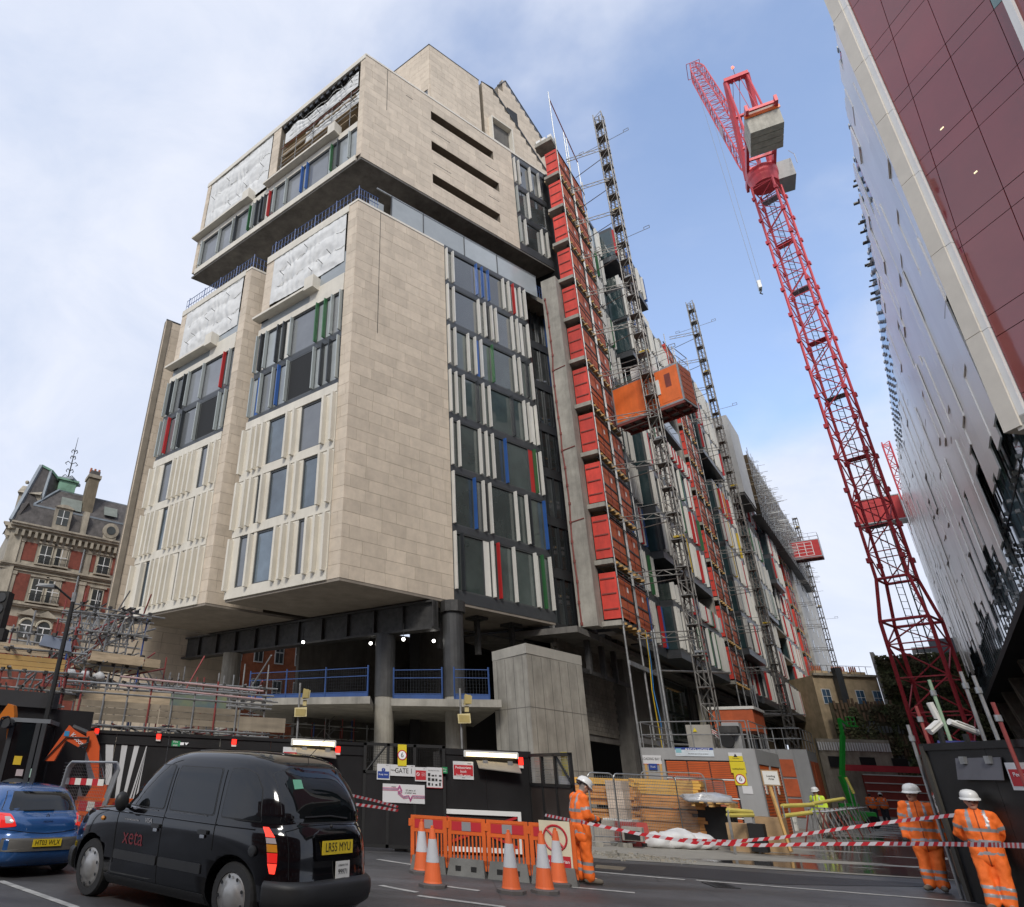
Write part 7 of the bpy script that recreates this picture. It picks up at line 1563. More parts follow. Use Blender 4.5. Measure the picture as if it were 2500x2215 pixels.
for k, (px, py, s) in enumerate(((1660, 2045, (.62, .45, .30)), (1700, 2052, (.45, .35, .25)), (1620, 2052, (.5, .4, .25)), (1945, 2030, (.0, .0, .0)))):
    if s[0] == 0: continue
    q = ((10.084, 22.109, 0.0), (10.73, 22.136, 0.0), (9.475, 22.05, 0.0))[k]; tag(blob(q, s, WBAG, 7+k, 22, 'rubble_sack'), ('large white rubble sack slumped behind the fence', 'white sack right of the large one, trailing its cloth', 'small white sack left of the large one')[k], 'sack', 'white sacks behind the fence')
for k, q in enumerate(((23.764, 38.588, 0.0), (23.49, 37.328, -0.0), (24.71, 38.565, 0.0), (27.542, 44.032, 0.0))): tag(blob(q, (.55, .4, .30), WBAG, 17+k, 16, 'rubble_sack'), ('white sack beside the white tub, leftmost of four', 'white sack in front of the far sacks', 'white sack nearest the worker in the yellow vest', 'white sack at the back of the pile')[k], 'sack', 'white sacks by the yellow rails')
t = thing('tub', 'round white plastic tub near the yellow rails', 'tub', (21.116, 34.515, -0.0)); m = MB(); m.lathe((21.116, 34.515, -0.0), [(.26, 0), (.3, .62), (.32, .63), (.27, .64)], PIPEW, 16); m.build('tub_body', t); m = MB(); m.path([V((21.116, 34.515, -0.0))+V((.3*cos(a), -.3*sin(a)*.2-.28, .5-.15*sin(a))) for a in [pi*k/8 for k in range(9)]], .01, GALV); m.build('handle', t)
t = thing('plywood_box', 'open plywood crates with a black bin between them behind the fence', 'crate', (12.137, 21.856, 0.0)); c = V((11.967, 21.949)+(0,))
m = MB(); m.box(c+V((0, 0, .36)), (.7, .75, .72), PLY, yaw=-50); m.build('crate', t); c = V((13.119, 22.448)+(0,)); m = MB(); m.box(c+V((0, 0, .45)), (.7, .75, .9), PLY, yaw=-50); m.build('crate', t); c = V((12.079, 21.43)+(0,)); m = MB(); m.box(c+V((0, 0, .4)), (.4, .4, .7), BLACK, yaw=-50); m.build('bin', t)
t = thing('red_barrier_block', 'red plastic water filled barrier block behind the mesh fence', 'barrier', (8.694, 22.152, 0.0)); c = V((8.694, 22.152, 0.0)); F = Pl(c-V((.45, 0, 0)), 90, 1)
m = MB(); m.hexa([F.pt(0, .2, .0), F.pt(.95, .2, .0), F.pt(.95, -.2, .0), F.pt(0, -.2, .0), F.pt(.03, .1, .62), F.pt(.92, .1, .62), F.pt(.92, -.1, .62), F.pt(.03, -.1, .62)], mat('barrier_red', (.42, .06, .05), .5)); m.build('block', t); m = MB(); F.box(m, .1, .3, .15, .22, 0, .1, BLACK); F.box(m, .65, .85, .15, .22, 0, .1, BLACK); m.build('fork_slot', t)
t = thing('white_barrier_block', 'dirty white water filled barrier block left of the red one', 'barrier', (8.274, 23.215, 0.0)); c = V((8.051, 22.604, 0.0)); F = Pl(c-V((.45, 0, 0)), 90, 1)
m = MB(); m.hexa([F.pt(0, .2, .0), F.pt(.95, .2, .0), F.pt(.95, -.2, .0), F.pt(0, -.2, .0), F.pt(.03, .1, .62), F.pt(.92, .1, .62), F.pt(.92, -.1, .62), F.pt(.03, -.1, .62)], mat('dirty_white', (.42, .38, .32), .6, dirt=.3)); m.build('block', t)
t = thing('ventilator', 'grey box with a dark grille between the barrier blocks and the sacks', 'equipment', (10.506, 26.642, 0.0)); c = V((8.524, 21.577)+(0,)); m = MB(); m.box(c+V((0, 0, .35)), (.4, .55, .34), CONC, yaw=-60); m.build('case', t); m = MB()
for k in range(8): m.box(c-hd(30, .21)+V((0, 0, .22+k*.03)), (.03, .42, .015), BLACK, yaw=-60)
m.build('grille', t)
def fence_panel(a, b_, lab, zt=None, h=1.9, grp='temporary mesh fence panels'):
    a, b_ = V(a), V(b_); d = b_-a; L_ = d.length; F = Pl(a, 90-math.degrees(atan2(d.y, d.x)), 1); t = thing('mesh_fence', lab, 'fence', a.lerp(b_, .5), 0, grp)
    m = MB(); r_ = .15; pts = [F.pt(0, 0, .1)]+[F.pt(0, 0, h-r_)]+[F.pt(r_-r_*cos(q*pi/8), 0, h-r_+r_*sin(q*pi/8)) for q in range(1, 5)]+[F.pt(L_-r_+r_*sin(q*pi/8), 0, h-r_+r_*cos(q*pi/8)) for q in range(0, 5)]+[F.pt(L_, 0, .1), F.pt(0, 0, .1)]
    m.path(pts, .02, GALV, 6); m.tube(F.pt(0, 0, .25), F.pt(L_, 0, .25), .015, GALV, 5); m.build('frame', t); meshpanel(F, t, .03, L_-.03, .15, h-.05, st=.075, r=.0035, o=-.002)
    for x in (0, L_): m = MB(); F.box(m, x-.11, x+.11, -.3, .3, 0, .12, CONC); m.build('foot', t)
Q = ((7.375, 21.593, 0.0), (8.196, 21.709, -0.0), (10.646, 22.979, 0.0), (13.592, 25.602, 0.0))
fence_panel(Q[0], Q[1], 'narrow mesh fence panel right beside the standing worker'); fence_panel(Q[1], Q[2], 'wide mesh fence panel in front of the timber stacks'); fence_panel(Q[2], Q[3], 'mesh fence panel in front of the black board')
fence_panel((10.378, 24.926, 0.0), (12.156, 24.109, 0.0), 'mesh fence panel behind the right timber stack', h=2.05)
t = thing('leaning_sign', 'framed white sign on a leaning timber post by the enclosure side', 'sign', (12.819, 21.463, 0.0)); a, b_ = V((12.9, 21.415)+(.1,)), V((12.737, 21.512, 2.065)); m = MB(); m.sq(a, b_, .07, TIMBER); m.build('post', t)
FSg = Pl(V((12.556, 21.502)+(0,)), 100, 1); zc = 1.975; FSg.B(t, 'frame', .02, .50, zc-.22, zc+.20, PLY, 0, .03); FSg.B(t, 'board', .05, .47, zc-.19, zc+.17, PIPEW, .03, .035); FSg.T(t, 'Loading\nArea', .075, .26, zc, TXT, .04)
# yellow padded rails and scaffold stands
YT = mat('yellow_pipe_lagging', (.62, .52, .12), .7, var=.15)
for k, (a, b_) in enumerate((((10.989, 20.772, 1.083), (11.989, 21.366, 1.042)), ((10.969, 20.783, 0.96), (12.003, 21.358, 0.97)), ((13.98, 23.099, 1.204), (15.772, 24.336, 1.257)), ((13.977, 23.101, 0.932), (15.409, 23.975, 1.034)), ((17.955, 27.688, 1.249), (20.502, 29.592, 1.45)), ((24.165, 34.352, 2.338), (24.29, 34.264, 1.649)))):
    t = thing('padded_rail', ('upper yellow padded rail by the plywood crate', 'lower yellow padded rail by the plywood crate', 'upper yellow padded rail left of the vest worker', 'lower yellow padded rail left of the vest worker', 'yellow padded rail behind the vest worker', 'upright yellow pole by the green boom lift')[k], 'rail', a, 0, 'yellow padded rails'); m = MB(); m.tube(a, b_, .06, YT, 8); m.build('lagging', t); m = MB()
    for q in (a, b_): m.tube(V((q[0], q[1], 0)), V(q), .025, TUBE, 6)
    build_each(m, 'leg', t)
t = thing('trestle_row', 'row of low tube trestles running down the left side of the street', 'scaffold', (21.459, 31.361, 0.0)); rq = random.Random(2)
for k in range(12):
    c = V((16.306, 25.182)+(0,)).lerp(V((26.591, 37.535)+(0,)), k/11); m = MB()
    for s_ in (-.5, .5): m.tube(c+hd(SY+90, s_), c+hd(SY+90, s_*.3)+V((0, 0, 1.1)), .025, RUST if k % 3 == 0 else TUBE, 5)
    m.tube(c-hd(SY+90, .4)+V((0, 0, 1.0)), c+hd(SY+90, .4)+V((0, 0, 1.05)), .025, TUBE, 5); m.tube(c+V((0, 0, 1)), c+hd(SY, 1.4)+V((0, 0, .2)), .02, TUBE, 5); m.build('trestle', t)
# ---- halogen floodlights on poles over the undercroft hoarding
for (px, x, y, D_, z0), lab in ((((-1.154, 18.965, 3.234), 735.0, 1720.0, 19.0, 0.0), 'pair of cream floodlights on the left pole'), (((3.149, 18.331, 3.202), 1130.0, 1735.0, 18.6, 0.0), 'pair of cream floodlights on the right pole')):
    c = V(px); t = thing('floodlight_pole', lab, 'floodlight', V((c.x, c.y, 0)), 0, 'cream floodlights on poles'); m = MB(); m.tube(V((c.x-.03, c.y, 0)), V((c.x-.06, c.y, c.z+.55)), .028, TUBE, 6); m.build('pole', t)
    CRM = mat('cream_lamp_case', (.55, .46, .22), .5, var=.1)
    m = MB(); m.hexa([c+V(q) for q in ((-.15, -.14, -.33), (.18, -.14, -.31), (.13, .1, -.28), (-.10, .1, -.29), (-.16, -.10, -.10), (.17, -.10, -.07), (.12, .12, -.12), (-.10, .12, -.13))], CRM); m.box(c+V((.01, -.135, -.21)), (.27, .015, .17), mat('lamp_grille', (.42, .33, .12), .6)); m.build('lamp_head', t)
    m = MB(); m.hexa([c+V(q) for q in ((.02, -.13, .12), (.22, -.10, .16), (.20, .10, .2), (.04, .12, .15), (.05, -.16, .40), (.24, -.10, .36), (.22, .12, .34), (.07, .12, .40))], CRM); m.box(c+V((.10, 0, .04)), (.10, .12, .14), CRM); m.box(c+V((.12, -.15, .27)), (.15, .015, .22), mat('lamp_grille', (.42, .33, .12))); m.build('lamp_head', t)
# ---- street lamp and traffic light
a, b_ = V((-6.726, 15.613, 2.887)), V((-6.568, 15.68, 5.141)); x_, y_ = b_.x, b_.y; hd_ = V((-7.165, 15.416, 5.325))
t = thing('street_lamp', 'tall black street lamp with a flat head in front of the Victorian building', 'street lamp', V((x_, y_, 0))); m = MB(); m.tube(V((x_, y_, 0)), V((x_, y_, b_.z)), .075, BLACK, 8, r2=.05); m.build('pole', t); m = MB(); m.tube(V((x_, y_, b_.z-.1)), hd_+V((.2, 0, 0)), .025, BLACK); m.build('arm', t)
m = MB(); m.hexa([hd_+V(q) for q in ((-.22, -.1, -.04), (.22, -.1, -.06), (.22, .1, -.06), (-.22, .1, -.04), (-.16, -.07, .04), (.2, -.05, .03), (.2, .05, .03), (-.16, .07, .04))], DGREY); m.build('lamp_head', t)
m = MB(); m.tube(V((x_, y_, b_.z-.12)), V((x_, y_, b_.z+.1)), .06, GALV, 8); m.build('sensor', t)
c = V((-6.031, 11.516, 3.924)); t = thing('traffic_light', 'dark traffic light head cut off by the left edge', 'traffic light', V((c.x, c.y, 0))); m = MB(); m.box(c, (.22, .2, .62), BLACK); m.box(c+V((.1, 0, -.42)), (.18, .18, .2), BLACK); m.build('signal_head', t); m = MB(); m.tube(V((c.x-.05, c.y, 0)), c-V((.05, 0, 0)), .05, BLACK); m.build('pole', t)
for k in range(3): m = MB(); m.lathe(c+V((0, -.1, .2-k*.2)), [(.08, 0), (.08, .02)], DGREY, 12, ax=(0, -1, 0)); m.build('lens', t)
# ================================================================== scaffolding on the left
rg_ = random.Random(21)
def scaf(name, lab, cat, loc): return thing(name, lab, cat, loc)
ga_ = V((-7.015, 18.302)+(0,)); gb2 = V((-2.894, 19.587)+(0,)); Fg = Pl(ga_, 90-math.degrees(atan2(gb2.y-ga_.y, gb2.x-ga_.x)), 1); gL = (gb2-ga_).length
zb0, zb1 = 2.588, 3.08
t = scaf('scaffold_gantry', 'long scaffold gantry with weathered timber edge boards above the hoarding', 'scaffold', Fg.pt(gL/2, 0, 0))
nb = 3
for k in range(nb):
    for j in range(2): m = MB(); h = (zb1-zb0)/nb; Fg.box(m, j*gL/2+.01, (j+1)*gL/2-.01, -.03, .01+rg_.uniform(0, .02), zb0+k*h+.006, zb0+(k+1)*h-.006, mat('weathered_board', (.27, .225, .165), .9, var=.25, dirt=.25, rnd=.15, stretch=(.5, .5, 4))); m.build('edge_board', t)
for k in range(8):
    a = .1+k*(gL-.2)/7; m = MB(); m.tube(Fg.pt(a, .04, 0), Fg.pt(a+.0, .04, zb1+.55+rg_.uniform(0, .25)), .026, TUBE if k % 3 else TUBER, 6); m.build('standard', t)
    m = MB(); m.tube(Fg.pt(a, -1.5, 0), Fg.pt(a, -1.5, zb1+.6), .026, TUBE, 6); m.build('standard', t)
for z, mt in ((zb0-.12, TUBE), (zb1+.18, TUBE), (zb1+.42, GALV), (zb0-.3, TUBE)): m = MB(); m.tube(Fg.pt(-.3, .08, z), Fg.pt(gL+.9, .08, z+rg_.uniform(-.03, .03)), .026, mt, 6); m.build('ledger', t); m = MB(); m.tube(Fg.pt(-.3, -1.5, z+.05), Fg.pt(gL+1.2, -1.5, z), .026, TUBE, 6); m.build('ledger', t)
for z in (zb1+.2, zb1+.42): m = MB(); m.tube(Fg.pt(1.0, .1, z+.2), Fg.pt(gL+.6, .1, z+.1), .026, mat('striped_tube', (.45, .30, .29), .5), 6); m.build('guard_tube', t)
m = MB()
for k in range(60):
    a = rg_.uniform(-.2, gL+.5); z = zb0-rg_.uniform(.02, .35); m.tube(Fg.pt(a, .1, z), Fg.pt(a+rg_.uniform(-.5, .5), -1.5, z+rg_.uniform(-.1, .1)), .024, rg_.choice((TUBE, DKSTEEL, TUBE, RUST)), 5)
tag(m.build('transom', t), kind='stuff')
Fg2 = Pl(Fg.pt(gL, 0, 0), Fg.yaw+12, 1); m = MB(); Fg2.box(m, .02, 1.3, -.03, .01, zb0-.05, zb0+.32, mat('weathered_board', (.27, .225, .165))); m.build('edge_board', t)
def tubes(lab, corners, n_st, levels, seed, depth=2.0, diag=8, ext=.5):
    a, b_ = V(corners[0]), V(corners[1]); z0, z1 = corners[2]; d = b_-a; L_ = d.length; F = Pl(a, 90-math.degrees(atan2(d.y, d.x)), 1); r = random.Random(seed)
    t = thing('scaffold', lab, 'scaffold', a.lerp(b_, .5))
    for row in (0, -depth):
        for k in range(n_st):
            x = L_*k/(n_st-1)+r.uniform(-.1, .1); m = MB(); m.tube(F.pt(x, row, 0), F.pt(x+r.uniform(-.05, .05), row, z1+r.uniform(-.2, ext)), .026, r.choice((TUBE, TUBE, TUBE, GALV, TUBEB, TUBER)), 6); m.build('standard', t)
        for z in levels:
            m = MB(); m.tube(F.pt(-r.uniform(.1, ext), row+.05, z+r.uniform(-.06, .06)), F.pt(L_+r.uniform(.1, ext), row+.05, z+r.uniform(-.06, .06)), .026, r.choice((TUBE, GALV, TUBE)), 6); m.build('ledger', t)
    for k in range(diag):
        x = r.uniform(0, L_); z = r.uniform(z0, z1-.6); m = MB(); m.tube(F.pt(x, -depth*r.random(), z), F.pt(x+r.uniform(-1.6, 1.6), -depth*r.random(), z+r.uniform(.3, 1.6)), .026, r.choice((TUBE, TUBE, GALV, TUBER)), 6); m.build('brace', t)
    for k in range(int(len(levels)*n_st*.8)):
        x = L_*r.random(); z = r.choice(levels); m = MB(); m.tube(F.pt(x, .3, z+.05), F.pt(x, -depth-.3, z+.05), .024, r.choice((TUBE, DKSTEEL)), 5); m.build('transom', t)
    m = MB()
    for z in levels:
        for k in range(n_st): m.box(F.pt(L_*k/(n_st-1), .03, z), (.10, .10, .09), DKSTEEL, yaw=r.uniform(0, 90))
    tag(m.build('coupler', t), kind='stuff')
    return t, F, L_
A1 = ((-7.876, 19.467, 0.0), (-6.169, 20.596, 0.0))
t, F, L_ = tubes('dense tower of scaffold tubes with lattice beams left of the stone tower', (A1[0], A1[1], (3.298, 5.806)), 6, (5.806, 5.568, 5.039, 4.521, 4.182, 3.736, 3.298), 5, diag=26)
zl0, zl1 = 5.016, 5.541
for row in (.15, -.9, -1.8):
    m = MB(); zz_ = rg_.uniform(-.06, .06)
    for z in (zl0, zl1): m.tube(F.pt(-.2, row, z+zz_), F.pt(L_*1.02, row, z+zz_+.12), .024, GALV, 6)
    for k in range(16): x = L_*k/16; m.tube(F.pt(x, row, (zl0 if k % 2 else zl1)+zz_), F.pt(x+L_/16, row, (zl1 if k % 2 else zl0)+zz_), .018, GALV, 5)
    m.build('lattice_beam', t)
m = MB(); zd = 4.228; F.box(m, L_*.25, L_*1.25, -2.1, .2, zd, zd+.05, BOARD); F.box(m, L_*.25, L_*1.0, .2, .24, zd, zd+.26, BOARD); F.box(m, L_*1.02, L_*1.25, .2, .24, zd, zd+.24, BOARD); m.build('deck', t)
A2 = ((-8.91, 17.906, 0.0), (-7.501, 18.54, 0.0))
t, F, L_ = tubes('scaffold with ochre edge boards at the far left under the Victorian building', (A2[0], A2[1], (2.503, 4.839)), 4, (4.68, 4.208, 3.695, 3.291, 2.894), 9, diag=14)
for (za, zb_), f0, f1, mt in ((((3.676, 4.064), 0.0, 0.75), ((4.084, 4.343), 0.0, 0.3), ((4.343, 4.709), 0.0, 0.5))[0]+(mat('ochre_board', (.46, .29, .10), .8, rnd=.1),), (((4.084, 4.343), 0.0, 0.45),)[0]+(BOARD,)):
    for j in range(3): m = MB(); h = (zb_-za)/3; F.box(m, f0*L_-.4, f1*L_+.3, .0, .05, za+j*h+.005, za+(j+1)*h-.005, mt); m.build('edge_board', t)
m = MB(); m.hexa([F.pt(.45*L_, .1, 4.374), F.pt(1.0*L_, .1, 4.27), F.pt(1.0*L_, -.1, 4.27), F.pt(.45*L_, -.1, 4.374), F.pt(.5*L_, .1, 4.657), F.pt(.95*L_, .1, 4.541), F.pt(.95*L_, -.1, 4.541), F.pt(.5*L_, -.1, 4.657)], mat('blue_grey_sheet', (.22, .26, .34), .5)); m.build('sheet', t)
A3 = ((-6.558, 22.045, 0.0), (-2.701, 23.344, 0.0))
t, F, L_ = tubes('low scaffold of red and blue ended tubes below the stone tower', (A3[0], A3[1], (2.893, 4.374)), 7, (4.059, 3.809, 3.623, 3.377), 13, diag=16)
z_ = 3.45; Fq = Pl(V((-8.577, 19.715)+(0,)), 90-8, 1); m = MB(); Fq.box(m, 0, 3.6, .1, .16, z_-.32, z_+.02, BOARD); Fq.box(m, 3.6, 5.2, .1, .16, z_-.35, z_-.0, mat('painted_board', (.20, .22, .10), .8, col2=(.05, .10, .16), scale=1.2)); m.build('edge_board', t)
for k, q in enumerate(((-7.758, 19.515, 3.722), (-7.42, 19.645, 3.719), (-7.053, 19.78, 3.705))): blob(q, (.16, .16, .15), WBAG, 40+k, 10, 'tied_sack', t)
A4 = ((-4.235, 32.727, 0.0), (1.311, 34.975, 0.0))
tubes('scaffold tubes in the shade under the mezzanine slab', (A4[0], A4[1], (.3, 3.6)), 9, [1.2, 2.2, 3.0, 3.6], 17, diag=12)
# black site cabin with a projecting top beside the digger
t = thing('site_cabin', 'black clad site kiosk with a projecting roof box behind the digger', 'cabin', (-7.001, 15.929, 0.0))
q0, q1 = V((-7.414, 15.631)+(0,)), V((-6.513, 16.027)+(0,)); Fk = Pl(q0, 90-math.degrees(atan2(q1.y-q0.y, q1.x-q0.x)), 1); kL = (q1-q0).length
m = MB(); Fk.box(m, -2, kL, -2.0, .12, 2.654, 2.979, mat('charcoal_clad', (.035, .035, .037), .5)); m.build('roof_box', t); m = MB(); Fk.box(m, -2, kL+.8, -2.2, 0, 0, 2.654, BLKPAINT); m.build('wall', t)
# rolled mesh and stacked fence panels behind the digger arm
t = thing('fence_stack', 'stack of leaning grey mesh fence panels in front of the striped mural', 'fence panels', (-4.496, 14.1, 0.0)); Fs_ = Pl(V((-5.256, 13.835)+(0,)), 95, 1)
for k in range(6):
    m = MB(); o = .06*k; x0, x1 = .0+o*.2, .95+k*.04; m.path([Fs_.pt(x0, o, .1), Fs_.pt(x0+.15, o, 1.5), Fs_.pt(x0+.22, o, 1.60), Fs_.pt(x1, o, 1.62), Fs_.pt(x1+.06, o, 1.5), Fs_.pt(x1-.25, o, .1)], .02, GALV, 6); m.build('panel_frame', t)
m = MB()
for k in range(26): m.tube(Fs_.pt(.0+k*.030, .1, .15), Fs_.pt(.15+k*.033, .1, 1.6), .003, GALV, 3)
for k in range(26): m.tube(Fs_.pt(.05, .1, .2+k*.055), Fs_.pt(.9, .1, .2+k*.055), .003, GALV, 3)
tag(m.build('wire_mesh', t), kind='stuff'); m = MB()
for k in range(7): Fs_.box(m, .12+k*.11, .12+(k+1)*.11, .12, .14, 1.22, 1.33, SIGNR if k % 2 else PIPEW)
m.build('striped_board', t)

# ================================================================== vehicles
CARBLK = mat('black_car_paint', (.003, .003, .004), .10, 0, var=.2, coat=.5, scale=4, spec=.4)
CARBLU = mat('blue_car_paint', (.015, .085, .26), .25, .25, var=.12, coat=1, scale=2)
CGL = mat('car_glass', (.006, .007, .008), .02, 0, var=.1, ior=1.55)
TRIM = mat('black_trim', (.02, .02, .02), .5); BUMP_G = mat('grey_bumper', (.10, .095, .085), .6, var=.2)
CHROME = mat('chrome', (.6, .6, .6), .15, 1.0); TYRE = mat('tyre', (.02, .02, .02), .8, bump=.2); HUB = mat('hubcap', (.36, .35, .33), .35, .6, var=.15, scale=5)
LRED = mat('tail_red', (.35, .01, .01), .15, coat=1, emit=(1, .03, .02), estr=.35); LAMB = mat('tail_amber', (.65, .25, .02), .15, coat=1); LHOT = mat('brake_lamp', (.6, .02, .01), .2, emit=(1, .05, .03), estr=1.1); LWH = mat('reverse_lens', (.45, .38, .38), .15, coat=1)
PLY_ = mat('number_plate', (.75, .55, .03), .4, var=.03)
class Body:
    def __init__(s, sl): s.sl = sl
    def at(s, z):
        sl = s.sl; z = max(sl[0][0], min(sl[-1][0], z))
        for i in range(len(sl)-1):
            if z <= sl[i+1][0]: break
        p0, p1, p2, p3 = sl[max(i-1, 0)], sl[i], sl[i+1], sl[min(i+2, len(sl)-1)]; t = (z-p1[0])/(p2[0]-p1[0]); o = []
        for k in range(1, 5):
            a, b, c, d = p0[k], p1[k], p2[k], p3[k]
            m1 = (c-a)*(p2[0]-p1[0])/max(1e-4, (p2[0]-p0[0])); m2 = (d-b)*(p2[0]-p1[0])/max(1e-4, (p3[0]-p1[0]))
            if (c-b)*(m1) < 0: m1 = 0
            if (c-b)*(m2) < 0: m2 = 0
            lim = 3*abs(c-b); m1 = max(-lim, min(lim, m1)); m2 = max(-lim, min(lim, m2))
            o.append((2*t**3-3*t*t+1)*b+(t**3-2*t*t+t)*m1+(-2*t**3+3*t*t)*c+(t**3-t*t)*m2)
        return o
    def ring(s, z, n=72):
        r, f, w, e = s.at(z); c, L = (r+f)/2, (f-r)/2; o = []
        for k in range(n):
            a = 2*pi*k/n; ca, sa = cos(a), sin(a); o.append(V((abs(sa)**(2/e)*w*(1 if sa >= 0 else -1), c+abs(ca)**(2/e)*L*(1 if ca >= 0 else -1), z)))
        return o
    def X(s, y, z):
        r, f, w, e = s.at(z); c, L = (r+f)/2, (f-r)/2; q = 1-min(.9999, abs((y-c)/L))**e; return w*q**(1/e)
    def Y(s, x, z):
        r, f, w, e = s.at(z); c, L = (r+f)/2, (f-r)/2; q = 1-min(.9999, abs(x/w))**e; return c-L*q**(1/e)
    def mesh(s, m, zs, n=96):
        b = MB(); R = [s.ring(z, n) for z in zs]; vs = [p for r in R for p in r]; N_ = len(zs)
        fs = [(j*n+k, (j+1)*n+k, (j+1)*n+(k+1) % n, j*n+(k+1) % n) for j in range(N_-1) for k in range(n)]+[tuple(range(n)), tuple(range(N_*n-1, (N_-1)*n-1, -1))]
        b.add(vs, fs, m); return b
def rounded(poly, it=2, rr_=None):
    pe = []
    for i in range(len(poly)):
        p, a, b = V((*poly[i], 0)), V((*poly[i-1], 0)), V((*poly[(i+1) % len(poly)], 0)); R_ = .09 if it > 1 else .045
        pe += [tuple(p.lerp(a, min(.45, R_/max(.001, (a-p).length))))[:2], tuple(p)[:2], tuple(p.lerp(b, min(.45, R_/max(.001, (b-p).length))))[:2]]
    poly = pe
    for _ in range(2):
        o = []
        for i in range(len(poly)):
            a, b = V((*poly[i], 0)), V((*poly[(i+1) % len(poly)], 0)); o += [tuple(a.lerp(b, .25))[:2], tuple(a.lerp(b, .75))[:2]]
        poly = o
    out = []
    for i in range(len(poly)):      # subdivide long edges
        a, b = V((*poly[i], 0)), V((*poly[(i+1) % len(poly)], 0)); n = max(1, int((b-a).length/.06)); out += [tuple(a.lerp(b, k/n))[:2] for k in range(n)]
    return out
def patch(B, poly, mode, m, off, name, parent, rings=6, rnd=2, grow=0):
    poly = rounded(poly, rnd) if rnd is not None else poly; cx = sum(p[0] for p in poly)/len(poly); cz = sum(p[1] for p in poly)/len(poly); vs = []; n = len(poly)
    for r in range(rings+1):
        f = 1-r/(rings+.6); f = f*(1+grow)
        for p in poly:
            a, z = cx+(p[0]-cx)*f, cz+(p[1]-cz)*f
            if mode == 'L': vs.append(V((-B.X(a, z)-off, a, z)))
            elif mode == 'R': vs.append(V((B.X(a, z)+off, a, z)))
            else: vs.append(V((a, B.Y(a, z)-off, z)))
    fs = [(j*n+k, j*n+(k+1) % n, (j+1)*n+(k+1) % n, (j+1)*n+k) for j in range(rings) for k in range(n)]+[tuple(range(rings*n, rings*n+n))]
    b = MB(); b.add(vs, fs, m)
    sk = [v+V((.0, 0, 0)) for v in vs[:n]]; inn = [v+(V((off+.01, 0, 0)) if mode == 'L' else V((-off-.01, 0, 0)) if mode == 'R' else V((0, off+.01, 0))) for v in sk]
    b.add(sk+inn, [(k, (k+1) % n, n+(k+1) % n, n+k) for k in range(n)], m)
    return b.build(name, parent, local=True, smooth=True)
def line_on(B, pts, mode, m, r, name, parent, off=0.001):
    out = []
    for (a, z), (a2, z2) in zip(pts, pts[1:]):
        for k in range(8): t = k/8; y, zz = a+(a2-a)*t, z+(z2-z)*t; out.append(V((-B.X(y, zz)-off, y, zz)) if mode == 'L' else V((y, B.Y(y, zz)-off, zz)))
    b = MB(); b.path(out, r, m, 5); return b.build(name, parent, local=True)
def cut(o, shapes):
    for sh in shapes:
        t = bpy.data.objects.new('tmp', sh.mesh('tmp')); COL.objects.link(t); t.parent = o.parent; md = o.modifiers.new('b', 'BOOLEAN'); md.operation = 'DIFFERENCE'; md.object = t; md.solver = 'EXACT'
        dg = bpy.context.evaluated_depsgraph_get(); me = bpy.data.meshes.new_from_object(o.evaluated_get(dg)); o.modifiers.clear(); o.data = me; bpy.data.objects.remove(t)
def wheel(parent, x, y, R=.335, w=.2, side=-1, bolts=9, hub=HUB):
    t = MB(); ax = (side, 0, 0); c = V((x, y, R))
    t.lathe(c-V((side*w, 0, 0)), [(R*.6, 0), (R*.93, .01), (R, .035), (R, w-.035), (R*.95, w-.005), (R*.70, w), (R*.68, w-.05)], TYRE, 32, ax=ax); o = t.build('wheel', parent, local=True)
    h = MB(); h.lathe(c-V((side*.02, 0, 0)), [(R*.69, -.0), (R*.68, .012), (R*.52, .0), (R*.40, .03), (R*.26, .05), (R*.1, .055)], hub, 32, ax=ax, ); h.build('hubcap', o, local=True, smooth=True)
    s_ = MB()
    for k in range(bolts): a = 2*pi*k/bolts; s_.lathe(c+V((side*.008, cos(a)*R*.585, sin(a)*R*.585)), [(R*.06, 0), (R*.06, .004)], BLACK, 8, ax=ax)
    s_.build('vent', o, local=True); return o
# ---- black cab
TX = thing('taxi', 'black London taxi seen from behind on the left, brake lamps lit', 'taxi', (-.62, 9.26, 0), -49.8)
TB = Body([(.20, -.70, 3.55, .78, 7), (.30, -.80, 3.68, .85, 6), (.42, -.83, 3.72, .875, 5.5), (.60, -.80, 3.70, .885, 5.2), (.80, -.79, 3.66, .89, 5), (.95, -.76, 3.55, .885, 4.8), (1.03, -.72, 3.38, .872, 4.6), (1.07, -.69, 3.02, .862, 4.6), (1.10, -.67, 2.62, .852, 5), (1.16, -.65, 2.46, .840, 5.6), (1.30, -.60, 2.32, .815, 5.6), (1.45, -.52, 2.16, .785, 5.4), (1.58, -.43, 2.02, .752, 5), (1.68, -.33, 1.88, .715, 4.6), (1.75, -.19, 1.72, .66, 4.2), (1.80, .02, 1.48, .56, 3.6), (1.825, .35, 1.1, .36, 3)])
body = TB.mesh(CARBLK, [.20+.02*k for k in range(40)]+[1.0+.01*k for k in range(20)]+[1.2+.025*k for k in range(18)]+[1.65+.0125*k for k in range(14)]+[1.823]).build('body', TX, local=True, smooth=True)
def well(y, R, x0=.55): b = MB(); b.lathe((-1.2, y, .335), [(R, 0), (R, 1.2-x0)], BLACK, 32, ax=(1, 0, 0)); b2 = MB(); b2.lathe((x0, y, .335), [(R, 0), (R, .7)], BLACK, 32, ax=(1, 0, 0)); return [b, b2]
cut(body, well(0, .405)+well(2.886, .405))
for y in (0, 2.886): wheel(TX, -.83, y); wheel(TX, .83, y, side=1)
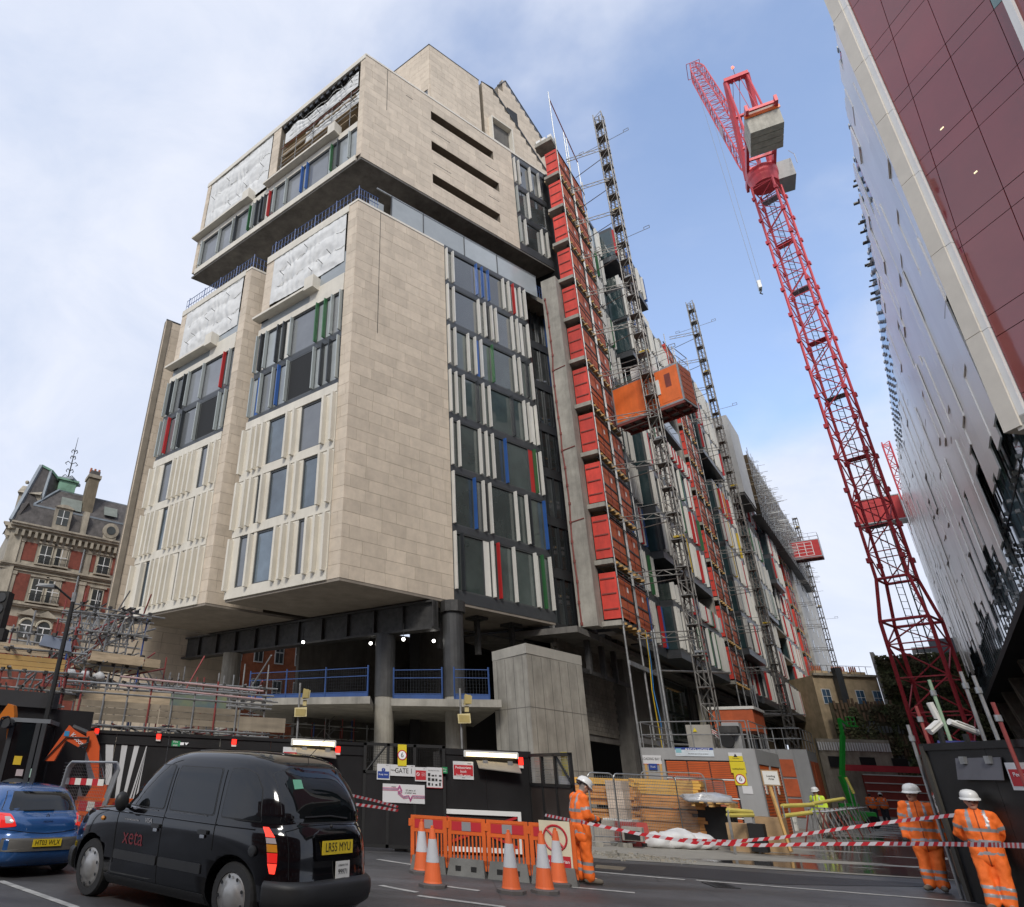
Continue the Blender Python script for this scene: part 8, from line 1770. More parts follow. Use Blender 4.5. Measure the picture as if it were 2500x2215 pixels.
for md_, X_ in (('L', -1), ('R', 1)):
    for poly in ([(2.30, 1.125), (1.40, 1.115), (1.40, 1.615), (1.86, 1.615)], [(1.27, 1.115), (.42, 1.105), (.45, 1.60), (1.27, 1.61)], [(.27, 1.10), (-.34, 1.09), (-.28, 1.40), (-.14, 1.56), (.05, 1.61), (.27, 1.61)]):
        patch(TB, poly, md_, TRIM, .002, 'window_rubber', TX, grow=.05, rnd=2); patch(TB, poly, md_, CGL, .005, 'side_window', TX, rnd=2)
patch(TB, [(-.66, 1.09), (.66, 1.09), (.61, 1.57), (.36, 1.645), (-.36, 1.645), (-.61, 1.57)], 'B', TRIM, .002, 'window_rubber', TX, grow=.05); patch(TB, [(-.66, 1.09), (.66, 1.09), (.61, 1.57), (.36, 1.645), (-.36, 1.645), (-.61, 1.57)], 'B', CGL, .006, 'rear_window', TX)
for pts in ([(1.335, .32), (1.335, 1.1), (1.335, 1.66)], [(2.30, .45), (2.33, 1.02), (2.22, 1.12)], [(.34, .75), (.34, 1.1), (.36, 1.66)]): line_on(TB, pts, 'L', mat('shut_line', (.0, .0, .0), .9), .006, 'door_gap', TX)
line_on(TB, [(3.4, 1.0), (2.6, 1.03), (1.3, 1.02), (-.5, 1.0)], 'L', CARBLK, .010, 'waist_moulding', TX)
for a, b_ in ((2.28, 1.36), (1.31, .50)): patch(TB, [(a, .50), (b_, .50), (b_, .60), (a, .60)], 'L', TRIM, .014, 'side_moulding', TX, rnd=1)
patch(TB, [(2.46, .21), (.44, .21), (.44, .31), (2.46, .31)], 'L', TRIM, .012, 'sill', TX, rnd=1)
for y in (1.52, .60): patch(TB, [(y, .90), (y-.16, .90), (y-.16, .945), (y, .945)], 'L', TRIM, .03, 'door_handle', TX, rnd=1); patch(TB, [(y-.04, .86), (y-.12, .86), (y-.12, .895), (y-.04, .895)], 'L', CHROME, .02, 'handle_catch', TX, rnd=1)
for y in (1.40, .42): line_on(TB, [(y+.75, 1.095), (y, 1.085)], 'L', CHROME, .007, 'window_strip', TX)
b = MB(); b.lathe((-TB.X(-.30, .80)-.002, -.30, .80), [(.055, 0), (.055, .03), (.03, .035)], TRIM, 16, ax=(-1, 0, 0)); b.build('fuel_cap', TX, local=True)
b = MB(); b.ball((-TB.X(2.68, .93)-.01, 2.68, .93), .03, LAMB, 8); b.build('side_repeater', TX, local=True)
for xs in (-1, 1):      # wing mirrors
    b = MB(); b.ball((xs*1.0, 2.12, 1.16), .12, TRIM, 12, (.85, .55, 1)); b.tube((xs*.84, 2.16, 1.10), (xs*.95, 2.14, 1.12), .03, TRIM); b.build('wing_mirror', TX, local=True, smooth=True)
# bumper
bb_ = Body([(.24, -.76, 3.60, .80, 6), (.30, -.86, 3.76, .88, 5.5), (.42, -.90, 3.80, .905, 5.2), (.50, -.895, 3.79, .90, 5.2), (.54, -.83, 3.70, .87, 5.5)])
bp_ = bb_.mesh(TRIM, [.24, .27, .30, .36, .42, .47, .50, .52, .54]); bo = bp_.build('bumper', TX, local=True, smooth=True)
fo = bo.copy(); fo.data = bo.data.copy(); COL.objects.link(fo)
c_ = MB(); c_.box((0, 4.53, .4), (3, 10, 1), TRIM); cut(bo, [c_]); c_ = MB(); c_.box((0, -1.65, .4), (3, 10, 1), TRIM); cut(fo, [c_])
def rearbox(name, x0, x1, z0, z1, m, o, parent=TX, B=TB, th=.02):
    b = MB(); n = 8
    for k in range(n):
        xa, xb = x0+(x1-x0)*k/n, x0+(x1-x0)*(k+1)/n; ya, yb = B.Y(xa, (z0+z1)/2)-o, B.Y(xb, (z0+z1)/2)-o
        b.hexa([V((xa, ya, z0)), V((xb, yb, z0)), V((xb, yb+th, z0)), V((xa, ya+th, z0)), V((xa, ya, z1)), V((xb, yb, z1)), V((xb, yb+th, z1)), V((xa, ya+th, z1))], m)
    return b.build(name, parent, local=True)
patch(TB, [(-.36, .72), (.36, .72), (.36, .97), (.22, 1.02), (-.22, 1.02), (-.36, .97)], 'B', CARBLK, .025, 'plate_housing', TX)
yP = TB.Y(0, .84)-.035
b = MB(); b.box((0, yP, .845), (.53, .012, .135), PLY_); b.build('number_plate', TX, local=True)
def ltext(body, size, m, o, right, up, parent, sx=1.0, name='lettering'):
    w = WM.get(parent.name); t = text(body, size, m, (0, 0, 0), right, up, None, name, sx=sx, depth=.0004); t.data.transform(Matrix.Translation(V(o))); t.parent = parent; return t
ltext('LR55 MYU', .125, BLACK, (0, yP-.008, .845), (1, 0, 0), (0, 0, 1), TX, .80)
yL = TB.Y(.06, .62)-.012; b = MB(); b.box((.10, yL-.01, .605), (.24, .01, .20), PIPEW); b.build('licence_disc', TX, local=True); ltext('99971', .075, BLACK, (.10, yL-.018, .60), (1, 0, 0), (0, 0, 1), TX, .9); ltext('LONDON TAXI', .024, BLACK, (.10, yL-.018, .665), (1, 0, 0), (0, 0, 1), TX); ltext('LICENSED', .022, BLACK, (.10, yL-.018, .535), (1, 0, 0), (0, 0, 1), TX)
b = MB(); b.ball((0, TB.Y(0, 1.06)-.01, 1.045), .022, TRIM, 8); b.build('boot_button', TX, local=True)
line_on(TB, [(-.66, .56), (-.66, 1.0), (-.45, 1.055), (0, 1.065), (.45, 1.055), (.66, 1.0), (.66, .56)], 'B', mat('shut_line', (0, 0, 0)), .005, 'boot_gap', TX)
for xs in (-1, 1):      # tall cluster lamps on the rear corners
    o = None
    for z0, z1, mt in ((.60, .70, LHOT), (.70, .80, LRED), (.80, .88, LAMB), (.88, .94, LWH), (.94, 1.04, LHOT)):
        b = MB(); n = 10; vs = []
        for zz_ in (z0+.004, z1-.004):
            wd = .040*sqrt(max(.12, 1-((zz_-.82)/.24)**2))
            for k in range(n+1):
                x = .765+wd*(k/n-.5)*1.1; q = TB.Y(x, zz_); vs.append(V((xs*x, q-.020, zz_)))
        b.add(vs, [(k, k+1, n+2+k, n+1+k) for k in range(n)], mt)
        vs2 = [v+V((0, .03, 0)) for v in vs]; b.add(vs2, [(k, k+1, n+2+k, n+1+k) for k in range(n)], mt); b.add(vs+vs2, [(0, n+1, 3*n+3, 2*n+2), (k := n, 2*n+1, 4*n+3, 3*n+2)], mt)
        b.build('tail_lamp', TX, local=True)
b = MB(); b.tube((.12, -.10, 1.72), (.20, -.50, 2.10), .004, BLACK, 4); b.lathe((.12, -.10, 1.70), [(.04, 0), (.015, .06)], BLACK, 8); b.build('aerial', TX, local=True)
b = MB(); b.path([V((-.42, TB.Y(-.42, 1.14)-.02, 1.14)), V((0, TB.Y(0, 1.15)-.025, 1.15)), V((.30, TB.Y(.3, 1.12)-.03, 1.12))], .010, TRIM, 5); b.build('rear_wiper', TX, local=True)
b = MB(); b.hexa([V(p) for p in ((-.48, TB.Y(-.48, 1.42)-.012, 1.42), (-.34, TB.Y(-.34, 1.43)-.012, 1.43), (-.34, TB.Y(-.34, 1.43)-.008, 1.43), (-.48, TB.Y(-.48, 1.42)-.008, 1.42), (-.46, TB.Y(-.46, 1.52)-.012, 1.52), (-.33, TB.Y(-.33, 1.52)-.012, 1.52), (-.33, TB.Y(-.33, 1.52)-.008, 1.52), (-.46, TB.Y(-.46, 1.52)-.008, 1.52))], mat('mint_sticker', (.16, .42, .28), .5)); b.build('window_sticker', TX, local=True)
b = MB(); b.lathe((0, 1.45, 1.78), [(.30, 0), (.26, .045), (.1, .06)], TRIM, 16); b.build('roof_sign', TX, local=True)
REDT = mat('dark_red_lettering', (.13, .010, .014), .45)
ltext('xeta', .27, REDT, (-TB.X(1.95, .78)-.004, 1.90, .76), (0, -1, 0), (0, 0, 1), TX, .95)
ltext('VISA', .075, mat('faint_white_print', (.35, .35, .36), .5), (-TB.X(1.6, .92)-.004, 1.62, .965), (0, -1, 0), (0, 0, 1), TX); ltext('This taxi welcomes Visa', .035, mat('faint_white_print', (.35, .35, .36)), (-TB.X(1.9, .92)-.004, 2.0, .955), (0, -1, 0), (0, 0, 1), TX)
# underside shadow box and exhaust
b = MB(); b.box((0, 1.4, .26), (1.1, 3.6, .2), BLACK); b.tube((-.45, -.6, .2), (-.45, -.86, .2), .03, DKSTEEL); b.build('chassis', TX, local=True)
# ---- blue hatchback
BC = thing('parked_car', 'blue hatchback seen from behind at the left edge', 'car', (-4.52, 11.8, 0), -46.9); BC.scale = (.86, .86, .86)
BB = Body([(.18, .12, 4.0, .76, 7), (.28, .0, 4.12, .85, 6), (.42, -.05, 4.18, .885, 5), (.58, -.04, 4.18, .89, 5), (.68, .02, 4.12, .885, 4.8), (.84, .05, 3.98, .885, 4.5), (.93, .10, 3.72, .87, 4.5), (.98, .18, 3.35, .85, 4.5), (1.02, .26, 3.10, .83, 4.6), (1.10, .33, 2.90, .80, 4.6), (1.22, .43, 2.66, .75, 4.6), (1.33, .56, 2.40, .69, 4.4), (1.40, .72, 2.15, .62, 4), (1.44, .95, 1.90, .50, 3.5), (1.455, 1.2, 1.6, .30, 3)])
bo = BB.mesh(CARBLU, [.18+.02*k for k in range(36)]+[.90+.01*k for k in range(24)]+[1.14+.015*k for k in range(20)]+[1.44, 1.448, 1.454]).build('body', BC, local=True, smooth=True)
cut(bo, well(.80, .37, .6)+well(3.4, .37, .6))
for y in (.80, 3.4): wheel(BC, -.82, y, .31, side=-1, bolts=5); wheel(BC, .82, y, .31, side=1, bolts=5)
patch(BB, [(-.72, 1.03), (.72, 1.03), (.60, 1.335), (-.60, 1.335)], 'B', CGL, .005, 'rear_window', BC, rnd=1)
for md_ in 'LR': patch(BB, [(2.5, 1.02), (.62, 1.04), (.74, 1.22), (1.2, 1.34), (1.9, 1.34)], md_, CGL, .005, 'side_window', BC)
for xs in (-1, 1):
    patch(BB, [(xs*.55, .80), (xs*.80, .76), (xs*.865, .86), (xs*.80, 1.0), (xs*.62, .99)], 'B', LRED, .012, 'tail_lamp', BC, rnd=1); patch(BB, [(xs*.60, .85), (xs*.70, .84), (xs*.71, .95), (xs*.64, .95)], 'B', LWH, .018, 'reverse_lens', BC, rnd=1)
patch(BB, [(-.86, .42), (.86, .42), (.86, .62), (-.86, .62)], 'B', BUMP_G, .012, 'bumper_strip', BC, rnd=1)
yP = BB.Y(0, .55)-.03; b = MB(); b.box((0, yP, .545), (.52, .012, .115), PLY_); b.build('number_plate', BC, local=True); ltext('HT03 WLX', .11, BLACK, (0, yP-.008, .545), (1, 0, 0), (0, 0, 1), BC, .85)
b = MB(); yE = BB.Y(0, .95)-.01; b.sq((-.03, yE, .945), (0, yE, .985), .012, CHROME); b.sq((0, yE, .985), (.03, yE, .945), .012, CHROME); b.sq((.03, yE, .945), (0, yE, .905), .012, CHROME); b.sq((0, yE, .905), (-.03, yE, .945), .012, CHROME); b.build('badge', BC, local=True)
ltext('MEGANE', .045, CHROME, (0, BB.Y(0, .87)-.006, .865), (1, 0, 0), (0, 0, 1), BC); b = MB()
for k in range(7): a = k*2*pi/7; b.sq((.55, BB.Y(.55, .86)-.008, .86), (.55+.035*cos(a), BB.Y(.55, .86)-.008, .86+.035*sin(a)), .008, PIPEW)
b.build('star_sticker', BC, local=True)
line_on(BB, [(-.80, .76), (-.3, .70), (0, .68), (.3, .70), (.80, .76)], 'B', mat('shut_line', (0, 0, 0)), .006, 'boot_gap', BC); line_on(BB, [(-.4, 1.035), (.25, 1.045)], 'B', TRIM, .012, 'rear_wiper', BC, off=.02)
b = MB(); b.tube((-.05, .95, 1.43), (-.08, .8, 1.62), .004, BLACK, 4); b.lathe((-.05, .95, 1.43), [(.02, 0), (.008, .03)], BLACK, 8); b.build('aerial', BC, local=True)
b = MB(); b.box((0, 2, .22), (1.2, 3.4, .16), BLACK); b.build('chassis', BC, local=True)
# ---- mini digger
EXO = mat('digger_orange', (.62, .095, .02), .4, var=.1, dirt=.15); EXD = mat('digger_dark', (.03, .032, .035), .5)
EP = V((-6.475, 15.068, 0.0)); EX = thing('mini_digger', 'orange mini digger with a black cab and folded arm behind the blue car', 'digger', EP)
ed0 = V((-6.475, 15.068)+(0,)); ed1 = V((-5.038, 15.397)+(0,)); FX = Pl(ed0, 90-math.degrees(atan2(ed1.y-ed0.y, ed1.x-ed0.x)), 1)
def ep(px): return px
pts = {'root': (0.3040211621925898, 1.5885357908026827), 'r2': (0.5042226045160136, 1.596793350760235), 'el': (0.6495335900004331, 2.2938198576585895), 'el2': (0.7808361265039782, 2.2065812475018025), 'e3': (0.6504813491889034, 1.9983790349271477), 'e4': (0.9322608399300097, 1.873105300605579), 'be': (1.1032907163102297, 1.8962552092902802), 'b2': (1.0841895612717702, 2.0656255679740854), 'st': (1.0265192022100604, 2.1876952116937587), 's2': (1.1676379107974284, 2.210505757043925), 's3': (1.3424942606267316, 1.9071659427688532), 's4': (1.2621422048595325, 1.8265038292524363), 's5': (1.4507442260588772, 1.2897469699846582), 's6': (1.3908172229836981, 1.2727425308838471), 's7': (1.084248243169562, 1.833932794674099), 'c1': (1.3099623072204793, 1.828626667134765), 'c2': (1.5424279495375717, 1.307937449476902), 'c3': (0.719793871474332, 2.2660947726032106), 'c4': (1.0313633152442256, 2.1644516492525496), 'cabtl': (-0.4607656516223947, 2.375133415529444), 'cabtr': (0.4527711281874284, 2.3148556712961255), 'cabbl': (-0.48398966311088076, 1.8539036552402255), 'cabbr': (0.24267922648969437, 1.5860056656142705), 'hood1': (-0.612039963820928, 1.8180142453781132), 'hood2': (-0.04617568814170554, 1.633625504238676), 'bk': (1.487229314684627, 1.1871683502778454)}
def pl(k, o=0): return FX.pt(pts[k][0], o, pts[k][1])
b = MB(); b.prism([pl(k, -.09) for k in ('root', 'el', 'el2', 'b2', 'be', 'e4', 'e3', 'r2')], FX.n*.18, EXO); b.build('boom', EX)
b = MB(); b.prism([pl(k, -.07) for k in ('st', 's2', 's3', 's5', 's6', 's7')], FX.n*.14, EXO); b.build('dipper_arm', EX)
b = MB(); b.tube(pl('c3', .0), pl('c4', .0), .055, EXD, 8); b.tube(pl('c1', .0), V(pl('c1')).lerp(pl('c2'), .6), .05, EXD, 8); b.tube(V(pl('c1')).lerp(pl('c2'), .6), pl('c2'), .028, CHROME, 8); b.tube(pl('c4', 0), V(pl('c4')).lerp(pl('c3'), -.12), .03, CHROME); b.build('hydraulic_ram', EX)
b = MB(); hp_ = [pl('e4', .12), pl('be', .14)+V((0, 0, .05)), pl('b2', .14), pl('s7', .12)]; b.path(hp_, .018, BLACK, 5); b.path([p+V((.02, -.01, .03)) for p in hp_], .015, BLACK, 5); b.path([pl('root', .11), pl('e3', .12)+V((0, 0, .06)), pl('b2', .12)], .014, BLACK, 5); b.build('hose', EX)
bk = pl('bk'); b = MB(); b.prism([bk+FX.n*-.2+q for q in (FX.d*-.12, FX.d*.15, FX.d*.25+V((0, 0, -.35)), FX.d*0+V((0, 0, -.5)), FX.d*-.25+V((0, 0, -.3)))], FX.n*.4, EXO); b.build('bucket', EX)
zt_ = pts['cabtl'][1]; a0, a1 = pts['cabbl'][0]-.1, pts['cabtr'][0]; 
b = MB(); FX.box(b, a0+.1, a1-.15, -.9, .3, zt_-.08, zt_, mat('cab_roof', (.16, .17, .18), .5))
for a in (a0+.12, (a0+a1)/2+.1, a1-.3):
    for o in (.26, -.86): FX.box(b, a, a+.09, o-.04, o+.04, .7, zt_-.08, EXD)
FX.box(b, a0, a1-.1, -.9, .3, .55, 1.15, EXD); b.build('cab', EX)
b = MB(); FX.box(b, a0+.2, a1-.3, .26, .28, 1.15, zt_-.08, CGL); FX.box(b, a0+.2, a1-.3, -.88, -.86, 1.15, zt_-.08, CGL); FX.box(b, a1-.25, a1-.23, -.8, .2, 1.1, zt_-.1, CGL); b.build('cab_glass', EX)
b = MB(); FX.box(b, a0+.35, a0+.5, .285, .29, 1.5, 1.66, FYEL); FX.box(b, a0+.45, a0+.58, .285, .29, 1.3, 1.42, LWH); FX.box(b, a0+.65, a0+.82, .285, .29, 1.28, 1.44, mat('pale_notice', (.35, .5, .42), .6)); b.build('cab_sticker', EX)
b = MB(); c = FX.pt(a0-.15, -.3, 1.05); b.ball(c, .55, EXO, 14, (1.3, 1.0, .55)); b.build('engine_cover', EX, smooth=True)
b = MB(); b.ball(FX.pt(a0+.45, .1, 1.0), .42, EXD, 14, (1.1, .8, .75)); b.build('counterweight', EX, smooth=True)
for o in (.25, -.8): b = MB(); b.prism([FX.pt(a0-.5+q[0], o-.15, q[1]) for q in ((0, .15), (.2, 0), (1.7, 0), (1.9, .15), (1.9, .38), (1.7, .5), (.2, .5), (0, .38))], FX.n*.3, RUBBER); b.build('track', EX)
text('Kubota', .13, TXTW, FX.pt((pts['e4'][0]+pts['el2'][0])/2+.04, .10, (pts['e4'][1]+pts['el2'][1])/2-.03), FX.d+V((0, 0, -.75)), V((0, 0, 1))+FX.d*.75, EX)
b = MB(); FX.box(b, pts['e3'][0]-.06, pts['e3'][0]+.04, .095, .10, pts['e3'][1]+.08, pts['e3'][1]+.18, mat('blue_sticker', (.03, .25, .5), .5)); b.build('sticker', EX)
# second digger: only its raised arm shows at the edge
c = V((-6.738, 14.732, 0.0)); X2 = thing('mini_digger', 'second orange digger arm cut off by the left edge behind the black cab', 'digger', c)
q = [V(p) for p in ((-7.31, 14.457, 2.277), (-7.07, 14.576, 2.412), (-6.981, 14.619, 2.633), (-6.884, 14.665, 2.609), (-6.83, 14.69, 2.43), (-6.784, 14.711, 2.003), (-6.859, 14.676, 1.936), (-6.93, 14.643, 2.344), (-7.04, 14.59, 2.281))]; b = MB(); b.prism(q, (0, .16, 0), mat('digger_yellow_orange', (.62, .18, .02), .4)); b.build('boom', X2)
b = MB(); p0_ = V((-6.868, 14.451, 2.256)); b.tube(p0_, p0_+V((0, .3, 0)), .10, EXD, 10); b.path([V(p) for p in ((-6.989, 14.393, 2.132), (-6.937, 14.418, 2.351), (-6.826, 14.471, 2.375), (-6.737, 14.512, 2.226))], .018, BLACK); b.box(V((c.x-.3, c.y+.3, .6)), (1.2, 1.4, 1.1), EXD); b.build('linkage', X2)
# ---- green boom lift down the street
GRN = mat('lift_green', (.03, .42, .05), .45, var=.1); c = V((391.282, 557.275, 0.0)+()); c = V((28.799, 40.873)+(0,)); GL_ = thing('boom_lift', 'bright green boom lift with its arm raised, down the side street', 'boom lift', c)
b = MB(); b.box(c+V((0, 0, .55)), (1.7, 1.2, .45), GRN, yaw=30); b.box(c+V((-.3, 0, .95)), (.9, .8, .4), GRN, yaw=30); b.build('chassis', GL_)
for sx in (-.65, .65):
    for sy in (-.6, .6): b = MB(); p = c+Matrix.Rotation(-radians(30), 3, 'Z')@V((sx, sy, .3)); b.tube(p-V((0, .12, 0)), p+V((0, .12, 0)), .3, TYRE, 12); b.build('wheel', GL_)
p0_, p1_ = V((28.638, 40.986, 2.532)), V((29.075, 40.678, 4.687)); b = MB(); b.sq(p0_, p1_, .20, GRN); b.sq(p1_, p1_+V((.05, 0, .9)), .14, GRN); b.build('boom', GL_); b = MB(); b.sq(p0_, c+V((0, 0, .9)), .3, GRN); b.build('knuckle', GL_)
b = MB(); b.sq(p1_+V((.05, 0, .9)), p1_+V((.5, 0, .5)), .10, GRN); b.box(p1_+V((.7, 0, .5)), (.5, .4, .06), GRN); rail(b, p1_+V((.45, 0, .5)), p1_+V((.95, 0, .5)), 0, .5, GRN, 2); b.build('basket', GL_)

# ================================================================== people
def remesh(caps, voxel, name, parent, base, rules, local=True, smooth=4, puff=0.0, seed=0):
    """caps: (a, b, ra, rb, sx) tapered capsules fused into one continuous surface"""
    b = MB()
    for (p, q, ra, rb) in caps:
        p, q = V(p), V(q); d = q-p
        if d.length < 1e-4: b.ball(p, ra, base, 14); continue
        b.tube(p, q, ra, base, 14, r2=rb); b.ball(p, ra, base, 14); b.ball(q, rb, base, 14)
    t = bpy.data.objects.new('tmp', b.mesh('tmp')); COL.objects.link(t); md = t.modifiers.new('r', 'REMESH'); md.mode = 'VOXEL'; md.voxel_size = voxel
    sm = t.modifiers.new('s', 'SMOOTH'); sm.iterations = smooth; sm.factor = .6
    dg = bpy.context.evaluated_depsgraph_get(); me = bpy.data.meshes.new_from_object(t.evaluated_get(dg)); bpy.data.objects.remove(t)
    if puff:
        for v in me.vertices:
            c = v.co; n = noise.noise(V((c.x*7+seed, c.y*7, c.z*5)))*.6+noise.noise(V((c.x*16, c.y*16+seed, c.z*11)))*.35; v.co = c+v.normal*n*puff
    me.materials.clear(); ml = [base]
    me.materials.append(base); idx = []
    for p in me.polygons:
        m = rules(p.center, p.normal) if rules else None
        if m is None: idx.append(0); continue
        if m not in ml: ml.append(m); me.materials.append(m)
        idx.append(ml.index(m))
    me.polygons.foreach_set('material_index', idx); me.polygons.foreach_set('use_smooth', [True]*len(me.polygons)); me.name = name
    o = bpy.data.objects.new(name, me); COL.objects.link(o); o.parent = parent; return o
GLOVE = mat('dark_glove', (.03, .028, .028), .8); BOOT = mat('work_boot', (.13, .11, .085), .85, var=.3); HAIR = mat('grey_hair', (.22, .20, .18), .8); HELM = mat('white_helmet', (.72, .72, .70), .3, var=.03); DARKH = mat('helmet_harness', (.02, .02, .025), .7)
def segt(c, a, b):
    a, b = V(a), V(b); d = b-a; t = max(0, min(1, (c-a).dot(d)/d.length_squared)); return t, (c-a-d*t).length
def person(lab, loc, yaw, P, jacket=HIVIS, trouser=HIVIS, boots=BOOT, gloves=True, scale=1.0, kind='coat', group=None, vox=.017, lean=0.0, helmet=True, hairc=HAIR, tilt=None):
    t = thing('person', lab, 'person', loc, yaw, group); t.scale = (scale*1.10, scale*1.08, scale)
    if lean or tilt: t.rotation_euler = (-radians(lean), radians(tilt or 0), -radians(yaw))
    J = dict(pel=(0, 0, .95), ch=(0, 0, 1.28), nk=(0, .0, 1.48), hd=(0, .02, 1.60), sL=(-.175, 0, 1.41), sR=(.175, 0, 1.41), eL=(-.24, -.02, 1.13), eR=(.24, -.02, 1.13), wL=(-.25, .06, .88), wR=(.25, .06, .88),
             hL=(-.095, 0, .92), hR=(.095, 0, .92), kL=(-.11, .02, .50), kR=(.11, .02, .50), aL=(-.12, -.01, .10), aR=(.12, -.01, .10), tL=(-.14, .17, .05), tR=(.14, .17, .05)); J.update(P)
    up = (V(J['hd'])-V(J['nk'])).normalized(); fw = V(P.get('face', (0, 1, 0))).normalized(); sd = fw.cross(up).normalized(); fw = up.cross(sd).normalized(); hc = V(J['hd'])
    # the body: one continuous figure from the head to the feet
    caps = [(J['pel'], J['ch'], .10, .10), (J['ch'], J['nk'], .095, .055), (J['sL'], J['sR'], .06, .06), (J['nk'], hc-up*.02, .052, .055), (hc+up*.045, hc+up*.045, .088, .088), (hc+fw*.02-up*.01, hc+fw*.02-up*.01, .078, .078), (hc+fw*.045-up*.07, hc+fw*.045-up*.07, .048, .048),
            (hc+fw*.085+up*.015, hc+fw*.108-up*.018, .010, .015), (hc+sd*.083, hc+sd*.083+up*.025, .013, .014), (hc-sd*.083, hc-sd*.083+up*.025, .013, .014)]
    for s_ in 'LR': caps += [(J['s'+s_], J['e'+s_], .052, .042), (J['e'+s_], J['w'+s_], .042, .03), (J['h'+s_], J['k'+s_], .085, .058), (J['k'+s_], J['a'+s_], .056, .04), (J['a'+s_], J['t'+s_], .04, .035)]
    def br(c, n):
        r = c-hc; a, b_, z = r.dot(sd), r.dot(fw), r.dot(up)
        if abs(z+.035) < .007 and b_ > .06 and abs(a) < .028: return mat('lips', (.30, .10, .09), .6)
        if hairc and b_ < .01 and z > -.06 and r.length < .2 and abs(a) < .098 and not (abs(a) > .08 and z < .04): return hairc
        return None
    remesh(caps, .012 if vox < .02 else .022, 'body', t, SKIN, br, smooth=3)
    for s_ in (-1, 1):
        m = MB(); m.ball(hc+fw*.088+sd*s_*.031+up*.02, .0105, mat('eye', (.05, .035, .03), .2), 8); m.build('eye', t, local=True)
    if helmet:
        m = MB(); o = []; n = 20; c = hc+up*.078-fw*.012
        prof = [(1.0, 0.0), (1.0, .25), (.93, .55), (.75, .82), (.45, .97), (.12, 1.03)]
        for r, z in prof:
            for k in range(n): a = 2*pi*k/n; o.append(c+sd*(cos(a)*r*.118)+fw*(sin(a)*r*.142)+up*(z*.125))
        m.add(o, [(j*n+k, j*n+(k+1) % n, (j+1)*n+(k+1) % n, (j+1)*n+k) for j in range(5) for k in range(n)]+[tuple(range(5*n, 6*n))], HELM); m.build('helmet', t, local=True, smooth=True)
        m = MB(); o = []
        for r, z in ((1.0, .03), (1.13, -.08)):
            for k in range(n): a = 2*pi*k/n; e = 1.10 if sin(a) > .3 and r > 1.1 else .98; o.append(c+sd*(cos(a)*r*.118)+fw*(sin(a)*r*.142*e)+up*(z*.125-(.02 if e > 1 else 0)))
        m.add(o, [(k, (k+1) % n, n+(k+1) % n, n+k) for k in range(n)], HELM); m.add([p-up*.006 for p in o], [(n+k, n+(k+1) % n, (k+1) % n, k) for k in range(n)], HELM); m.build('helmet_brim', t, local=True, smooth=True)
        m = MB(); m.tube(c-fw*.09-up*.03, c-fw*.09-up*.06, .05, DARKH, 10); m.build('helmet_strap', t, local=True)
    # jacket
    pel, ch = V(J['pel']), V(J['ch']); sw = V(J['sR'])-V(J['sL']); sw.normalize(); ft = V((0, 0, 1)).cross(sw)*-1; ft = V((-sw.y, sw.x, 0)); hem = .20 if kind == 'coat' else .08
    hz = pel-V((0, 0, hem)); jc = [(hz, pel, .15, .14), (pel, ch, .14, .145), (ch, ch+V((0, 0, .10)), .145, .11)]
    for k in (-.07, .07): jc += [(hz+sw*k*1.15, pel+sw*k, .135, .125), (pel+sw*k, ch+sw*k*1.2, .125, .13), (ch+sw*k*1.2, ch+V((0, 0, .10))+sw*k, .13, .105)]
    jc += [(J['sL'], J['sR'], .085, .085), (V(J['nk'])-V((0, 0, .04)), V(J['nk'])+V((0, 0, .0)), .075, .07)]
    for s_ in 'LR': jc += [(J['s'+s_], J['e'+s_], .085, .072), (J['e'+s_], V(J['e'+s_]).lerp(V(J['w'+s_]), .96), .072, .055)]
    zc = ch.z; zp = pel.z
    def jr(c, n):
        if jacket is not HIVIS and jacket is not HIVISY: return None
        for s_ in 'LR':
            t1, d1 = segt(c, J['s'+s_], J['e'+s_]); t2, d2 = segt(c, J['e'+s_], J['w'+s_]); _, dt = segt(c, pel, ch)
            if min(d1, d2) < .10 and dt > .165:
                if d1 < d2 and .52 < t1 < .70: return REFL
                if d2 <= d1 and .40 < t2 < .62: return REFL
                return None
        q = (c-ch).dot(sw)
        for z0 in (zp+.02, zp+.20) if kind == 'coat' else (zp+.04, zp+.18):
            if z0 < c.z < z0+.052: return REFL
        if kind == 'coat' and zp-.15 < c.z < zp-.10: return REFL
        if .085 < abs(q) < .135 and c.z > zp+.24: return REFL
        if abs(q) < .006 and n.dot(ft) > .3: return mat('zip_shadow', (.30, .05, .01), .8)
        return None
    remesh(jc, vox, 'jacket', t, jacket, jr, smooth=4, puff=.035, seed=yaw)
    tc_ = []
    for s_ in 'LR': tc_ += [(V(J['pel'])-V((0, 0, .02)), J['h'+s_], .12, .12), (J['h'+s_], J['k'+s_], .125, .095), (J['k'+s_], V(J['a'+s_])+V((0, 0, .02)), .095, .088)]
    def trr(c, n):
        if trouser is not HIVIS: return None
        for s_ in 'LR':
            t2, d2 = segt(c, J['k'+s_], J['a'+s_])
            if d2 < .13 and c.z < V(J['k'+s_]).z-.02 and (.38 < t2 < .50 or .66 < t2 < .78): return REFL
        return None
    remesh(tc_, vox, 'trousers', t, trouser, trr, smooth=4, puff=.035, seed=yaw+3)
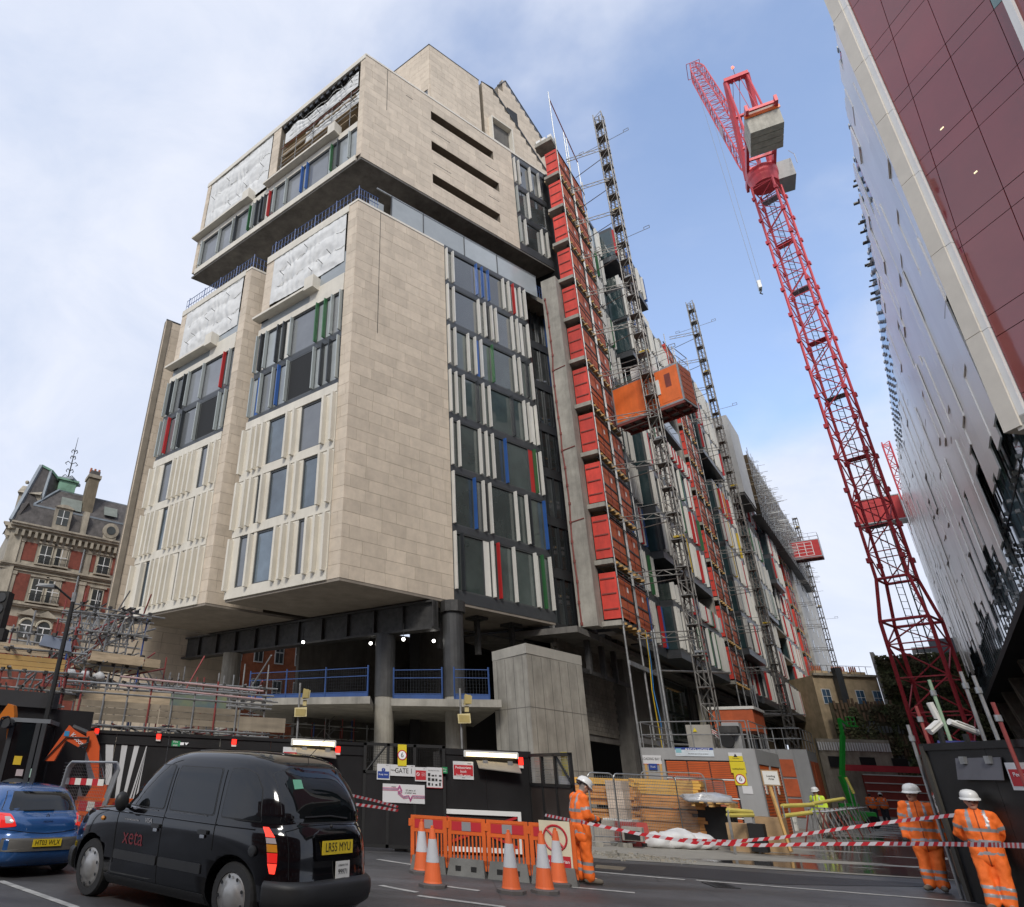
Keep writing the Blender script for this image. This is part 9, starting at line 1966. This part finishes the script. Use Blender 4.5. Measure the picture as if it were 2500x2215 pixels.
    for s_ in 'LR':
        a, e = V(J['a'+s_]), V(J['t'+s_]); remesh([(a+V((0, 0, .03)), a-V((0, 0, .03)), .06, .058), (a-V((0, 0, .035)), e, .055, .045), (a-V((0, 0, .045)), a-V((0, 0, .045))-(e-a)*.25, .05, .045)], .014, 'boot', t, boots, None, smooth=3)
        w = V(J['w'+s_]); el = V(J['e'+s_]); d = (w-el).normalized(); x = d.cross(V((0, 1, 0.1))).normalized(); y = d.cross(x); cu = P.get('curl', .35); mtl = GLOVE if gloves else SKIN
        m = MB(); pc = w+d*.045; m.tube(w-d*.02, w+d*.03, .032, mtl, 10, r2=.036); m.ball(pc, .042, mtl, 10, (1, 1, 1)); 
        for k, (off, ln) in enumerate(((-.030, .062), (-.010, .072), (.010, .068), (.030, .052))):
            r0 = w+d*.075+x*off; r1 = r0+(d+y*cu).normalized()*ln*.55; r2_ = r1+(d+y*cu*3).normalized()*ln*.5; m.tube(r0-d*.02, r1, .0105, mtl, 6, r2=.0098); m.tube(r1, r2_, .0098, mtl, 6, r2=.008); m.ball(r2_, .0082, mtl, 6); m.ball(r1, .0100, mtl, 6)
        th = w+d*.03-x*.035; m.tube(th, th-x*.02+d*.03+y*.01, .013, mtl, 6, r2=.011); m.tube(th-x*.02+d*.03+y*.01, th-x*.012+d*.06+y*.02, .011, mtl, 6, r2=.009); m.build('glove' if gloves else 'hand', t, local=True)
    return t
person('person in orange hi vis suit and white helmet, standing side on, holding red tape', (4.46, 13.75, 0.0), 82, dict(nk=(0, .06, 1.45), hd=(0, .13, 1.555), ch=(0, .02, 1.26), sL=(-.17, .03, 1.38), sR=(.17, .03, 1.38), eL=(-.22, .05, 1.10), eR=(.22, .05, 1.10), wL=(-.10, .27, 1.02), wR=(.10, .29, 1.04), face=(0, 1, -.45), aL=(-.10, -.04, .10), tL=(-.11, .14, .05), aR=(.10, .03, .10), tR=(.12, .22, .05), curl=.9), scale=.985)
person('person in orange hi vis suit and glasses leaning on the open gate leaf, looking left', (11.62, 14.72, 0), 220, dict(wL=(-.27, .05, .86), wR=(.27, .05, .86), kL=(-.09, .05, .50), aL=(-.06, .06, .10), tL=(-.08, .24, .05), kR=(.10, .05, .5), aR=(.12, .08, .10), tR=(.17, .25, .05), face=(.55, .8, 0), pel=(0, .02, .95), ch=(0, -.02, 1.28)), scale=1.035, lean=-3, tilt=0)
person('person in orange hi vis suit with hands behind the back, leaning on the black hoarding', (10.86, 12.5, 0), 222, dict(eL=(-.29, -.09, 1.12), eR=(.29, -.09, 1.12), wL=(-.10, -.20, .93), wR=(.10, -.20, .93), kL=(-.10, .06, .50), aL=(-.07, .10, .10), tL=(-.09, .28, .05), kR=(.11, .06, .5), aR=(.13, .12, .10), tR=(.17, .29, .05), face=(-.1, 1, -.08)), scale=.985, lean=-4)
person('person in a yellow vest, dark top and pale trousers walking by the sacks', (20.287, 30.943, 0.0), 235, dict(kL=(-.10, .12, .5), aL=(-.10, -.05, .1), tL=(-.1, .12, .05), face=(.3, 1, 0)), jacket=HIVISY, trouser=mat('pale_trousers', (.42, .39, .33), .8, var=.2), scale=1.02, vox=.028, kind='vest')
for px, lab in (((36.541, 50.087, 0.0), 'left person of two in orange vests far down the street'), ((38.235, 51.323, 0.0), 'right person of two in orange vests far down the street')):
    person(lab, px, 40, {}, trouser=mat('dark_trousers', (.03, .03, .04), .8), scale=1.0, vox=.04, kind='vest', gloves=False, group='distant workers in orange vests', helmet='right' in lab, hairc=mat('dark_hair', (.02, .018, .015), .7))
